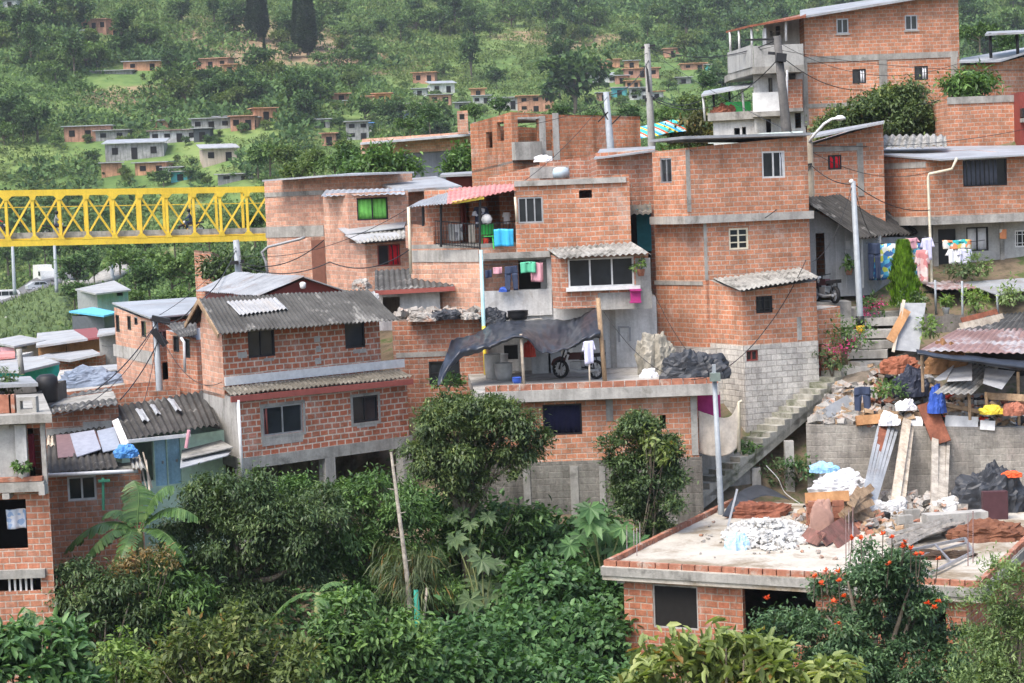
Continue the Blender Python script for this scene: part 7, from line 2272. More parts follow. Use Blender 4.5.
for k, (lab, px, py, Y, rr, h, mt, pot) in enumerate((
    ('magenta flowering shrub at the head of the staircase', 850, 352, 66.0, .75, 1.0, L_MID, None),
    ('leafy green climber on the low brick yard wall', 832, 378, 65.6, .55, 1.3, L_DARK, None),
    ('small shrub with pink flowers behind the lamp pole foot', 872, 314, 68.6, .42, .6, L_MID, None),
    ('green pot plant on the ledge before the grey board house', 849, 275, 69.5, .22, .4, L_MID, TERRA),
    ('bushy potted plants under the grey shed sheet', 975, 312, 68.4, .5, .7, L_LIGHT, None),
    ('tall leafy plant at the right end of the flower shed', 1012, 308, 68.2, .6, .8, L_PALE, None),
    ('leafy shrub under the white shirts before the grey house', 962, 278, 70.8, .5, .5, L_DARK, None),
    ('spiky plant in front of the white curtained window', 978, 276, 71, .5, .8, L_PALE, None),
    ('pot plant with bright leaves below the rusty shed sheet', 946, 314, 68.4, .22, .4, L_LIGHT, WHITE),
    ('low green weeds at the foot of the grey leaning board', 930, 338, 65.6, .35, .7, L_LIGHT, None),
    ('shrub in the shade beneath the small cypress', 912, 310, 68.2, .55, .6, L_DARK, None),
    ('weeds growing on the bank under the navy bin bag', 892, 398, 62.6, .5, .5, L_MID, None),
    ('weeds along the stair foot beside the canvas screen', 745, 452, 60.9, .35, .25, L_MID, None),
    ('green weeds by the foot of the iron post on the terrace', 449, 388, 61.5, .5, .4, L_MID, None),
    ('shrub in the dark space under the staircase', 785, 490, 62.6, .7, .9, L_DARK, None),
    ('shrub against the end of the grey retaining wall', 800, 480, 62.0, .5, .7, L_VINE, None),
    ('potted plant at the white column of the left edge house', 23, 480, 49.8, .16, .3, L_MID, WHITE),
    ('dark climbing plant on the grey porch house', 8, 398, 60, .4, .9, L_DARK, None),
)):
    small_plant('shrub' if pot is None else 'potted_plant', lab, P(px, py, Y), h, rr, mt, int(500 * rr + 90), .15, .065, pot, seed=100 + k)
for k, (px, py, Y, r) in enumerate(((850, 345, 65.6, .6), (838, 350, 65.5, .35), (874, 306, 68.3, .35), (868, 312, 68.3, .25))):
    p = P(px, py, Y)
    v, f = crown_geo([(p.x, p.y, p.z, r, r * .7)], 10, 9, .2, .075, .06, .1, .5, LEAF, np.random.default_rng(k + 60))
    o = np_obj('magenta_blossoms', v, f, L_BOUG, org=p)
    tag(o, ['magenta blossom cluster over the staircase head', 'smaller magenta blossom cluster beside the tower annex', 'magenta blossom behind the street lamp foot', 'lowest magenta blossom beside the yellow pole foot'][k], 'flowers', 'magenta blossoms')
# ================================================================== far valley: road, vehicles, bridge
def ribbon(name, pts, w, mat, lift=.12):
    """road draped on the terrain through ground points"""
    pts = [Vector(p) for p in pts]
    G = net([pts, pts], 60, 1)[0]
    L_, R_ = [], []
    for i, p in enumerate(G):
        d = G[min(i + 1, len(G) - 1)] - G[max(i - 1, 0)]
        n = V(-d.y, d.x, 0).normalized() * w / 2
        L_.append(p + n); R_.append(p - n)
    rows = [[a.lerp(b, t) for a, b in zip(L_, R_)] for t in (0, .5, 1)]
    rows = [[V(p.x, p.y, c.z + lift) for p, c in zip(r, G)] for r in rows]
    o = MB().grid(rows, .6).build(name, mat, smooth=True)
    o['kind'] = 'structure'
    return o


rp = [P(-40, 316, 296), P(0, 304.5, 298), P(28, 294, 300), P(50, 284, 303), P(70, 277, 308)]
ribbon('road', rp, 7, ASPH, .1)
ribbon('footpath', [P(66, 286, 262), P(96, 285, 262), P(112, 277, 265), P(128, 268, 270), P(142, 262, 275)], 3.6, CONC, .1)
mb = MB()
for px in (3, 23, 42, -14):
    mb.bar(P(px, 318, 232), P(px + 9, 339, 206), 1.15, .5, up=(0, -.5, 1))
tag(mb.build('concrete_buttress', CONCL), 'row of sloping concrete strips bracing the grassy road bank', 'buttress')
ebk = MB(); ebk.grid(net([[P(x_, y_, 288) for x_, y_ in ((-60, 333), (-20, 321), (15, 309), (40, 299), (64, 291))], [P(x_, y_ + 12, 240) for x_, y_ in ((-60, 326), (-20, 316), (15, 308), (40, 306), (68, 304))], [P(x_, 350, 196) for x_ in (-60, -20, 20, 50, 76)]], 60, 40, 1.1, .25), .8)
bv = np.array([tuple(p) for p in ebk.v[:61 * 41]])
gb_ = np.random.default_rng(3)
pk = bv[gb_.integers(0, len(bv), 9000)] + gb_.normal(size=(9000, 3)) * np.array([.8, .8, .1])
gd = unit(9000, gb_) * .6 + np.array([0, -.2, 1.0])
v, f = leaf_geo(pk, gd, unit(9000, gb_) + np.array([0, -1, .3]), gb_.uniform(.5, 1.3, 9000), gb_.uniform(.12, .3, 9000))
tag(np_obj('bank_weeds', v, f, m_leaf('bank_weeds', (.06, .10, .03), (.13, .18, .06), (.22, .26, .10), .7, .3, .1)), 'long grass and weeds on the road bank', 'grass', None, 'stuff')
o = ebk.build('grass_bank', m_surf('bank_grass', (.11, .155, .05), (.05, .085, .028), .9, streak=0, fine=3, bump=.8), smooth=True); o['kind'] = 'structure'


def vehicle(name, label, cat, loc, rotz, L, Wd, prof, glass, paint, rw=.34, axles=(-1.3, 1.35)):
    """prof: side outline (x,z) list; glass: list of side-window outlines"""
    root = thing(name, label, cat, V(0, 0, 0))
    b = MB()
    n = len(prof)
    lo = [V(x, -Wd / 2 * (1 if z < 1.0 else .93), z) for x, z in prof]
    hi = [V(x, Wd / 2 * (1 if z < 1.0 else .93), z) for x, z in prof]
    b.add(lo + hi, [tuple(range(n))[::-1], tuple(range(n, 2 * n))] + [(i, (i + 1) % n, n + (i + 1) % n, n + i) for i in range(n)])
    b.build('body', paint, root)
    for poly in glass:
        for s_ in (-1, 1):
            g_ = MB(); y = s_ * (Wd / 2 * .97 + .02)
            g_.hexa([V(x, y - .012, z) for x, z in poly], [V(x, y + .012, z) for x, z in poly]); g_.build('window', GLASS, root)
    x0, x1 = max(p[0] for p in prof), min(p[0] for p in prof)
    g_ = MB(); g_.box((x0 - .34, 0, 1.42), (.05, Wd * .78, .5), Matrix.Rotation(-.45, 3, 'Y')); g_.build('windscreen', GLASS, root)
    for s_ in (-1, 1):
        MB().box((x0 + .01, s_ * Wd * .36, .72), (.05, .28, .18)).build('headlight', WHITE, root)
    MB().box((x0 + .02, 0, .42), (.1, Wd * .96, .2)).build('bumper', GREYM, root)
    for x in axles:
        for s_ in (-1, 1):
            t_, rm = wheel_mb((x, s_ * (Wd / 2 - .08), rw), rw, .1, (0, 1, 0))
            w_ = t_.build('wheel', RUBBER, root, smooth=True); rm.build('rim', STEEL, w_)
    root.location = loc; root.rotation_euler = (0, 0, rotz)
    return root


vprof = [(-2.2, .35), (2.2, .35), (2.25, .8), (2.1, 1.05), (1.55, 1.85), (1.3, 1.95), (-2.1, 1.95), (-2.25, 1.7), (-2.28, .6)]
vehicle('white_van', 'white minivan with dark windows driving on the road below the bridge', 'van', P(8, 303.5, 298) + V(0, 0, .1), .32, 4.5, 1.8, vprof, [[(-2.05, 1.15), (-1.0, 1.15), (-1.0, 1.75), (-2.05, 1.75)], [(-.9, 1.15), (.1, 1.15), (.1, 1.75), (-.9, 1.75)], [(.2, 1.15), (1.5, 1.15), (1.25, 1.7), (.2, 1.75)]], WHITE)
cprof = [(-2.1, .35), (2.1, .35), (2.15, .75), (1.9, .92), (1.0, 1.0), (.45, 1.42), (-1.2, 1.45), (-1.9, 1.02), (-2.15, .9)]
vehicle('silver_car', 'silver car parked in front of the white truck', 'car', P(41, 291.5, 300) + V(0, 0, .1), .5, 4.2, 1.7, cprof, [[(-1.2, 1.0), (-.4, 1.0), (-.4, 1.36), (-1.0, 1.36)], [(-.3, 1.0), (.8, 1.0), (.4, 1.34), (-.3, 1.36)]], m_plain('silver_paint', (.45, .47, .5), .3, .5))
tprof = [(-2.6, .5), (2.2, .5), (2.3, 1.1), (2.25, 1.6), (2.0, 2.5), (1.2, 2.7), (.7, 2.7), (.6, 3.3), (-2.6, 3.3)]
vehicle('white_truck', 'white box truck parked behind the silver car', 'truck', P(45, 287, 306) + V(0, 0, .1), -1.1, 5, 2.3, tprof, [[(.9, 1.7), (2.0, 1.7), (1.85, 2.35), (.9, 2.35)]], WHITE, .45, (-1.6, 1.4))

# bridge
bd0, bd1 = P(-60, 245.2, 146.5), P(330, 236.6, 153.5)
bt0 = P(-60, 194.2, 146.5)
H = bt0.z - bd0.z
br = thing('truss_bridge', 'bright yellow steel truss footbridge crossing the valley', 'bridge', V(bd0.x, bd0.y, bd0.z))
bu = (bd1 - bd0); BL = bu.length; bu = bu / BL
bn = V(-bu.y, bu.x, 0).normalized()
BW = 3.0


def bpt(px, far=0, h=0.0):
    d = ray(px, 240)
    # intersection of pixel column with the bridge's vertical plane
    o = bd0 + bn * (BW * far)
    k = (o.x * bn.x + o.y * bn.y) / (d.x * bn.x + d.y * bn.y)
    x = d.x * k
    t = (x - o.x) / bu.x
    return o + bu * t + V(0, 0, h)


nodes = [8 + 26.75 * k for k in range(-2, 12)]
ch_ = .42
for far in (0, 1):
    for h_, nm in ((0, 'bottom_chord'), (H, 'top_chord')):
        MB().bar(bpt(-60, far, h_), bpt(325, far, h_), .3, ch_).build(nm, YELLOW, br)
    for k, px in enumerate(nodes):
        q = bpt(px)
        if far:
            q = q + bn * BW
        MB().bar(q + V(0, 0, ch_ / 2), q + V(0, 0, H - ch_ / 2), .2, .22, up=(0, 1, 0)).build('post', YELLOW, br)
        for hz, s_ in (((ch_ / 2, 1), (H - ch_ / 2, -1)) if not far else ()):
            w0 = .46 if (k + (s_ < 0)) % 2 else .28
            gq = q + V(0, 0, hz) - bn * .17
            MB().hexa([gq - bu * w0, gq + bu * w0, gq + bu * .14 + V(0, 0, s_ * .34), gq - bu * .14 + V(0, 0, s_ * .34)], [p + bn * .05 for p in (gq - bu * w0, gq + bu * w0, gq + bu * .14 + V(0, 0, s_ * .34), gq - bu * .14 + V(0, 0, s_ * .34))]).build('gusset_plate', YELLOW, br)
        if k < len(nodes) - 1:
            q2 = bpt(nodes[k + 1]) + (bn * BW if far else V(0, 0, 0))
            up_ = (k % 2 == 1) != bool(far)
            a, b = (q + V(0, 0, H - .3), q2 + V(0, 0, .3)) if up_ else (q + V(0, 0, .3), q2 + V(0, 0, H - .3))
            MB().bar(a, b, .14, .14, up=(0, 1, 0)).build('diagonal', YELLOW, br)
for k, px in enumerate(nodes):
    q = bpt(px)
    MB().bar(q + V(0, 0, .12), q + bn * BW + V(0, 0, .12), .2, .2).build('cross_beam', YELLOW, br)
dk = MB(); dk.bar(bpt(-60, .5, .42), bpt(325, .5, .42), BW - .5, .14); dk.build('deck', CONC, br)
dk = MB(); dk.bar(bpt(-60, .12, .62), bpt(325, .12, .62), .1, .3); dk.bar(bpt(-60, .88, .62), bpt(325, .88, .62), .1, .3); dk.build('kerb', CONCL, br)
dk = MB(); dk.bar(bpt(-60, .1, .30), bpt(325, .1, .30), .1, .12); dk.build('stringer', YELLOW, br)
dk = MB(); dk.bar(bpt(-60, .9, H * .72), bpt(325, .9, H * .72), .05, .06); dk.build('handrail', YELLOW, br)
deck = .50


def person(name, label, loc, rotz, shirt, trousers, sit=True, helmet=None):
    """one continuous skinned body, +x forward, seated on a motorbike saddle at the origin's height .8"""
    root = thing(name, label, 'person', V(0, 0, 0))
    vs = [(0, 0, .88), (.03, 0, 1.1), (.08, 0, 1.38), (.1, 0, 1.48), (.12, 0, 1.64), (.14, 0, 1.76),
          (.08, .18, 1.38), (.25, .26, 1.16), (.46, .24, 1.08), (.08, -.18, 1.38), (.25, -.26, 1.16), (.46, -.24, 1.08),
          (.03, .12, .84), (.42, .2, .78), (.3, .2, .4), (.4, .2, .36), (.03, -.12, .84), (.42, -.2, .78), (.3, -.2, .4), (.4, -.2, .36)]
    es = [(0, 1), (1, 2), (2, 3), (3, 4), (4, 5), (2, 6), (6, 7), (7, 8), (2, 9), (9, 10), (10, 11), (0, 12), (12, 13), (13, 14), (14, 15), (0, 16), (16, 17), (17, 18), (18, 19)]
    rs = [.15, .15, .17, .06, .1, .09, .075, .055, .04, .075, .055, .04, .1, .08, .05, .045, .1, .08, .05, .045]
    me = bpy.data.meshes.new('body')
    me.from_pydata([V(*p) for p in vs], es, [])
    o = bpy.data.objects.new('body', me); COL.objects.link(o); o.parent = root
    me.materials.append(shirt)
    m = o.modifiers.new('skin', 'SKIN')
    sv = me.skin_vertices[0].data
    for i, r in enumerate(rs):
        sv[i].radius = (r, r)
    sv[0].use_root = True
    o.modifiers.new('sub', 'SUBSURF').levels = 1
    o.modifiers['sub'].render_levels = 2
    hm = MB(); hm.lathe((.14, 0, 1.6), [(.11, 0), (.145, .08), (.14, .17), (.09, .24), (.02, .26)], 12); hm.build('helmet', helmet or BLACK, root, smooth=True)
    for s_ in (-1, 1):
        t_ = MB(); t_.tube([(.0, .12 * s_, .85), (.42, .2 * s_, .79), (.31, .2 * s_, .42)], [.115, .095, .07], 8); t_.build('trouser_leg', trousers, root, smooth=True)
    root.location = loc; root.rotation_euler = (0, 0, rotz)
    return root


ang = math.atan2(bu.y, bu.x)
for k, (px, far, rz, ml, plb, sh) in enumerate((
    (192, .55, math.pi + ang, 'dark motorcycle ridden left across the bridge by a black clad rider', 'motorcycle rider in black jacket and dark helmet near the bridge right end', JEANS),
    (56, .5, ang, 'dark motorcycle crossing the bridge near its third post', 'motorcycle rider in grey top near the third bridge post', GREYM),
    (-2, .5, ang, 'motorcycle cut by the picture edge at the bridge end', 'motorcycle rider in red top at the very edge of the bridge', REDP))):
    loc = bpt(px, far, deck)
    dup(m0, loc, rz, ml)
    person('person', plb, loc, rz, sh, JEANS)

# ================================================================== far houses on the hillside
CLEAR = []


def far_house(label, px, pyb, w, h, Y, mat, roofm, wins=2, rot=0.0, depth=5, name='hill_house', roof='flat', stor=1, door=True):
    b = ground_hit(px, pyb, 320 if Y > 340 else 240, 900)
    Y = b.y
    s_ = Y / F
    CLEAR.append((px - w * .62, px + w * .62, pyb - h, pyb + 7, Y))
    root = thing(name, label, 'house', b)
    Wd, Hh = w * s_, h * s_
    M = Matrix.Rotation(rot, 3, 'Z')
    tr = lambda x, y, z: b + M @ V(x, y, 0) + V(0, 0, z)
    mb = MB(); r4 = [(-Wd / 2, 0), (Wd / 2, 0), (Wd / 2, depth), (-Wd / 2, depth)]
    mb.hexa([tr(x, y, -4) for x, y in r4], [tr(x, y, Hh) for x, y in r4]); mb.build('wall', mat, root)
    e = .5
    r5 = [(-Wd / 2 - e, -e * 1.4), (Wd / 2 + e, -e * 1.4), (Wd / 2 + e, depth + e), (-Wd / 2 - e, depth + e)]
    rise = {'flat': .12, 'lean': .9}[roof]
    zt_ = [Hh + .02, Hh + .02, Hh + rise, Hh + rise]
    mb = MB(); mb.hexa([tr(x, y, z) for (x, y), z in zip(r5, zt_)], [tr(x, y, z + .16) for (x, y), z in zip(r5, zt_)]); mb.build('roof', roofm, root)
    for st_ in range(stor):
        z0 = Hh * st_ / stor + Hh / stor * .35
        for k in range(wins):
            x = Wd * ((k + .5) / wins - .5) + .1 * math.sin(k * 7 + px)
            mb = MB(); hh_ = Hh / stor * .42
            dr_ = door and st_ == 0 and k == wins // 2
            c = tr(x, -.0, z0 + hh_ / 2 - (Hh / stor * .17 if dr_ else 0))
            mb.box(c, (min(1.1, Wd / wins * .5), .12, hh_ * (1.7 if dr_ else 1)), M); mb.build('door' if dr_ else 'window', SHADE_BLK, root)  # near-black boxes paint the unlit door and window openings
    return root


PINKB = m_surf('far_brick', (.54, .30, .21), (.38, .20, .13), .5, fine=2, streak=.7)
ORB = m_surf('far_brick_orange', (.58, .32, .19), (.45, .23, .13), .5, fine=2, streak=.7)
GRW = m_surf('far_grey_wall', (.36, .36, .35), (.22, .22, .215), .5, fine=2, streak=.8)
WHW = m_surf('far_white_wall', (.60, .61, .61), (.40, .40, .40), .5, fine=2, streak=.7)
for a in (
    ('long faded brick hut with pale roof lowest on the left hillside', 88, 142, 46, 15, 372, PINKB, ZINC, 3, .1),
    ('grey walled hut just right of the long faded brick hut', 112, 141, 32, 10, 374, GRW, ZINCD, 2, 0),
    ('wide white house with grey roof above the bridge', 135, 160, 58, 16, 362, GRW, ZINC, 3, .05, 6, 'hill_house', 'lean', 1),
    ('long pale hut with rust red roof edge above the bridge', 174, 143, 48, 12, 374, WHW, RUST, 4, -.05),
    ('dark open sided hut beside the rusty roofed pale hut', 202, 142, 16, 13, 372, m_plain('dark_hut', (.07, .08, .085), .9), ZINCD, 1, 0),
    ('dark roofed long house at the right of the hillside row', 212, 130, 40, 11, 382, GRW, ZINCD, 3, 0),
    ('brick house end with dark underside in the hillside row', 243, 131, 24, 14, 380, PINKB, PINKB, 2, .1, 5, 'hill_house', 'flat', 1),
    ('beige house with slanted white roof standing on dark stilts', 220, 163, 34, 14, 355, m_surf('beige_far', (.5, .42, .34), (.42, .34, .27), .4), WSHEET, 2, .25, 5, 'hill_house', 'lean'),
    ('salmon brick hut half hidden by a dark roof above the bridge', 151, 175, 32, 12, 350, ORB, ZINCD, 2, -.1),
    ('brick hut with pale roof just above the yellow bridge', 112, 177, 20, 13, 348, ORB, WSHEET, 0, .2),
    ('turquoise and white shack right above the bridge', 181, 181, 20, 9, 345, m_plain('far_turquoise', (.10, .42, .48), .8), WSHEET, 1, 0),
    ('grey and white roofs beside the turquoise shack', 172, 176, 18, 8, 349, WHW, WSHEET, 1, .1),
    ('low shack with white roof behind the bridge right end', 236, 182, 36, 7, 345, GRW, WSHEET, 2, 0),
    ('pink brick house highest on the left hillside', 94, 32, 26, 12, 508, PINKB, PINKB, 3, -.2, 6),
    ('second brick house just right of the highest pink one', 115, 36, 18, 7, 506, ORB, ORB, 1, .1),
    ('white sided hut left of the highest pink house', 84, 40, 8, 9, 500, WHW, ZINC, 1, 0),
    ('orange hut with white stones above it on the left hillside', 143, 71, 38, 9, 460, ORB, ZINC, 2, .1),
    ('long thin pale roof on the slope left of the orange hut', 112, 74, 40, 3, 455, GRW, WSHEET, 0, 0),
    ('long brick house on the bank below the conifers', 211, 70, 36, 11, 482, PINKB, PINKB, 3, -.15),
    ('smaller brick annex right of the house below the conifers', 230, 74, 14, 9, 478, ORB, ORB, 1, -.1),
    ('white hut at the top left corner of the picture', 10, 8, 14, 8, 532, WHW, ZINC, 1, 0),
    ('white hut at the top of the left hillside under trees', 44, 8, 10, 8, 540, WHW, WSHEET, 1, 0),
    ('salmon brick house above the long brick house roof corner', 266, 122, 22, 13, 395, ORB, ORB, 1, .3),
    ('white sided brick hut on the edge above the bridge end', 253, 128, 10, 10, 392, PINKB, ZINC, 1, 0),
    ('pale brick house top of the central hillside cluster', 424, 84, 22, 11, 470, PINKB, ORB, 2, -.1),
    ('yellow orange house with dark doorway in the central cluster', 382, 103, 17, 9, 455, m_surf('far_yellow', (.60, .33, .10), (.5, .26, .08), .5), ORB, 1, 0),
    ('white terrace house below the yellow orange one', 398, 112, 26, 7, 448, WHW, WSHEET, 2, 0),
    ('blue grey wall house below the white terrace', 401, 120, 24, 8, 442, m_plain('far_blue_grey', (.16, .2, .3), .8), WHW, 1, 0),
    ('grey white stacked house beside the tree in the central cluster', 443, 93, 24, 9, 462, WHW, ZINC, 2, .2, 5, 'hill_house', 'lean'),
    ('brick house with terrace at the right of the central cluster', 440, 104, 22, 9, 455, PINKB, ZINCD, 2, 0),
    ('small pinkish hut left of the yellow orange house', 368, 104, 9, 7, 457, PINKB, ORB, 1, 0),
    ('reddish hut in trees on the central hillside', 341, 100, 16, 6, 460, PINKB, ORB, 1, .2),
    ('grey two storey house in the gully left of the zinc roof', 358, 140, 22, 18, 395, GRW, ZINCD, 2, .1, 5, 'hill_house', 'flat', 2),
    ('pinkish brick hut in the gully grass', 329, 146, 14, 12, 385, PINKB, PINKB, 1, 0),
    ('pale small hut above the pinkish gully hut', 322, 128, 16, 8, 400, GRW, ZINC, 1, 0),
    ('white house with blue base behind the unfinished building', 507, 110, 26, 12, 442, WHW, ZINC, 2, 0),
    ('brick house with two floors of windows behind the unfinished building', 536, 112, 36, 16, 436, PINKB, ORB, 3, 0, 6, 'hill_house', 'flat', 2),
    ('white roofed small house behind the chimney turret', 482, 104, 18, 8, 448, WHW, ZINC, 2, 0),
    ('salmon house alone on the grassy slope in the centre', 610, 68, 20, 8, 505, ORB, ORB, 1, 0),
    ('white verandah house below the salmon one', 602, 84, 30, 8, 485, WHW, ZINC, 3, 0, 5, 'hill_house', 'lean'),
    ('long brick house behind the grey distribution pole', 642, 78, 34, 9, 495, PINKB, ORB, 3, 0),
    ('small brick house highest on the slope beside the pole', 673, 58, 16, 9, 525, PINKB, PINKB, 1, 0),
    ('low brick house right of the pole near turquoise hut', 694, 70, 24, 6, 510, PINKB, ORB, 2, 0),
    ('tiny turquoise hut at the end of the low brick house', 709, 70, 6, 5, 510, m_plain('far_turq2', (.12, .5, .5), .8), WSHEET, 0, 0),
    ('turquoise fronted house in the middle of the far cluster', 620, 97, 15, 9, 470, m_plain('far_turq3', (.10, .38, .42), .8), WSHEET, 1, 0),
    ('white house with two floors right of the turquoise front', 640, 100, 20, 12, 468, WHW, ZINC, 2, 0, 5, 'hill_house', 'flat', 2),
    ('red brick floor above the white two floor house', 633, 88, 14, 7, 478, ORB, ORB, 2, 0),
    ('dark roofed brick row behind the bridge posts', 226, 124, 22, 7, 398, PINKB, ZINCD, 2, 0),
    ('small brick hut left of the yellow orange house cluster', 352, 108, 14, 7, 450, ORB, ZINC, 1, .1),
    ('white hut under the pale brick house of the central cluster', 420, 96, 14, 7, 462, WHW, ZINC, 1, 0),
    ('brick hut between the white terrace and the stacked house', 416, 112, 14, 8, 448, PINKB, WSHEET, 1, 0),
    ('grey hut at the right end of the central cluster', 462, 110, 14, 7, 446, GRW, ZINC, 1, 0),
    ('brick hut just above the white roofed house by the turret', 478, 96, 14, 7, 458, ORB, ORB, 1, 0),
    ('pale hut left of the white verandah house', 584, 84, 12, 7, 488, GRW, WSHEET, 1, 0),
    ('brick hut right of the white verandah house', 622, 84, 13, 8, 486, PINKB, ZINC, 1, 0),
    ('white hut right of the two floor house in the far cluster', 657, 100, 13, 8, 468, WHW, ORB, 1, 0),
    ('pink hut low in the far cluster beside the turquoise front', 604, 101, 13, 8, 466, PINKB, ZINC, 1, 0),
    ('brick hut above the long brick house behind the pole', 632, 68, 14, 7, 510, ORB, ZINC, 1, 0),
    ('white roofed hut far right on the slope under the ridge', 684, 84, 14, 6, 488, GRW, WSHEET, 1, 0),
    ('dark roofed hut between the left hillside row and bank', 160, 128, 16, 7, 386, PINKB, ZINCD, 1, 0),
    ('blue tarped white hut by the gully trees', 366, 132, 12, 8, 400, WHW, m_plain('far_blue', (.1, .25, .55), .7), 1, 0),
):
    far_house(*a)

# ================================================================== hillside trees
def proto(name, n, lobes, ll, lw, mat, per=18, cs=.5, seed=1, trunk=1.5, tall=None):
    root = thing(name, 'x', 'tree', V(0, 0, 0))
    g_ = np.random.default_rng(seed)
    v, f = crown_geo(lobes, n // per, per, cs, ll, lw, .2, .45, LEAF, g_)
    np_obj('crown', v, f, mat, root)
    q = random.Random(seed)
    mb = MB()
    top = max(l[2] for l in lobes)
    mb.tube([(0, 0, -1.5), (.1, 0, top * .4), (0, .1, top * .9)], [.22, .16, .05], 7)
    for l in lobes[:6]:
        mb.tube([(0, 0, l[2] * .45), (l[0] * .6, l[1] * .6, l[2] * .8), (l[0], l[1], l[2])], [.12, .07, .03], 5)
    mb.build('trunk', BARK, root)
    return root


def rl_(seed, n, R_, H0, H1, rmin, rmax):
    q = random.Random(seed)
    out = []
    for _ in range(n):
        a, r = q.uniform(0, 6.28), R_ * math.sqrt(q.random())
        out.append((r * math.cos(a), r * math.sin(a), q.uniform(H0, H1) - .25 * r, q.uniform(rmin, rmax)))
    return out


KIND = [
    (proto('round_tree', 1500, rl_(1, 9, 2.2, 2.5, 5.0, 1.2, 1.9), .62, .34, L_FAR1, seed=1), 'rounded dark green tree on the far hillside'),
    (proto('round_tree', 1500, rl_(2, 11, 2.8, 2.0, 4.2, 1.0, 1.7), .6, .34, L_FAR2, seed=2), 'broad mid green tree on the far hillside'),
    (proto('light_tree', 1300, rl_(3, 8, 2.0, 1.5, 3.8, .9, 1.5), .55, .32, L_FAR3, seed=3), 'low pale green tree on the far hillside'),
    (proto('tall_tree', 1500, rl_(4, 10, 1.5, 3.0, 9.0, 1.1, 1.7), .62, .34, L_FAR1, seed=4), 'tall slender dark tree on the far hillside'),
]
con = thing('conifer', 'x', 'conifer', V(0, 0, 0))
g_ = np.random.default_rng(5)
n = 7000
h_ = g_.random(n) ** .9
r_c = (.55 + .55 * g_.random(n)) * np.clip(1.02 - h_, .04, 1) ** .6 * 1.75 * np.clip(h_ * 6, .3, 1)
a_ = g_.uniform(0, 6.283, n)
pos = np.c_[r_c * np.cos(a_), r_c * np.sin(a_), 1 + 15 * h_]
d_ = np.c_[np.cos(a_), np.sin(a_), np.full(n, .5)] + unit(n, g_) * .4
v, f = leaf_geo(pos, d_, np.c_[np.zeros(n), np.zeros(n), np.ones(n)] + unit(n, g_) * .5, np.full(n, .9), np.full(n, .42))
np_obj('crown', v, f, L_CONIF, con)
MB().tube([(0, 0, -2), (0, 0, 15)], [.3, .05], 7).build('trunk', BARK, con)


def plant_tree(root, loc, s_, label, group, first):
    loc = Vector(loc)
    if first:
        root.location = loc; root.scale = (s_,) * 3; root['label'] = label; root['group'] = group
        return root
    return dup(root, loc, rnd.uniform(0, 6.28), label, group, s_)


used = set()
for k, (px, pyb, hpx, lab) in enumerate(((262, 42, 62, 'left tall conifer standing above the red soil slope'), (308, 58, 78, 'biggest dark conifer above the red soil slope'), (252, 40, 48, 'conifer at the left of the tall pair on the skyline'),
                                         (265, 64, 27, 'slim small cypress on the bare slope under the conifers'), (298, 52, 50, 'conifer hugging the biggest one on its left'))):
    p = ground_hit(px, pyb, 380, 900)
    s_ = hpx * p.y / F / 16
    plant_tree(con, p, s_ if k != 3 else (s_ * .6, s_ * .6, s_), lab, 'conifers', k == 0) if k != 3 else dup(con, p, 0, lab, 'conifers', (s_ * .6, s_ * .6, s_))
big = [  # (px, base py, height px, kind, label)
    (575, 118, 74, 0, 'largest dark tree in the middle of the far hillside'), (560, 110, 50, 3, 'dark tree left of the largest hillside tree'),
    (455, 32, 40, 3, 'tall dark tree near the top of the central hill'), (440, 36, 30, 0, 'dark round tree left of the tall one near the hill top'),
    (720, 22, 30, 0, 'dark tree by the hill top right of the poles'), (532, 20, 12, 0, 'small round bush alone on the grassy ridge'),
    (38, 142, 44, 0, 'dark round tree left of the long faded brick hut'), (12, 136, 46, 0, 'dark tree clump at the left picture edge'),
    (120, 60, 26, 0, 'dark tree below the highest pink house'), (75, 30, 40, 0, 'dark tree at the top left beside the pink house'),
    (55, 22, 36, 0, 'dark leafy tree at the very top left'), (170, 78, 30, 0, 'dark tree right of the orange hut'), (205, 92, 26, 0, 'dark bush below the long brick bank house'),
    (395, 130, 34, 0, 'dark tree under the white terrace house'), (430, 128, 34, 1, 'green tree right of the blue grey wall house'), (365, 122, 30, 1, 'green tree in front of the reddish hut'),
    (312, 96, 30, 1, 'grey green airy tree on the bare slope'), (350, 86, 26, 1, 'round tree above the reddish hut'),
    (182, 26, 30, 0, 'dark tree on the ridge left of the conifers'), (215, 30, 36, 3, 'dark tall tree near the ridge by the conifers'), (235, 36, 34, 0, 'dark tree just left of the tall conifers'),
    (985, 60, 46, 0, 'dark tree behind the thin canopy at the upper right'), (1005, 40, 34, 1, 'pale tree behind the canopy right side'), (972, 30, 30, 0, 'dark tree right of the tall brick house roof'),
]
for px, pyb, hpx, kk, lab in big:
    p = ground_hit(px, pyb, 240, 900)
    root, _l = KIND[kk]
    hh_ = [6.4, 5.4, 4.8, 10.2][kk]
    s_ = hpx * p.y / F / hh_
    plant_tree(root, p, s_, lab, 'trees on the far hillside', kk not in used); used.add(kk)
q = random.Random(42)
cnt = 0
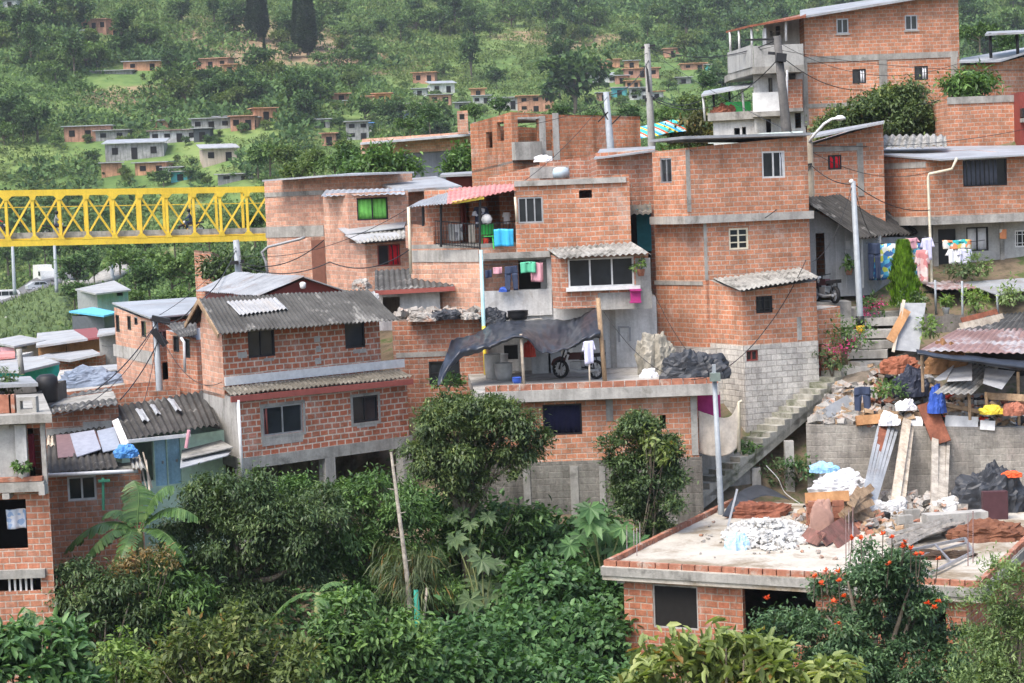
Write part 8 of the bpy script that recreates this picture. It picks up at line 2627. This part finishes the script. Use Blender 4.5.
while cnt < 190:
    px, py = q.uniform(-15, 1030), q.uniform(-8, 150)
    if py > 100 and px > 480:
        continue
    p = ground_hit(px, py + 8, 240, 900)
    dens = float(vnoise(np.array([p.x]), np.array([p.y]), 45, 9)[0])
    if dens < q.uniform(-.35, .5):
        continue
    if any(a - 7 < px < b and c - 2 < py + 8 < d + 12 for a, b, c, d, e in CLEAR):
        continue
    kk = q.choice([0, 0, 0, 1, 1, 2, 3])
    root, lab = KIND[kk]
    s_ = q.uniform(.55, 1.25) * (.8 + p.y / 1500)
    plant_tree(root, p, s_, lab, 'trees on the far hillside', kk not in used); used.add(kk)
    cnt += 1
q = random.Random(12)
for a, b, c, d, e in CLEAR[:60]:
    for px in ((a - 6, b + 6) if q.random() < .6 else (q.choice((a - 6, b + 6)),)):
        p = ground_hit(px + q.uniform(-2, 2), d - 5 + q.uniform(0, 5), 240, 900)
        kk = q.choice([0, 1, 1, 2])
        dup(KIND[kk][0], p, q.uniform(0, 6.28), KIND[kk][1], 'trees on the far hillside', q.uniform(.28, .55))
# nearer valley trees below and behind the bridge
q = random.Random(7)
nv = 0
for (px, pyb, Y, hpx, kk) in ((150, 300, 170, 42, 0), (172, 292, 175, 44, 1), (190, 285, 165, 40, 1), (135, 280, 190, 40, 1), (205, 300, 150, 34, 0), (120, 268, 215, 30, 0), (78, 290, 225, 40, 0), (95, 288, 220, 30, 3), (60, 262, 290, 24, 0), (30, 270, 300, 26, 0), (85, 262, 280, 30, 1),
                              (100, 318, 165, 22, 0), (130, 312, 160, 24, 1), (160, 318, 150, 22, 1), (105, 306, 160, 22, 2), (182, 312, 145, 22, 1), (75, 306, 185, 22, 0), (88, 312, 175, 24, 0), (210, 250, 190, 26, 1), (175, 252, 200, 28, 0), (145, 255, 220, 26, 0), (245, 300, 130, 34, 0), (228, 285, 140, 30, 1),
                              (8, 268, 310, 28, 1), (45, 258, 310, 22, 1), (110, 255, 260, 24, 0), (255, 240, 160, 30, 0), (300, 190, 150, 30, 2), (335, 178, 160, 26, 1), (315, 176, 170, 28, 2), (352, 182, 130, 22, 0), (285, 170, 200, 26, 2), (430, 128, 220, 24, 0), (410, 136, 190, 20, 1), (345, 160, 180, 22, 2), (270, 168, 230, 30, 1), (258, 172, 240, 28, 0),
                              (560, 128, 200, 22, 0), (590, 132, 180, 22, 1), (630, 130, 190, 20, 0), (665, 128, 170, 24, 1), (690, 120, 180, 26, 2), (720, 108, 200, 26, 1), (705, 95, 220, 22, 0), (1010, 60, 160, 30, 0), (980, 45, 180, 26, 1), (500, 118, 220, 20, 0), (475, 122, 220, 22, 1)):
    p = P(px, pyb, Y)
    z = gz(p.x, p.y)
    p.z = z if abs(z - p.z) < 3 else p.z
    root = KIND[kk][0]
    hh_ = [6.4, 5.4, 4.8, 10.2][kk]
    lab = ['rounded dark green tree in the near valley', 'broad mid green tree in the near valley', 'low pale green tree in the near valley', 'tall slender dark tree in the near valley'][kk]
    dup(root, p, q.uniform(0, 6.28), lab, 'trees in the near valley', max(.4, (hpx * Y / F) / hh_))

# scrub on the hillsides: nobody could count it
def scrub(name, label, n, pxr, yr, size, mat, seed, nl=44, thr=-.2, sc_=60, vs_=3, ll=.36):
    g_ = np.random.default_rng(seed)
    px = g_.uniform(*pxr, n * 3); Yv = g_.uniform(yr[0] ** .5, yr[1] ** .5, n * 3) ** 2
    xs = (px - 512) * Yv / F
    d = vnoise(xs, Yv, sc_, vs_) + .4 * vnoise(xs, Yv, sc_ * .3, vs_ + 1) + g_.normal(size=len(xs)) * .12
    m_ = d > thr
    xs, Yv = xs[m_][:n], Yv[m_][:n]
    zs_ = terr(xs, Yv)
    Ri = np.array(R.inverted())
    cam_c = np.c_[xs, Yv, zs_ + size * .5] @ Ri.T
    qx, qy = 512 - F * cam_c[:, 0] / cam_c[:, 2], 341.5 + F * cam_c[:, 1] / cam_c[:, 2]
    ok = np.ones(len(xs), bool)
    for a, b, c, d, e in CLEAR:
        ok &= ~((qx > a - 2) & (qx < b + 2) & (qy > c) & (qy < d + size * 1.3 * F / e) & (Yv < e + 7) & (Yv > e - (120 if size > 1 else 5)))
    for a, b, c, d, th_ in ((238, 352, 14, 78, .75), (205, 245, 52, 80, .6), (470, 530, 22, 55, .5), (545, 600, 18, 60, .5), (600, 700, 20, 55, .4), (0, 60, 130, 200, .0)):
        ok &= ~((qx > a) & (qx < b) & (qy > c) & (qy < d) & (g_.random(len(xs)) < th_))
    xs, Yv, zs_ = xs[ok], Yv[ok], zs_[ok]
    n = len(xs)
    s_ = size * (.5 + g_.random(n)) * (.6 + Yv / 700)
    k = np.repeat(np.arange(n), nl)
    dd = unit(n * nl, g_); dd[:, 2] = np.abs(dd[:, 2])
    pos = np.c_[xs, Yv, zs_][k] + dd * s_[k][:, None] * (.5 + .5 * g_.random(n * nl))[:, None] * np.array([1, 1, .85])
    dr = dd + unit(n * nl, g_) * .8
    nm = dd + np.array([0, -.2, .8]) + unit(n * nl, g_) * .4
    L_ = ll * s_[k] * (.6 + .7 * g_.random(n * nl))
    v, f = leaf_geo(pos, dr, nm, L_, L_ * .6)
    return tag(np_obj(name, v, f, mat), label, 'scrub', None, 'stuff')


scrub('hillside_scrub', 'dense mid green scrub on the far hillsides', 9500, (-40, 1070), (305, 760), 1.5, L_FAR2, 51, thr=-.22)
scrub('dark_hillside_woods', 'dark wooded patches on the far hillsides', 4200, (-40, 1070), (310, 760), 2.2, L_FAR1, 52, thr=.28, vs_=7)
scrub('pale_hillside_scrub', 'pale tall grass and bushes on the far hillsides', 6500, (-40, 1070), (305, 740), 1.3, L_FAR3, 53, thr=.0, vs_=13)
scrub('tall_grass', 'tall grass and low weeds on the far hillsides', 11000, (-40, 1070), (300, 720), .8, m_leaf('grass_tufts', (.07, .11, .035), (.15, .19, .065), (.24, .26, .1), .7, .3, .08, .1), 57, thr=-.45, vs_=23, nl=26)
scrub('valley_scrub', 'green scrub filling the valley floor under the bridge', 4200, (-40, 300), (135, 330), 1.3, L_FAR2, 54, thr=-.5, sc_=30)
scrub('valley_weeds', 'pale weeds and grass of the valley below the road', 2600, (-40, 300), (120, 320), .8, L_FAR3, 55, thr=-.2, sc_=30, vs_=17)
scrub('ridge_scrub', 'scrub behind the upper houses', 3600, (240, 1070), (104, 300), 1.0, L_FAR2, 56, thr=-.4, sc_=30)
EXPOSURE = 1.27
# ------------------------------------------------------------------ light and world
w = bpy.data.worlds.new('World')
scene.world = w
w.use_nodes = True
nt = w.node_tree
bg = nt.nodes['Background']
sky = nt.nodes.new('ShaderNodeTexSky')
sky.sky_type = 'NISHITA'
sky.sun_disc = False
SUN_EL, SUN_AZ = math.radians(58), math.radians(-140)   # azimuth measured from +Y, clockwise positive
sky.sun_elevation, sky.sun_rotation = SUN_EL, SUN_AZ
sky.air_density, sky.dust_density, sky.ozone_density = 1.0, 4.0, 1.5
nt.links.new(sky.outputs[0], bg.inputs[0])
bg.inputs[1].default_value = .15
sd_ = bpy.data.lights.new('sun', 'SUN')
sd_.energy, sd_.angle, sd_.color = 1.35, math.radians(28), (1, .96, .9)
so = bpy.data.objects.new('sun', sd_)
COL.objects.link(so)
dirv = V(math.sin(SUN_AZ) * math.cos(SUN_EL), math.cos(SUN_AZ) * math.cos(SUN_EL), math.sin(SUN_EL))
so.rotation_euler = dirv.to_track_quat('Z', 'Y').to_euler()
so.location = dirv * 60
HAZE = 0.00015
if HAZE:
    hb_ = MB()
    hb_.hexa([V(-420, -20, -30), V(420, -20, -30), V(560, 1150, -30), V(-560, 1150, -30)], [V(-420, -20, 330), V(420, -20, 330), V(560, 1150, 330), V(-560, 1150, 330)])
    t_ = NT('haze_air')
    v_ = t_.new('VolumePrincipled')
    v_.inputs['Color'].default_value = (.86, .92, 1.0, 1)
    v_.inputs['Density'].default_value = HAZE
    v_.inputs['Anisotropy'].default_value = .2
    t_.l.new(v_.outputs[0], t_.out.inputs['Volume'])
    ho = hb_.build('haze', t_.m)
    tag(ho, 'thin pale morning haze over the valley', 'haze', None, 'stuff')
vs = scene.view_settings
vs.view_transform, vs.look, vs.exposure, vs.gamma = 'Standard', 'None', EXPOSURE, 1
vs.use_curve_mapping = False
scene.cycles.use_denoising = True
scene.cycles.max_bounces = 6
scene.cycles.diffuse_bounces = 3
scene.cycles.transparent_max_bounces = 6
